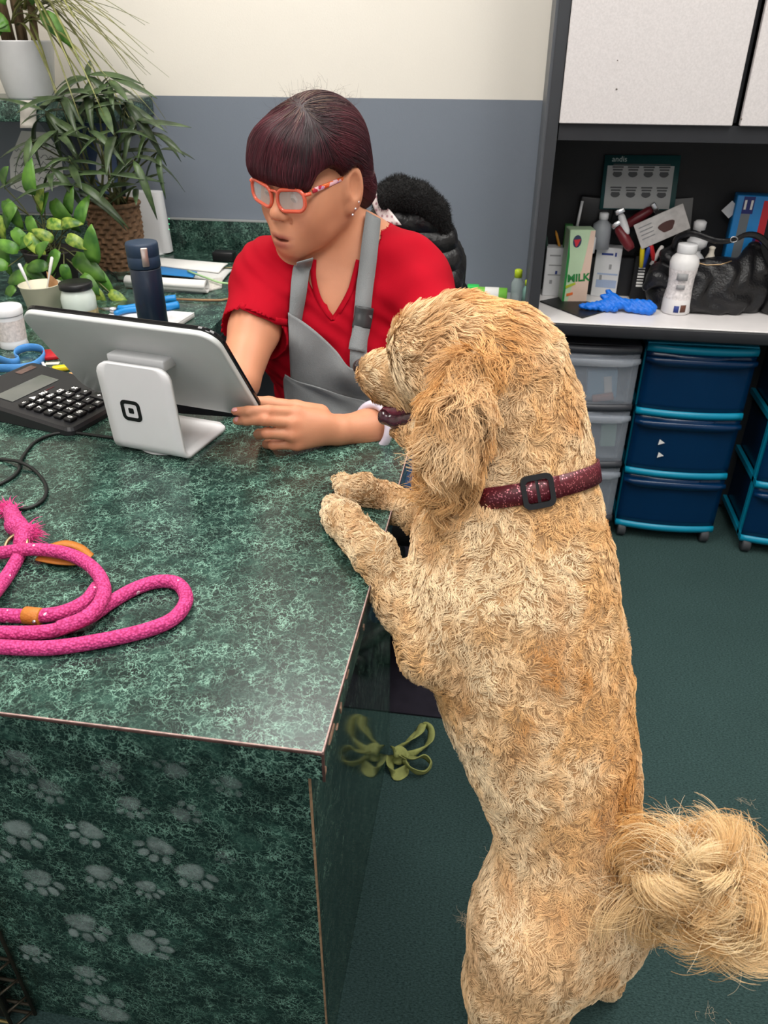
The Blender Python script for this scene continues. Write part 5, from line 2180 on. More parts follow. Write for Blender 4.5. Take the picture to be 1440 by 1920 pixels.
o = thing('wax_jar', 'glass jar of white wax with a black lid behind the display', 'jar', q)
MB().lathe([(.036, 0), (.039, .003), (.040, .048), (.036, .060), (.034, .064), (.034, .070)], 32, c=q).build('glass', mat('milky_glass', (206, 216, 208), .15, coat=.5), o)
MB().lathe([(.0405, .006), (.0407, .022)], 32, c=q, closed=False).build('label', mat('tan_label', (176, 160, 120), .7, var=.3, vscale=120), o)
MB().lathe([(.0375, .069), (.038, .070), (.038, .081), (.036, .083)], 32, c=q).build('lid', BLKP, o)

# ---- blue band, cards, lighter by the calculator
pth = spline([at(x, y, Z=DESK + .009) for x, y in ((-30, 690), (0, 690), (35, 690), (65, 684), (83, 668), (78, 655), (55, 651), (34, 657), (28, 668), (36, 676), (20, 680), (-5, 672), (-30, 668))], 6)
tag(MB().sheet([[p_ + Vector((0, 0, -.008)), p_ + Vector((0, .001, 0)), p_ + Vector((0, 0, .008))] for p_ in pth], .0022).build('nylon_band', mat('sky_blue_nylon', (74, 140, 206), .5, bump=.15, bscale=500)),
    'sky blue nylon band curled beside the calculator', 'band')


def flat_card(name, px, py, sx, sy, ang, m, label, cat, h=.0012, z0=0):
    c = at(px, py, Z=DESK + z0)
    return tag(MB().box(c + Vector((0, 0, h / 2 + .0003)), (sx, sy, h), M=rotz(ang).to_3x3(), bev=min(h * .3, .001), seg=1).build(name, m), label, cat)


flat_card('card_slip', 14, 705, .034, .012, 40, PAPER, 'blank white slip at the far edge of the calculator, the outer of two', 'slip', z0=.0)
flat_card('card_slip', 36, 703, .030, .010, 40, PAPER, 'narrow white slip tucked between the calculator and the blue band', 'slip', z0=.0016)
flat_card('paint_pen', 84, 690, .006, .045, 38, WHITE, 'slim white pen lying at the corner of the calculator', 'pen', h=.006)
flat_card('apricot_card', 126, 708, .045, .038, 52, mat('apricot_card', (226, 168, 104), .7), 'apricot card with a small square mark lying behind the calculator', 'card')
MB_ = MB()
c = at(126, 708, Z=DESK)
lt = thing('disposable_lighter', 'yellow disposable lighter lying on the apricot card', 'lighter', at(112, 690, Z=DESK))
c = at(114, 690, Z=DESK + .007)
MB().box(c, (.032, .015, .010), M=rotz(28).to_3x3(), bev=.003).build('body', mat('yellow_plastic', (222, 200, 30), .35), lt)
MB().box(c + Vector((-.019, -.010, 0)), (.010, .013, .010), M=rotz(28).to_3x3(), bev=.002).build('metal_head', STEEL, lt)
flat_card('red_booklet', 100, 668, .040, .05, 30, mat('crimson_card', (176, 24, 36), .5), 'small crimson booklet half hidden behind the display', 'booklet', h=.008)
flat_card('price_ticket', 98, 682, .028, .014, 15, mat('cream_card', (226, 216, 196), .7), 'small cream ticket in front of the crimson booklet', 'ticket', h=.001)

# ---- notepad, blue-handled nippers behind the flask
c = at(272, 606, Z=DESK)
o = thing('notepad', 'white spiral notepad lying under the navy flask', 'notepad', c)
MB().box(c + Vector((.0, .018, .006)), (.19, .105, .010), M=rotz(-6).to_3x3(), bev=.001, seg=1).build('pages', PAPER, o)
MB().box(c + Vector((.0, .018, .0116)), (.19, .105, .001), M=rotz(-6).to_3x3()).build('cover', mat('printed_cover', (222, 222, 224), .6, var=.12, vscale=50), o)
o = thing('nail_nippers', 'steel nippers with blue handles lying across the notepad', 'nippers', c + Vector((0, .02, .0125)))
BLU = mat('azure_plastic', (24, 132, 204), .4)
pA = [at(x, y, Z=DESK + .021) for x, y in ((216, 588), (240, 581), (280, 578), (315, 575), (334, 572))]
pB = [at(x, y, Z=DESK + .021) for x, y in ((222, 577), (240, 577), (280, 570), (310, 562), (330, 560))]
MB().tube(spline(pA, 5), [.006 + .004 * (i / 20) for i in range(21)], 10).build('handle', BLU, o)
MB().tube(spline(pB, 5), [.006 + .004 * (i / 20) for i in range(21)], 10).build('handle', BLU, o)
MB().tube([at(218, 582, Z=DESK + .020), at(200, 580, Z=DESK + .020), at(186, 578, Z=DESK + .020)], [.008, .006, .002], 8).build('jaws', STEEL, o)

# ---- papers near the wall
ra_, rb_ = at(238, 528, Z=DESK + .018), at(388, 538, Z=DESK + .018)
rl = []
for k in range(40):
    a = k * .42
    rl.append((.0175 - .00018 * k, a))
dirr = (rb_ - ra_).normalized()
upz = Vector((0, 0, 1))
sdx = dirr.cross(upz)
tag(MB().sheet([[p0 + sdx * (r * math.cos(a)) + upz * (r * math.sin(a)) for p0 in (ra_, ra_.lerp(rb_, .5), rb_)] for r, a in rl], .0003).build('paper_roll', PAPER), 'rolled sheet of white paper on the back counter', 'paper roll')


def sheet_px(name, corners, z, m, label, cat, thick=.0012, curl=0.0):
    P4 = [at(x, y, Z=DESK + z) for x, y in corners]
    g = []
    for i in range(9):
        s = i / 8
        g.append([(P4[0].lerp(P4[1], t)).lerp(P4[3].lerp(P4[2], t), s) + Vector((0, 0, curl * (math.sin(t * 3.1) * .6 + (t - .3) ** 2 * s))) for t in np.linspace(0, 1, 9)])
    return tag(MB().sheet(g, thick).build(name, m), label, cat)


sheet_px('folded_paper', ((285, 497), (300, 484), (428, 498), (410, 512)), .012, PAPER, 'folded white paper, topmost on the back counter papers', 'paper', .003, .010)
sheet_px('loose_paper', ((300, 514), (310, 498), (436, 508), (416, 528)), .004, mat('grey_paper', (206, 206, 204), .8), 'greyish loose paper under the folded sheet', 'paper', .004, .006)
sheet_px('blue_folder', ((296, 514), (300, 500), (370, 510), (362, 520)), .010, mat('folder_blue', (44, 128, 196), .5), 'blue card folder between the white papers', 'folder', .0025)
sheet_px('newspaper', ((380, 548), (386, 528), (418, 522), (416, 540)), .003, mat('newsprint', (196, 192, 186), .85, var=.2, vscale=150), 'wad of newsprint beside the paper roll', 'paper', .006, .004)
tag(MB().tube([at(x, y, Z=DESK + .004) for x, y in ((312, 560), (380, 563), (415, 563), (449, 556))], [.0022, .003, .003, .0022], 6).build('wooden_stick', mat('wood_stick', (150, 116, 82), .7, var=.2, stretch=(3, 30, 30))), 'thin wooden stick lying on the back counter', 'stick')
tag(MB().tube(spline([at(x, y, Z=DESK + .016) for x, y in ((352, 508), (385, 520), (420, 531), (475, 532))], 6), .0028, 6).build('dog_lead', mat('pale_green_cord', (168, 204, 150), .6)), 'pale green lead trailing over the papers on the back counter', 'lead')
tag(MB().tube(spline([at(x, y, Z=DESK + .004) for x, y in ((396, 504), (430, 502), (470, 500))], 6), .0022, 6).build('tan_cord', mat('tan_cord', (160, 150, 110), .7)), 'thin tan cord beside the black adapter', 'cord')
c = at(420, 490, Z=DESK)
o = tag(MB().box(c + Vector((0, .01, .014)), (.065, .04, .028), bev=.004).build('power_adapter', BLKP), 'small black power adapter by the backsplash', 'adapter')
c = at(473, 484, Z=DESK + .027)
o = thing('tape_roll', 'roll of bright green tape standing behind the person\'s arm', 'tape', (c.x, c.y, DESK))
TF = frame((0, 0, 1), (.75, .66, 0))
MB().lathe([(.016, -.009), (.027, -.009), (.027, .009), (.016, .009), (.016, -.009)], 32, c=c, M=TF, closed=False).build('tape', mat('neon_green', (52, 206, 92), .4), o)
MB().lathe([(.0135, -.009), (.016, -.009), (.016, .009), (.0135, .009), (.0135, -.009)], 24, c=c, M=TF, closed=False).build('core', mat('card_core', (150, 120, 90), .8), o)
tag(MB().tube(spline([at(x, y, Z=DESK + .004) for x, y in ((192, 500), (215, 515), (222, 525), (238, 527))], 6), .002, 6).build('charging_lead', CB), 'short black lead lying beside the wicker planter', 'cord')

# ---- white router
c = at(287, 474, Z=DESK)
o = thing('wifi_router', 'white upright router with small green lights by the wall', 'router', c)
prf = []
for i in range(9):
    t = i / 8
    w = .112 + .016 * (1 - t)
    pl = [(x, y * (.9 + .1 * (1 - t))) for x, y in rrect(w, .05, .02, 5)]
    prf.append([(c.x + x, c.y + .0 + y, DESK + .006 + .175 * t) for x, y in pl])
rm = MB()
kk = len(prf[0])
rm.add([v for r in prf for v in r], [(i * kk + j, i * kk + (j + 1) % kk, (i + 1) * kk + (j + 1) % kk, (i + 1) * kk + j) for i in range(8) for j in range(kk)], True)
rm.add(prf[-1], [tuple(range(kk))])
rm.add(prf[0], [tuple(range(kk))])
rm.build('housing', WHITE, o)
for k in range(3):
    MB().lathe([(.0016, 0), (.0014, .001)], 8, c=at(317, 410 + 10 * k, Y=c.y - .026), M=frame((1, 0, 0), (0, 0, 1), (0, -1, 0))).build('status_light', mat('green_led', (90, 220, 150), .4, emis=1.2), o)
MB().lathe([(.05, 0), (.052, .002), (.05, .006)], 24, c=c).build('foot', mat('clear_rubber'), o)


# ================================================================== plants, shelf and pictures at the far left
def leaf_mesh(name, L, Wd, kind='lance', droop=.25, fold=.25, n=7):
    """leaf along +X from its stalk, upper side +Z"""
    g = []
    for i in range(n + 1):
        t = i / n
        if kind == 'lance':
            w = Wd * (math.sin(math.pi * min(1, t ** .75)) ** .9) + .0006
        elif kind == 'heart':
            w = Wd * (1.25 * (t + .04) ** .45 * (1 - t) ** .75) + .0006
        else:
            w = Wd * (1 - t) ** .6 + .0004
        x = L * t * (1 - .18 * droop * t)
        z = -droop * L * t * t
        g.append([(x, -w, z + fold * w), (x, 0, z), (x, w, z + fold * w)])
    me_ = MB().sheet(g, .0006)
    me = bpy.data.meshes.new(name)
    me.from_pydata(me_.v, [], me_.f)
    me.polygons.foreach_set('use_smooth', [True] * len(me.polygons))
    return me


def leaf_mat(name, a, b, veg=None):
    m = mat(name, a, .38, spec=.5, var=.0)
    nt = m.node_tree
    bs = bsdf(m)
    tc = nt.nodes.new('ShaderNodeTexCoord')
    oi = nt.nodes.new('ShaderNodeObjectInfo')
    nz = node(nt, 'ShaderNodeTexNoise', Scale=55.0 if veg else 25.0, Detail=3.0)
    ad = nt.nodes.new('ShaderNodeVectorMath')
    ad.operation = 'ADD'
    nt.links.new(tc.outputs['Object'], ad.inputs[0])
    nt.links.new(oi.outputs['Random'], ad.inputs[1])
    nt.links.new(ad.outputs[0], nz.inputs['Vector'])
    r = nt.nodes.new('ShaderNodeValToRGB')
    r.color_ramp.elements[0].position = .35
    r.color_ramp.elements[1].position = .62 if veg else .7
    r.color_ramp.elements[0].color = hexc(a)
    r.color_ramp.elements[1].color = hexc(b)
    nt.links.new(nz.outputs['Fac'], r.inputs['Fac'])
    hs = nt.nodes.new('ShaderNodeHueSaturation')
    mr = nt.nodes.new('ShaderNodeMapRange')
    mr.inputs['To Min'].default_value = .75
    mr.inputs['To Max'].default_value = 1.3
    nt.links.new(oi.outputs['Random'], mr.inputs['Value'])
    nt.links.new(mr.outputs[0], hs.inputs['Value'])
    nt.links.new(r.outputs['Color'], hs.inputs['Color'])
    nt.links.new(hs.outputs['Color'], bs.inputs['Base Color'])
    bs.inputs['Transmission Weight'].default_value = 0
    return m


LANCE = leaf_mat('lance_leaf', (40, 56, 36), (80, 100, 62))
POTH = leaf_mat('pothos_leaf', (48, 92, 34), (104, 150, 58))
POTHV = leaf_mat('variegated_leaf', (62, 108, 36), (158, 178, 76), True)
BLADE = leaf_mat('blade_leaf', (84, 92, 44), (138, 136, 82))
STEM = mat('green_stem', (92, 96, 60), .6, var=.2)


def put_leaf(me, m, base, direc, up, parent, s=1.0, name='leaf'):
    x = Vector(direc).normalized()
    z = Vector(up) - x * Vector(up).dot(x)
    if z.length < 1e-4:
        z = x.orthogonal()
    z.normalize()
    y = z.cross(x)
    M = Matrix((x, y, z)).transposed().to_4x4()
    M = Matrix.Translation(Vector(base)) @ M @ Matrix.Scale(s, 4)
    if not me.materials:
        me.materials.append(m)
    o = bpy.data.objects.new(name, me)
    COL.objects.link(o)
    o.parent = parent
    o.matrix_parent_inverse = parent_matrix(parent).inverted()
    o.matrix_basis = M
    return o


rp = random.Random(11)
# ---- shelf on the back wall
sh = thing('wall_shelf', 'green marbled laminate shelf on the back wall under the white pot', 'shelf', (-1.5, 2.42, 1.16))
MB().box((-1.52, 2.275, 1.181), (.92, .305, .05), bev=.003).build('shelf_board', LAM, sh)
for x in (-1.9, -1.3):
    MB().prism([(0, 0), (.2, 0), (0, -.2)], .02, M=frame((0, -1, 0), (0, 0, 1)), c=(x, 2.427, 1.156)).build('bracket', mat('slate_paint'), sh)

# ---- white pot with grassy plant
pc = Vector((-1.335, 2.25, 1.206))
o = thing('potted_dracaena', 'tall white ceramic pot of thin arching blades on the shelf', 'plant', pc)
MB().lathe([(.058, 0), (.062, .004), (.085, .132), (.088, .136), (.080, .136), (.076, .122), (.001, .120)], 36, c=pc, closed=False).build('pot', mat('marbled_ceramic', (226, 224, 226), .3, var=.10, vscale=9), o)
MB().lathe([(.077, .118), (.04, .122), (.001, .124)], 24, c=pc, closed=False).build('soil', mat('potting_soil', (64, 48, 36), .95, bump=.8, bscale=150), o)
TRK = mat('dry_trunk', (118, 98, 72), .8, var=.3, stretch=(8, 8, 1), bump=.4, bscale=60)
for k in range(11):
    a = rp.uniform(0, 6.28)
    r = rp.uniform(.005, .045)
    b = pc + Vector((r * math.cos(a), r * math.sin(a), .12))
    MB().tube([b, b + Vector((.3 * r * math.cos(a), .3 * r * math.sin(a), .13)), b + Vector((rp.uniform(-.03, .03), rp.uniform(-.03, .03), .28))], [.009, .008, .006], 7).build('stem', TRK, o)
bl = [leaf_mesh('blade', .21, .0040, 'blade', droop=d, fold=.5, n=10) for d in (1.0, 1.4, 1.9)]
for k in range(46):
    a = rp.uniform(-.85, -.02)
    b = pc + Vector((rp.uniform(.01, .06), rp.uniform(-.04, .02), rp.uniform(.16, .30)))
    put_leaf(rp.choice(bl), BLADE, b, (math.cos(a), math.sin(a), rp.uniform(.2, 1.3)), (0, 0, 1), o, rp.uniform(.8, 1.25))
wl = leaf_mesh('broad_leaf', .12, .024, 'lance', .5, .2)
for px, py, dx, dz in ((75, 20, .9, -.7), (20, 60, -.6, .6), (10, 10, -.2, .9), (60, 10, .3, .9), (15, 45, -.7, .1), (5, 60, -.8, -.2)):
    put_leaf(wl, POTH, at(px, py, Y=2.17), (dx, -.25, dz), (.1, -.8, .6), o, rp.uniform(.8, 1.1))

# ---- wicker planter with lance-leaved plant
bc_ = Vector((-1.115, 2.18, DESK))
o = thing('lance_leaf_plant', 'bushy plant with long narrow dark leaves in a brown wicker planter', 'plant', bc_)
wk = MB()
rows_, cn = 26, 120
vs = []
for i in range(rows_ + 1):
    for k in range(cn):
        t = i / rows_
        ang = 2 * math.pi * k / cn
        r = .062 + .012 * math.sin(t * 2.2) + .0036 * math.sin(ang * 14 + math.pi * ((i // 2) % 2)) - .0026 * (i % 2)
        vs.append((bc_.x + r * math.cos(ang), bc_.y + r * math.sin(ang), bc_.z + .175 * t))
wk.add(vs, [(i * cn + k, i * cn + (k + 1) % cn, (i + 1) * cn + (k + 1) % cn, (i + 1) * cn + k) for i in range(rows_) for k in range(cn)], False)
wk.lathe([(.06, 0), (.0005, .001)], 30, c=bc_, closed=False)
wk.build('wicker_planter', mat('brown_wicker', (124, 94, 68), .7, var=.4, vscale=90, bump=.4, bscale=260), o)
MB().tube([bc_ + Vector((.074 * math.cos(a), .074 * math.sin(a), .176)) for a in np.linspace(0, 2 * math.pi, 40, endpoint=False)], .006, 8, closed=True).build('rim', mat('brown_wicker'), o)
MB().lathe([(.07, .155), (.001, .158)], 24, c=bc_, closed=False).build('soil', mat('potting_soil'), o)
ll_ = [leaf_mesh('lance', .125, .0100, 'lance', droop=d, fold=f) for d, f in ((.25, .3), (.5, .2), (.8, .25), (.1, .2))]
nodes_ = [(165, 150, 2.10, 9), (205, 150, 2.10, 7), (185, 185, 2.06, 6), (235, 195, 2.10, 8), (255, 235, 2.08, 7), (285, 250, 2.10, 6), (300, 280, 2.12, 4), (215, 250, 2.02, 4), (120, 190, 2.04, 8), (85, 215, 2.0, 8),
          (110, 250, 1.98, 6), (60, 265, 1.96, 7), (130, 300, 1.96, 5), (95, 320, 1.94, 7), (250, 300, 2.05, 5), (255, 350, 2.08, 4), (205, 335, 1.98, 4), (140, 350, 1.94, 5), (165, 240, 2.0, 4)]
for (px, py, Y, cnt) in nodes_:
    p_ = at(px, py, Y=Y)
    top = bc_ + Vector((rp.uniform(-.04, .04), rp.uniform(-.04, .04), .158))
    md = top.lerp(p_, .5) + Vector((rp.uniform(-.02, .02), rp.uniform(-.02, .02), .02))
    MB().tube(spline([top, md, p_], 5), [.0035 - .0018 * i / 10 for i in range(11)], 6).build('stem', STEM, o)
    for k in range(cnt):
        a = 2 * math.pi * (k + rp.random() * .7) / cnt
        d = Vector((math.cos(a), .75 * math.sin(a) - .15, rp.uniform(-.75, .45)))
        put_leaf(rp.choice(ll_), LANCE, p_ + Vector((0, 0, rp.uniform(-.01, .012))), d, (rp.uniform(-.2, .2), -.45, 1), o, rp.uniform(.65, 1.2))

# ---- pothos
pp = at(62, 575, Z=DESK) + Vector((-.02, .16, 0))
pp.z = DESK
o = thing('pothos_plant', 'leafy pothos with glossy heart-shaped green and yellow leaves in a dark pot', 'plant', pp)
MB().lathe([(.05, 0), (.052, .003), (.068, .10), (.070, .104), (.064, .104), (.060, .09), (.001, .088)], 32, c=pp, closed=False).build('pot', mat('dark_pot', (48, 44, 44), .6), o)
MB().lathe([(.061, .086), (.001, .09)], 24, c=pp, closed=False).build('soil', mat('potting_soil'), o)
hl = [leaf_mesh('heart', .078, .030, 'heart', droop=d, fold=f) for d, f in ((.2, .25), (.4, .2), (.6, .3))]
hv = [leaf_mesh('heart_pale', .068, .028, 'heart', droop=d, fold=.25) for d in (.3, .5)]
PL = [(8, 350, .2, .3, 1, 0), (30, 385, -.5, -.4, 1, 0), (78, 350, -.3, -.8, .9, 1), (100, 375, .35, -.6, 1.1, 0), (88, 420, .8, .1, .9, 1), (55, 405, .2, -.9, .9, 0), (25, 430, .6, -.6, 1.1, 0), (50, 440, .5, -.5, 1, 1),
      (115, 420, .7, .2, .9, 1), (125, 445, .8, -.2, 1, 1), (140, 480, .8, -.5, 1.2, 0), (110, 470, -.4, -.6, 1, 0), (90, 500, -.8, .1, 1, 0), (178, 492, .12, 1, 1.25, 0), (180, 505, .5, -.7, 1, 0),
      (60, 520, -.9, .05, 1.2, 0), (30, 540, -.8, -.4, .9, 0), (90, 530, .3, .5, .8, 0), (110, 520, .2, -.9, .9, 0), (180, 540, .3, -.8, 1, 1), (205, 548, .9, -.4, .85, 1), (130, 400, .2, .9, 1, 0), (150, 420, .3, .9, 1, 0),
      (60, 365, .1, .9, 1, 0), (35, 470, -.5, .3, 1, 0), (10, 460, -.2, -.7, 1.1, 0), (70, 480, .4, .4, .9, 0), (15, 500, -.6, .2, 1, 0), (75, 400, .5, .8, .9, 0), (5, 405, -.2, -.6, .9, 1), (155, 515, .6, -.6, .9, 0),
      (10, 375, .4, -.8, 1, 0), (100, 450, -.6, .4, .9, 1), (60, 450, -.9, -.2, .9, 0), (120, 495, .1, -1, .8, 0), (45, 500, .7, -.3, .9, 0)]
for k, (px, py, dx, dz, s, vg) in enumerate(PL):
    Y = 1.86 - .02 * math.sin(k * 1.7) + .05 * (py < 430)
    p_ = at(px, py, Y=Y)
    d = Vector((dx, -.25, dz))
    put_leaf(rp.choice(hv if vg else hl), POTHV if vg else POTH, p_, d, (rp.uniform(-.3, .3), -.9, .55), o, s * rp.uniform(.85, 1.1))
    top = pp + Vector((rp.uniform(-.03, .03), rp.uniform(-.03, .03), .09))
    md = top.lerp(p_, .5) + Vector((0, .02, .015))
    MB().tube(spline([top, md, p_], 4), .0017, 5).build('vine', STEM, o)

# ---- framed bird picture and notes on the wall behind the plants
WY = WALL_Y - .001
c = at(183, 290, Y=WY)
o = thing('framed_picture', 'dark framed blue picture of a white bird behind the narrow-leaved plant', 'picture', c)
MB().box((c.x, WY - .006, c.z - .005), (.155, .012, .235), bev=.002).build('frame', mat('dark_frame', (26, 30, 36), .4), o)
MB().box((c.x, WY - .0125, c.z - .005), (.130, .002, .210)).build('print', mat('print_blue', (66, 86, 124), .5, var=.15, vscale=12), o)
bd = MB()
bird = [(-.012, -.09), (-.022, -.05), (-.018, -.01), (-.004, .02), (-.006, .045), (.002, .062), (.012, .06), (.01, .04), (.014, .015), (.026, -.02), (.032, -.06), (.024, -.095)]
bd.prism(bird, .0008, M=frame((1, 0, 0), (0, 0, 1)), c=(c.x + .015, WY - .0136, c.z - .01))
bd.build('printed_bird', mat('print_white', (208, 212, 218), .6), o)
nt_ = [(18, 300), (40, 245), (112, 250), (120, 345), (60, 368), (20, 352)]
P6 = [at(x, y, Y=WY - .002) for x, y in nt_]
o = thing('handwritten_note', 'white handwritten note taped to the wall behind the plants', 'note', P6[0])
MB().add(P6 + [q + Vector((0, .0012, 0)) for q in P6], [tuple(range(6)), tuple(range(11, 5, -1))] + [(i, (i + 1) % 6, 6 + (i + 1) % 6, 6 + i) for i in range(6)]).build('sheet', PAPER, o)
INK = mat('ink', (70, 70, 84), .7)
for k in range(6):
    x0, y0 = 26, 280 + k * 14
    pts = []
    for j in range(18):
        pts.append(at(x0 + j * 4.6, y0 + 3.5 * math.sin(j * 2.3 + k) + 2 * math.sin(j * .9), Y=WY - .0035))
    MB().tube(pts, .0007, 4).build('ink_line', INK, o)
tag(MB().sheet([[at(38 + 30 * s_, 188 + 52 * t, Y=2.118 - .004 * math.sin(t * 6)) for s_ in np.linspace(0, 1, 4)] for t in np.linspace(0, 1, 8)], .001).build('paper_tag', mat('crumpled_paper', (196, 190, 182), .8, var=.12, vscale=40)),
    'crumpled pale paper hanging over the shelf edge below the white pot', 'paper')


# ================================================================== things on the hutch shelf
def bxpx(x0, y0, x1, y1, Y, depth, rot=0.0, base=SZ):
    """centre and size of an upright box whose front face spans these pixels at distance Y"""
    a, b = at(x0, y1, Y=Y), at(x1, y0, Y=Y)
    w, h = abs(b.x - a.x), b.z - base
    c = Vector(((a.x + b.x) / 2, Y + depth / 2, base + h / 2))
    return c, w, h


def text_on(name, body, size, c, M, m, parent, bold=0.0):
    return text_mesh(name, body, size, Matrix.Translation(c) @ M.to_4x4(), m, parent, .0002, bold=bold)


FRONT = frame((1, 0, 0), (0, 0, 1))      # a text that faces the camera side
PRB = mat('print_navy', (40, 60, 130), .6)
GREY = mat('print_grey', (150, 150, 152), .6)


def carton(name, label, cat, px, Y, depth, m, rot=0.0, prints=()):
    c, w, h = bxpx(*px, Y, depth)
    o = thing(name, label, cat, (c.x, c.y, SZ))
    M = rotz(rot).to_3x3()
    MB().box(c, (w, depth, h), M=M, bev=.0015, seg=1, smooth=False).build('carton', m, o)
    for (u, v, sx, sy, pm) in prints:
        q = c + M @ Vector((u * w / 2, -depth / 2 - .0004, v * h / 2))
        MB().box(q, (sx * w, .0006, sy * h), M=M).build('printed_patch', pm, o)
    return o, c, w, h, M


WB = mat('white_carton', (214, 214, 216), .6, var=.06)
carton('glove_box', 'white glove box with small blue prints at the hutch\'s left end', 'box', (1016, 466, 1060, 556), 2.345, .05, WB, 0,
       [(.3, .0, .12, .07, PRB), (0, .7, .6, .03, GREY), (-.2, -.4, .15, .08, GREY), (.1, .3, .7, .02, GREY), (.1, -.1, .7, .02, GREY)])
carton('tissue_box', 'white carton with a row of blue prints behind the milk carton', 'box', (1110, 466, 1170, 548), 2.36, .05, WB, -8,
       [(.55, .75, .07, .08, PRB), (-.1, .75, .45, .04, PRB), (.25, .25, .10, .10, GREY), (-.4, -.2, .10, .10, GREY), (.1, -.05, .8, .03, mat('print_pale_blue', (160, 176, 206), .6)), (.1, -.45, .8, .16, mat('print_pale_blue'))])
o, c, w, h, M = carton('black_product_box', 'black product box with a white barcode behind the blue gloves', 'box', (1182, 482, 1250, 548), 2.35, .05, mat('black_card', (22, 22, 24), .45), 0)
for k in range(9):
    MB().box(c + Vector((-.25 * w, -.026, .44 * h - .0085 * k - .008)), (.018, .0006, .0055 if k % 3 else .003), M=M).build('barcode_bar', PAPER, o)

# milk carton
c, w, h = bxpx(1052, 432, 1118, 568, 2.285, .055)
Mr = rotz(9).to_3x3()
o = thing('milk_carton', 'pale green and beige milk carton standing in front of the white cartons', 'carton', (c.x, c.y, SZ))
c = c + Vector((-.004, 0, 0))
MB().box(c, (w, .055, h), M=Mr, bev=.002, seg=1, smooth=False).build('carton', mat('milk_green', (188, 214, 178), .45, var=.05), o)


def on_milk(u, v, d=.0006):
    return c + Mr @ Vector((u * w / 2, -.0275 - d, v * h / 2))


def milk_patch(pl, m, name, d):
    MB().prism([(x * w / 2, y * h / 2) for x, y in pl], .0006, M=Mr @ FRONT, c=c + Mr @ Vector((0, -.0275 - d + .0006, 0))).build(name, m, o)


milk_patch([(-.55, -.98), (.98, -.98), (.98, .98), (.62, .98), (.45, .35), (.3, -.1), (-.3, -.5)], mat('milk_beige', (226, 198, 180), .45), 'beige_panel', .0006)
milk_patch([(.15 * math.cos(a) * 2.2 - .35, .15 * math.sin(a) * 1.1 + .70) for a in np.linspace(0, 6.28, 24, endpoint=False)], mat('logo_navy', (52, 60, 90), .4), 'round_logo', .0012)
milk_patch([(-.62, .74), (-.1, .76), (-.3, .58), (-.42, .55)], mat('logo_red', (206, 48, 62), .4), 'logo_heart', .0018)
GRT = mat('milk_text_green', (36, 128, 60), .4)
T = c + Mr @ Vector((.004, -.0290, -.15 * h / 1.0))
text_on('lettering', 'MILK', .029, T, Mr @ FRONT @ Matrix.Rotation(.08, 3, 'Z'), GRT, o, bold=.001)
milk_patch([(-.85, -.52), (-.1, -.42), (-.05, -.48), (-.8, -.60)], mat('lime_band', (176, 190, 50), .5), 'lime_band', .0014)
milk_patch([(-.7, -.74), (-.2, -.70), (-.18, -.77), (-.68, -.82)], mat('orange_band', (226, 110, 50), .5), 'orange_band', .0014)
milk_patch([(-.99, -.99), (-.82, -.99), (-.80, .3), (-.99, .9)], GRT, 'green_edge', .0012)

# black folder, blue gloves
P4 = [at(x, y, Z=SZ + .001) for x, y in ((1012, 566), (1060, 556), (1150, 580), (1092, 597))]
tag(MB().add(P4 + [q + Vector((0, 0, .003)) for q in P4], [(3, 2, 1, 0), (4, 5, 6, 7), (0, 1, 5, 4), (1, 2, 6, 5), (2, 3, 7, 6), (3, 0, 4, 7)]).build('black_folder', mat('black_card')),
    'thin black folder lying under the milk carton', 'folder')
gl_ = Soft(.0028)
gpts = [((1090, 574), (1120, 572), (1150, 566)), ((1100, 582), (1125, 576), (1150, 570)), ((1124, 588), (1140, 578), (1155, 566)), ((1152, 590), (1152, 578), (1150, 560)), ((1130, 556), (1150, 562), (1175, 570)),
        ((1140, 547), (1150, 560), (1165, 570)), ((1160, 572), (1190, 574), (1222, 578)), ((1175, 580), (1200, 584), (1216, 586)), ((1170, 566), (1195, 568), (1215, 572))]
for tri in gpts:
    ps = [np.array(at(x, y, Y=2.235 - .0009 * (y - 545))) for x, y in tri]
    for q in ps:
        q[2] = max(q[2], SZ + .012)
    gl_.chain([(ps[0], .0075), (ps[1], .0105), (ps[2], .014)], .004)
gme = gl_.mesh('gloves', extra=lambda D, ax: (D + .0012 * np.sin(np.stack(np.meshgrid(*ax, indexing='ij'), -1) @ np.array((420., 260., 380.)))).astype(np.float32))
tag(link('nitrile_glove', gme, mat('blue_nitrile', (20, 112, 220), .4, var=.1, vscale=60, bump=.3, bscale=120)), 'crumpled bright blue nitrile glove at the front of the hutch shelf', 'glove')

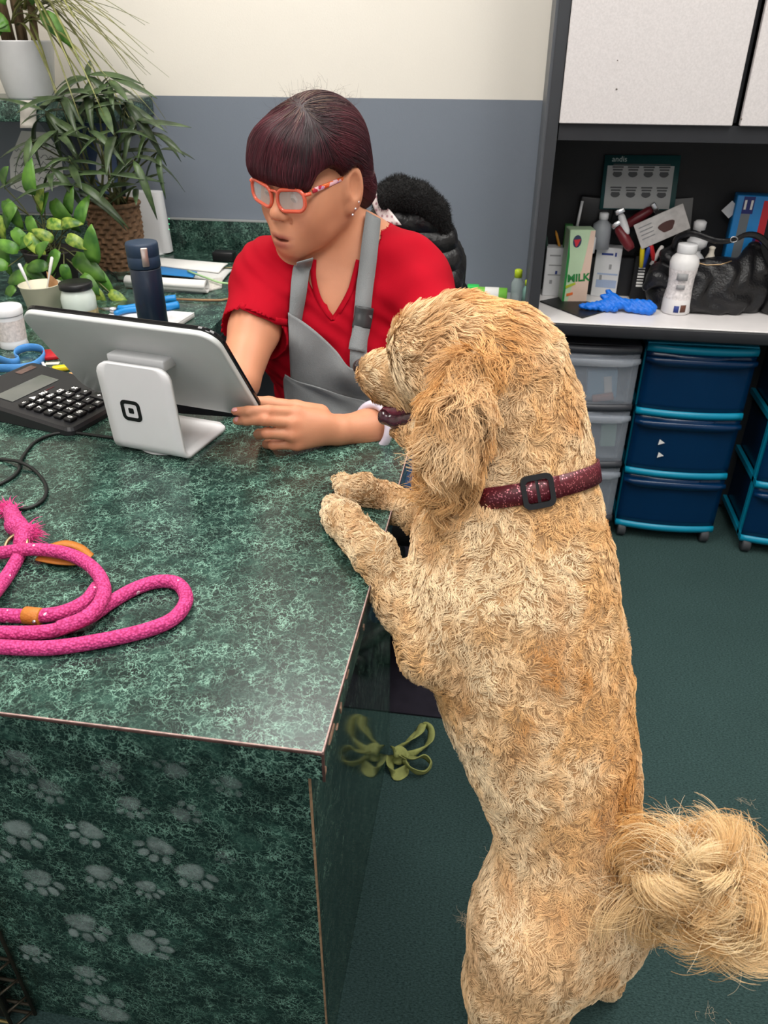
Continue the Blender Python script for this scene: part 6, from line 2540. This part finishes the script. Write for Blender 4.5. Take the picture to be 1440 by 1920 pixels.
# drink bottle
q = at(1268, 590, Z=SZ) + Vector((0, .025, 0))
q.z = SZ
o = thing('drink_bottle', 'white plastic drink bottle with printed label in front of the handbag', 'bottle', q)
k = .195 / .123
MB().lathe([(.034, 0), (.0385, .004), (.0385, .035), (.033, .07), (.033, .095), (.037, .125), (.0385, .137), (.034, .150), (.024, .160), (.023, .163)], 32, c=q).build('body', mat('bottle_white', (232, 230, 230), .4), o)
MB().lathe([(.0245, .162), (.0255, .163), (.0255, .182), (.0245, .184), (.01, .185)], 28, c=q).build('cap', WHITE, o)
MB().lathe([(.0375, .042), (.0336, .068), (.0336, .096), (.0375, .122)], 32, c=q, closed=False).build('label', mat('bottle_label', (220, 214, 214), .5, var=.25, vscale=140), o)
for (dz, hh, ww, m) in ((.018, .018, .012, PRB), (.020, .020, .014, mat('cocoa_print', (96, 58, 44), .5)), (.105, .018, .026, GREY), (.078, .012, .02, GREY)):
    xo = .012 if m is MATS['cocoa_print'] else -.006
    MB().sheet([[q + Vector((r_ * math.sin(a), -r_ * math.cos(a), z)) for a in np.linspace(-ww / .07 + xo * 26, ww / .07 + xo * 26, 5)] for z, r_ in ((dz - hh / 2, .0392), (dz + hh / 2, .0390 if dz < .05 else .0385))], .0004).build('printed_patch', m, o)

# pump bottle standing behind the bag
q = Vector(at(1304, 470, Y=2.34))
o = thing('pump_bottle', 'white pump dispenser bottle standing behind the black handbag', 'bottle', (q.x, q.y, SZ))
MB().lathe([(.03, 0), (.032, .003), (.032, .12), (.02, .135), (.014, .14), (.014, .15)], 24, c=(q.x, q.y, SZ)).build('body', WHITE, o)
MB().lathe([(.016, .15), (.026, .158), (.028, .172), (.02, .182), (.008, .186)], 24, c=(q.x, q.y, SZ)).build('collar', WHITE, o)
MB().lathe([(.006, .185), (.006, .20), (.016, .202), (.017, .222), (.010, .227)], 20, c=(q.x - .002, q.y, SZ)).build('pump_head', WHITE, o)

# black handbag
o = thing('handbag', 'slouchy black leather handbag with open top on the hutch shelf', 'bag', at(1330, 590, Z=SZ))
hb = Soft(.004)


def hp(px, py, Y, r):
    p_ = at(px, py, Y=Y)
    return np.array(p_), r


hb.chain([hp(1245, 560, 2.29, .045), hp(1300, 560, 2.27, .05), hp(1360, 558, 2.27, .05), hp(1410, 556, 2.29, .045)], .03)
hb.chain([hp(1240, 520, 2.30, .040), hp(1300, 520, 2.285, .045), hp(1360, 515, 2.285, .045), hp(1412, 512, 2.30, .040)], .04)
hb.chain([hp(1255, 480, 2.31, .026), hp(1268, 462, 2.315, .018)], .03)
hb.chain([hp(1405, 478, 2.31, .026), hp(1412, 462, 2.315, .018)], .03)
hb.chain([hp(1290, 494, 2.275, .015), hp(1340, 505, 2.265, .014), hp(1385, 494, 2.275, .015)], .02)
hb.ell(at(1338, 478, Y=2.32), (.085, .038, .045), k=.02, op='s')
hb.half((0, 0, SZ + .001), (0, 0, -1))
hme = hb.mesh('bag', extra=lambda D, ax: (D + .004 * np.sin(np.stack(np.meshgrid(*ax, indexing='ij'), -1) @ np.array((75., 30., 40.)) + 2 * np.sin(np.stack(np.meshgrid(*ax, indexing='ij'), -1) @ np.array((20., 30., -60.))))).astype(np.float32), smooth=2)
LEA = mat('black_leather', (22, 22, 25), .32, bump=.25, bscale=180, var=.15)
link('body', hme, LEA, o)
MB().tube(spline([at(x, y, Y=Y) for x, y, Y in ((1262, 465, 2.29), (1272, 445, 2.27), (1300, 438, 2.24), (1345, 452, 2.22), (1375, 450, 2.23), (1400, 440, 2.25), (1425, 445, 2.27), (1450, 470, 2.28))], 8), .0085, 8, flat=.5).build('strap', LEA, o)
MB().tube([Vector(at(1376, 449, Y=2.222)) + Vector((.009 * math.cos(a), 0, .007 * math.sin(a))) for a in np.linspace(0, 6.28, 16, endpoint=False)], .0018, 6, closed=True).build('buckle', STEEL, o)
MB().tube([at(x, y, Y=2.222) for x, y in ((1298, 490), (1325, 497), (1352, 496), (1372, 489))], .0018, 6).build('zip', mat('brass_ring'), o)
sp_ = Soft(.003)
sp_.chain([hp(1290, 545, 2.25, .02), hp(1230, 520, 2.26, .018), hp(1212, 538, 2.26, .012)], .02)
link('side_tie', sp_.mesh('side_tie'), LEA, o)
tag(MB().lathe([(.012, 0), (.013, .012), (.007, .025), (.007, .035), (.009, .040), (.004, .043)], 16, c=at(1330, 492, Y=2.28)).build('nozzle_bottle', mat('ivory_plastic', (226, 218, 204), .5)), 'small ivory nozzle bottle sticking out of the handbag', 'bottle')
q = at(1446, 592, Z=SZ) + Vector((.012, .03, 0))
q.z = SZ
o = thing('hair_dryer', 'round black dryer barrel at the right end of the hutch shelf', 'dryer', q)
MB().lathe([(.03, 0), (.04, .01), (.045, .035), (.042, .06), (.03, .075), (.012, .08)], 28, c=q + Vector((0, 0, .0))).build('barrel', mat('gloss_black', (14, 14, 16), .2), o)
MB().tube([q + Vector((.01, .02, .05)), q + Vector((.05, .03, .06)), q + Vector((.09, .03, .03))], .014, 10).build('handle', mat('gloss_black'), o)

# big blue box with a number band
c, w, h = bxpx(1352, 368, 1452, 520, 2.345, .06)
Mr = rotz(-6).to_3x3()
o = thing('blue_product_pack', 'large blue printed pack with a navy band reading 11, behind the handbag', 'box', (c.x, c.y, SZ))
BL = mat('pack_blue', (30, 132, 204), .4, var=.06, vscale=14)
MB().box(c, (w, .06, h), M=Mr, bev=.003, seg=2).build('carton', BL, o)


def patch(u0, v0, u1, v1, m, name='printed_patch', d=.0006):
    q0 = c + Mr @ Vector(((u0 + u1) / 2 * w, -.03 - d, (v0 + v1) / 2 * h))
    return MB().box(q0, (abs(u1 - u0) * w, .0006, abs(v1 - v0) * h), M=Mr).build(name, m, o)


patch(-.30, .34, .02, .49, mat('band_navy', (34, 40, 110), .4))
patch(-.30, -.10, -.04, .34, mat('band_grey', (112, 118, 124), .45))
patch(.28, .10, .49, .46, mat('band_red', (196, 36, 48), .4))
patch(.2, -.02, .49, .14, mat('band_navy'))
patch(-.1, -.30, .49, -.14, mat('band_violet', (92, 60, 170), .45))
patch(-.35, -.34, .3, -.2, mat('band_aqua', (120, 200, 214), .45), d=.0004)
patch(0, -.48, .49, -.32, mat('band_white', (214, 222, 236), .5))
text_on('number', '11', .032, c + Mr @ Vector((-.14 * w, -.0318, .415 * h)), Mr @ FRONT, PAPER, o, bold=.0012)
MB().box(c + Mr @ Vector((-.5 * w - .008, -.01, .36 * h)), (.03, .002, .035), M=Mr @ Matrix.Rotation(.7, 3, 'Y')).build('torn_flap', WB, o)

# framed blade chart
PC = [(1136, 292), (1279, 293), (1260, 392), (1124, 392)]
Yp = (2.405, 2.405, 2.375, 2.375)
Q = [at(x, y, Y=Y) for (x, y), Y in zip(PC, Yp)]
o = thing('blade_chart', 'teal framed clipper blade chart leaning on the hutch back', 'chart', Q[3])
ex_ = (Q[1] - Q[0]).normalized()
ey_ = (Q[0] - Q[3])
hgt = ey_.length
ey_ = (ey_ - ex_ * ey_.dot(ex_)).normalized()
CFm = frame(ex_, ey_)
wid = (Q[1] - Q[0]).length
cc = (Q[0] + Q[1] + Q[2] + Q[3]) / 4


def on_chart(u, v, z=0):
    return cc + CFm @ Vector((u, v, z))


MB().box(on_chart(0, 0, 0), (wid, hgt * 1.02, .004), M=CFm, bev=.001, seg=1).build('board', mat('teal_board', (26, 72, 74), .45), o)
MB().box(on_chart(-.002, -.012, .0024), (wid * .88, hgt * .80, .0008), M=CFm).build('panel', mat('chart_grey', (176, 178, 178), .5), o)
text_on('lettering', 'andis', .020, on_chart(-wid * .30, hgt * .43, .0026), CFm, mat('chart_text', (190, 205, 203), .5), o)
IC = mat('chart_icon', (84, 86, 88), .6)
for r in range(2):
    for k in range(4):
        x, y = -wid * .31 + k * wid * .205, hgt * .17 - r * hgt * .38
        m_ = MB()
        for j in range(3):
            m_.box(on_chart(x, y + .016 - j * .007, .0032), (.030 - .004 * j, .0040, .0006), M=CFm)
        m_.prism([(.013 * math.cos(a), .010 * math.sin(a)) for a in np.linspace(math.pi, 2 * math.pi, 10)], .0006, M=CFm, c=on_chart(x, y, .0030))
        ob = m_.build('blade_icon', IC, o)
        ob['kind'] = 'stuff'
MB().box(on_chart(0, hgt * .335, .0032), (wid * .75, .003, .0005), M=CFm).build('heading_line', IC, o)

# grooming clutter between chart and boxes
def rounded(name, px, py, Y, sx, sy, sz, ry, m, label, cat, bev=.004):
    p_ = at(px, py, Y=Y)
    return tag(MB().box(p_, (sx, sy, sz), M=Matrix.Rotation(math.radians(ry), 3, 'Y'), bev=bev).build(name, m), label, cat)


cb, wbx, hbx = bxpx(1060, 470, 1260, 486, 2.40, .03)
tag(MB().box((cb.x, 2.397, SZ + .055), (.30, .036, .11), bev=.002, seg=1, smooth=False).build('storage_bin', mat('black_card')), 'long black storage bin at the back of the hutch shelf, full of tools', 'bin')
rounded('tablet_case', 1114, 408, 2.39, .10, .014, .115, 4, BLKP, 'black tablet case leaning on the hutch back, left of the chart', 'case', .012)
p0_, p1_ = at(1082, 424, Y=2.37), at(1092, 377, Y=2.375)
tag(MB().tube([p0_, p1_], [.0045, .004], 8).build('white_stylus', WHITE), 'white stylus standing beside the black tablet case', 'stylus')
for (px, py, Y, r, hh, m, lab, nm) in ((1124, 440, 2.36, .026, .095, mat('frosted_grey', (150, 154, 160), .4), 'frosted grey bottle with white cap beside the tablet case', 'squeeze_bottle'),
                                      (1101, 448, 2.33, .020, .06, WHITE, 'small white bottle directly behind the milk carton', 'squeeze_bottle')):
    q = at(px, py + 25, Y=Y)
    o = thing(nm, lab, 'bottle', q)
    MB().lathe([(r, 0), (r, hh * .68), (r * .45, hh * .8), (r * .45, hh * .84)], 20, c=q).build('body', m, o)
    MB().lathe([(r * .5, hh * .83), (r * .5, hh * 1.0), (r * .35, hh * 1.02)], 16, c=q).build('cap', WHITE, o)


def clipper(p0, p1, r, m, label):
    a, b = at(*p0[:2], Y=p0[2]), at(*p1[:2], Y=p1[2])
    o = thing('hair_clipper', label, 'clipper', a)
    MB().tube([a, a.lerp(b, .15), a.lerp(b, .5), a.lerp(b, .9), b], [r * .7, r, r * 1.1, r * .95, r * .7], 12).build('body', m, o)
    d = (b - a).normalized()
    MB().box(b + d * .008, (.026, .014, .016), M=frame(d.cross(Vector((0, 1, 0))), d, None), bev=.002).build('blade', STEEL, o)


clipper((1184, 468, 2.32), (1158, 426, 2.34), .014, mat('wine_plastic', (112, 34, 42), .35), 'wine red hair clipper standing head up in the clutter')
clipper((1172, 424, 2.37), (1222, 392, 2.37), .013, mat('wine_plastic'), 'wine red hair clipper lying tilted in front of the chart')
clipper((1176, 440, 2.33), (1164, 402, 2.345), .010, WHITE, 'white trimmer between the two red clippers')
q = at(1241, 425, Y=2.33)
Mc = Matrix.Rotation(math.radians(-27), 3, 'Y')
o = thing('product_sachet', 'white product sachet with a brown picture lying tilted on the tools', 'sachet', q)
MB().box(q, (.135, .004, .072), M=Mc, bev=.0015).build('card', mat('sachet_white', (206, 202, 200), .4, var=.12, vscale=60), o)
MB().prism([(.021 * math.cos(a) * (1 + .2 * math.sin(3 * a)), .016 * math.sin(a) * (1 + .15 * math.cos(2 * a))) for a in np.linspace(0, 6.28, 18, endpoint=False)], .0006, M=Mc @ FRONT, c=q + Mc @ Vector((.012, -.0022, -.004))).build('printed_picture', mat('print_brown', (86, 56, 52), .5), o)
for k in range(4):
    MB().box(q + Mc @ Vector((-.04, -.0024, .022 - .011 * k)), (.036, .0004, .003), M=Mc).build('printed_line', GREY, o)
rounded('grey_leaflet', 1262, 405, 2.40, .10, .002, .09, -6, mat('leaflet_grey', (120, 120, 120), .6), 'grey leaflet standing behind the white sachet', 'leaflet', .0006)
for k, (px, py, m, lab) in enumerate(((1222, 468, mat('marker_red', (196, 40, 44), .4), 'red marker lid among the tools'), (1204, 474, mat('yellow_plastic'), 'yellow marker among the tools'), (1214, 474, mat('marker_blue', (40, 70, 150), .4), 'dark blue marker among the tools'),
                                 (1236, 472, mat('marker_white', (220, 214, 210), .4), 'white marker among the tools'))):
    p_ = at(px, py, Y=2.335)
    tag(MB().lathe([(.0065, -.04), (.0068, .006), (.0055, .016), (.003, .018)], 12, c=p_, M=Matrix.Rotation(.25 * (k - 1.5), 3, 'Y')).build('marker_pen', m), lab, 'marker')
for k, (x0, y0, x1, y1, m, lab) in enumerate(((1050, 466, 1042, 432, mat('pencil_orange', (206, 140, 40), .5), 'orange pencil standing behind the glove box'), (1026, 466, 1024, 440, mat('dark_green_pen', (30, 60, 50), .5), 'dark green pencil at the hutch side panel'))):
    a, b = at(x0, y0, Y=2.37), at(x1, y1, Y=2.39)
    tag(MB().tube([a - (b - a) * .6, a.lerp(b, .8), b], [.0038, .0038, .0008], 6, smooth=False).build('pencil', m), lab, 'pencil')
rounded('green_carton', 1064, 448, 2.37, .022, .03, .08, 0, mat('leaf_green_card', (60, 120, 62), .5), 'narrow green carton behind the milk carton', 'carton', .001)


# ================================================================== drawer carts under the shelf
def translucent(name, rgb, alpha, rough=.25):
    return mat(name, rgb, rough, alpha=alpha, spec=.5, var=.03)


def cart(name, label, xa, xb, Yf, depth, z0, z1, rails, m_draw, m_frame, caster_m, handle=True, group='plastic drawer carts under the hutch shelf', lip=.0085, drawers=True):
    """three-drawer cart; front curves outwards and narrows to the bottom"""
    o = thing(name, label, 'drawer cart', ((xa + xb) / 2, Yf + depth / 2, 0), group)
    w = xb - xa
    cx = (xa + xb) / 2

    def curve(u):
        return Yf - .018 * (1 - u * u)
    fr = MB()
    for sx in (-1, 1):
        for y in (Yf + .03, Yf + depth):
            fr.box((cx + sx * (w / 2 - .006), y, (z0 + z1) / 2), (.012, .016, z1 - z0))
        for z in [z0 + .01, z1 - .008] + list(rails[1:-1]):
            fr.box((cx + sx * (w / 2 - .006), Yf + depth / 2 + .005, z), (.012, depth, .016))
    fr.build('side_frame', m_frame, o)
    # rails that show as bright bands between the drawers
    for z in rails:
        g = []
        for u in np.linspace(-1, 1, 15):
            x = cx + u * w / 2
            y = curve(u) - .004
            g.append([(x, y + .02, z + lip), (x, y, z + lip), (x, y - .002, z), (x, y, z - lip), (x, y + .02, z - lip)])
        MB().sheet(g, .003).build('rail', m_frame, o)
    MB().box((cx, Yf + depth / 2, z1 + .002), (w, depth, .006), bev=.002).build('top', m_frame, o)
    for i in range(len(rails) - 1 if drawers else 0):
        za, zb = rails[i + 1] + lip, rails[i] - lip * .9
        g = []
        for z in (za, za + .02, (za + zb) / 2, zb - .045, zb - .028, zb - .022, zb):
            row = []
            for u in np.linspace(-1, 1, 15):
                y = curve(u) + .002 - (.010 * max(0, 1 - (u / .55) ** 4) if abs(z - (zb - .022)) < .004 and handle else 0)
                row.append((cx + u * (w / 2 - .001), y, z))
            g.append(row)
        dm = MB().sheet(g, .0025)
        dm.box((cx, Yf + depth / 2, za + .003), (w - .03, depth - .03, .003))
        for sx in (-1, 1):
            dm.box((cx + sx * (w / 2 - .016), Yf + depth / 2, (za + zb) / 2 - .01), (.003, depth - .03, zb - za - .03))
        dr_ = dm.build('drawer', m_draw, o)
        hg = []
        for u in np.linspace(-.5, .5, 13):
            e = .022 * max(0, 1 - abs(u / .5) ** 6)
            yv = curve(u)
            hg.append([(cx + u * w, yv + .002, zb - .014), (cx + u * w, yv - .3 * e - .004, zb - .018), (cx + u * w, yv - .2 * e - .004, zb - .026 - e * .5)])
        MB().sheet(hg, .002).build('handle', m_frame if not handle else m_draw, dr_)
    if caster_m is not None:
        for sx in (-1, 1):
            for y in (Yf + .006, Yf + depth - .03):
                cst = MB()
                cst.lathe([(.008, -.012), (.022, -.012), (.0235, -.008), (.0235, .008), (.022, .012), (.008, .012)], 20, c=(cx + sx * (w / 2 - .022), y, .0237), M=frame((0, 0, 1), (0, 1, 0)))
                cst.tube([(cx + sx * (w / 2 - .022), y, .03), (cx + sx * (w / 2 - .022), y, z0 + .008)], .006, 8)
                cst.build('caster', caster_m, o)
    return o


BTEAL = mat('bright_teal', (8, 138, 172), .35, var=.05)
BDRAW = translucent('dark_blue_translucent', (2, 44, 82), .90)
CAST = mat('caster_grey', (62, 64, 68), .6)
YB = 2.165
xa, xb = at(1152, 985, Y=YB).x, at(1334, 1000, Y=YB).x
rz = [at(1310, 655, Y=YB).z, at(1250, 772, Y=YB).z, at(1240, 884, Y=YB).z, at(1240, 984, Y=YB).z]
cart('drawer_cart', 'blue three-drawer cart with bright teal rails standing on casters', xa, xb, YB, .24, rz[3] - .008, rz[0] + .010, rz, BDRAW, BTEAL, CAST)
for (px, py) in ((1240, 829), (1238, 853)):
    q = at(px, py, Y=YB - .0205)
    mtri = MB().prism([(-.008, -.009), (.010, -.002), (-.006, .009)], .0008, M=FRONT, c=q)
    tag(mtri.build('arrow_sticker', PAPER), 'upper white triangular sticker on the blue cart\'s middle drawer' if py < 840 else 'lower white triangular sticker on the blue cart\'s middle drawer', 'sticker')
q = at(1350, 720, Y=YB + .03)
tag(MB().box(q, (.09, .04, .07), bev=.002).build('soap_packet', mat('packet_blue', (60, 150, 206), .4, var=.3, vscale=40)), 'light blue packet inside the blue cart\'s top drawer', 'packet')
x2 = at(1384, 985, Y=2.17).x
cart('drawer_cart', 'second blue drawer cart with teal frame, cut by the photo\'s right edge', x2, x2 + .29, 2.13, .30, rz[3] - .008, rz[0] + .010, rz, BDRAW, BTEAL, CAST)
CLEAR = translucent('clear_grey_plastic', (168, 176, 188), .34, .2)
SMOKE = mat('smoke_grey_frame', (62, 64, 70), .4)
xr = at(1150, 965, Y=2.15).x - .004
rc_ = [at(1170, 655, Y=2.15).z, at(1150, 762, Y=2.15).z, at(1130, 868, Y=2.15).z, at(1110, 968, Y=2.15).z]
cart('drawer_unit', 'clear grey three-drawer unit between the dog and the blue cart', xr - .30, xr, 2.15, .25, rc_[3] - .008, rc_[0] + .006, rc_, CLEAR, SMOKE, None)
MB_ = MB()
for (name, px, py, Y, s, m, lab, cat) in (
        ('soap_carton', 1128, 718, 2.20, (.085, .03, .085), mat('pale_blue_card', (120, 172, 206), .5), 'light blue carton inside the clear top drawer', 'carton'),
        ('bar_label', 1140, 724, 2.183, (.022, .002, .06), PAPER, 'white label strip on the light blue carton in the clear drawer', 'label'),
        ('brown_sponge', 1082, 748, 2.18, (.05, .03, .018), mat('terracotta', (158, 98, 72), .8), 'terracotta block lying left in the clear top drawer', 'block'),
        ('brown_sponge', 1130, 745, 2.17, (.06, .02, .018), mat('terracotta'), 'terracotta block tilted before the light blue carton', 'block'),
        ('blue_cloth', 1062, 738, 2.19, (.03, .03, .025), mat('pack_blue'), 'small blue bundle left of the terracotta blocks', 'cloth'),
        ('green_pouch', 1140, 815, 2.19, (.045, .02, .07), mat('pale_green_pouch', (150, 190, 168), .5), 'pale green pouch inside the clear middle drawer', 'pouch')):
    tag(MB().box(at(px, py, Y=Y), s, M=Matrix.Rotation(random.uniform(-.25, .25), 3, 'Y'), bev=.003).build(name, m), lab, cat)
for k, (px, py, lab) in enumerate(((1086, 842, 'white gauze roll lying left in the clear middle drawer'), (1104, 842, 'white gauze roll lying right in the clear middle drawer'))):
    q = at(px, py, Y=2.18)
    tag(MB().lathe([(.007, -.015), (.016, -.015), (.016, .015), (.007, .015), (.007, -.015)], 20, c=q, M=frame((1, 0, 0), (0, 0, 1)), closed=False).build('gauze_roll', PAPER), lab, 'roll')

# ---- narrow side table left of the hutch with spray bottles
o = thing('side_table', 'narrow grey side table between the chair and the hutch', 'table', (-.05, 2.32, 0))
MB().box((-.06, 2.315, .675), (.22, .20, .02), bev=.002, seg=1).build('table_top', mat('grey_hinge'), o)
for x in (-.15, .03):
    for y in (2.23, 2.40):
        MB().box((x, y, .3325), (.018, .018, .665)).build('leg', mat('grey_hinge'), o)
ng = mat('lime_label', (120, 190, 70), .5)
for (px, py, r, h_, m, cap, lab) in ((966, 580, .018, .085, mat('clear_pet', (190, 206, 206), .12, alpha=.45), mat('chartreuse_cap', (186, 210, 40), .4), 'clear bottle with chartreuse cap beside the hutch side'),
                                    (985, 582, .014, .06, mat('teal_bottle', (130, 170, 160), .3), mat('chartreuse_cap'), 'small teal bottle squeezed against the hutch side')):
    q = at(px, py, Y=2.30)
    q.z = .685
    b_ = thing('spray_bottle', lab, 'bottle', q)
    MB().lathe([(r, 0), (r, h_ * .7), (r * .6, h_ * .85), (r * .5, h_ * .9)], 20, c=q).build('body', m, b_)
    MB().lathe([(r * .62, h_ * .88), (r * .62, h_ * 1.12), (r * .4, h_ * 1.15)], 16, c=q).build('cap', cap, b_)
q = at(920, 575, Y=2.29)
q.z = .685
b_ = thing('green_can', 'green labelled can lying on the side table behind the dog', 'can', q)
MB().lathe([(.020, -.045), (.022, -.043), (.022, .043), (.020, .045)], 24, c=q + Vector((0, 0, .023)), M=frame((0, 1, 0), (0, 0, 1), (1, 0, 0))).build('body', ng, b_)
MB().lathe([(.0225, -.02), (.0225, .02)], 24, c=q + Vector((0, 0, .023)), M=frame((0, 1, 0), (0, 0, 1), (1, 0, 0)), closed=False).build('label', PAPER, b_)
q = at(885, 575, Y=2.31)
q.z = .685
tag(MB().box(q + Vector((0, 0, .022)), (.035, .03, .044), bev=.002).build('green_box', mat('neon_green')), 'bright green box on the side table beside the black jacket', 'box')

# ================================================================== on the floor
# ---- olive fabric bow
o = thing('fabric_bow', 'crumpled olive green fabric bow lying on the carpet by the counter', 'bow', at(735, 1405, Z=.0))
OLV = mat('olive_fabric', (150, 156, 92), .8, var=.15, vscale=40, bump=.3, bscale=120)
loops = [[(738, 1408, .02), (765, 1390, .035), (785, 1372, .04), (792, 1358, .03), (806, 1368, .03), (804, 1392, .02), (780, 1412, .02), (752, 1418, .015)],
         [(750, 1414, .02), (772, 1422, .03), (796, 1418, .03), (808, 1432, .02), (796, 1448, .012), (772, 1442, .02), (755, 1425, .02)],
         [(732, 1416, .012), (731, 1440, .008), (740, 1454, .006), (758, 1446, .008), (766, 1432, .012)],
         [(736, 1402, .03), (742, 1412, .035), (750, 1408, .035), (756, 1420, .025), (745, 1424, .02), (738, 1418, .02)]]
for i, lp in enumerate(loops):
    pts = spline([at(x, y, Z=z) for x, y, z in lp], 6)
    rr_ = [.0125 * (0.55 + .45 * math.sin(math.pi * (k + 1) / (len(pts) + 1))) for k in range(len(pts))]
    rows_ = []
    for k, p_ in enumerate(pts):
        t_ = (pts[min(k + 1, len(pts) - 1)] - pts[max(k - 1, 0)]).normalized()
        up = Vector((.5 * math.sin(i * 2 + k * .13), .4 * math.cos(i * 1.3 + k * .17), 1)).normalized()
        s_ = (up - t_ * up.dot(t_)).normalized()
        a_ = .9 * math.sin(k * .16 + i)
        s_ = (s_ * math.cos(a_) + t_.cross(s_) * math.sin(a_))
        nn_ = t_.cross(s_)
        row = []
        for v in np.linspace(-1, 1, 5):
            q = p_ + s_ * rr_[k] * v + nn_ * (.003 * math.sin(v * 2.4 + k * .3))
            q.z = max(q.z, .003)
            row.append(q)
        rows_.append(row)
    MB().sheet(rows_, .0016).build('ribbon_loop', OLV, o)

# ---- folded wire crate standing against the counter front
o = thing('wire_crate', 'folded brass wire dog crate standing against the counter front, bottom left', 'crate', (-.95, .54, 0))
BRS = mat('aged_brass', (176, 156, 104), .35, metal=.85, var=.2, vscale=60)
DRK = mat('dark_wire', (70, 64, 54), .45, metal=.6)
XR = -.664
for y, m, xr_ in ((.523, BRS, XR), (.552, DRK, XR + .018)):
    MB().tube([(xr_, y, .004), (xr_, y, .55)], .0028, 8).build('post', DRK, o)
    for z in (.006, .034, .10, .16, .22, .30, .40, .54):
        MB().tube([(xr_, y, z), (-1.25, y, z)], .0028, 8).build('wire', m, o)
for z in (.016, .06, .11, .16):
    MB().tube([(XR, .523, z), (XR + .018, .552, z)], .0022, 6).build('cross_wire', DRK, o)
MB().box((-.965, .538, .27), (.58, .010, .50), bev=.003).build('tray', mat('black_plastic'), o)

# ---- wisps of clipped hair on the carpet
for k, (px, py, nn_) in enumerate(((880, 1722, 60), (925, 1606, 12), (1330, 1905, 8), (1395, 1500, 10))):
    c = np.array(at(px, py, Z=.004))
    Pw = np.zeros((nn_, 7, 3))
    p_ = c + RNG.normal(size=(nn_, 3)) * (.010, .006, .001)
    d = RNG.normal(size=(nn_, 3)) * (1, 1, .1)
    for j in range(7):
        Pw[:, j] = p_
        d = d / np.linalg.norm(d, axis=1, keepdims=True)
        p_ = p_ + d * .0035
        p_[:, 2] = np.clip(p_[:, 2], .001, .012)
        d = d + RNG.normal(size=(nn_, 3)) * (.6, .6, .1)
    w_ = strands('hair_wisp', Pw, .00022, FUR, None)
    set_tint(w_, np.tile(lin((214, 196, 170)), (nn_, 1)))
    tag(w_, ('wisp of pale clipped hair on the carpet beside the dog\'s thigh', 'tiny curl of hair on the carpet at the dog\'s waist', 'single pale hair on the carpet under the tail', 'faint hair on the carpet above the tail')[k], 'hair', kind='stuff')
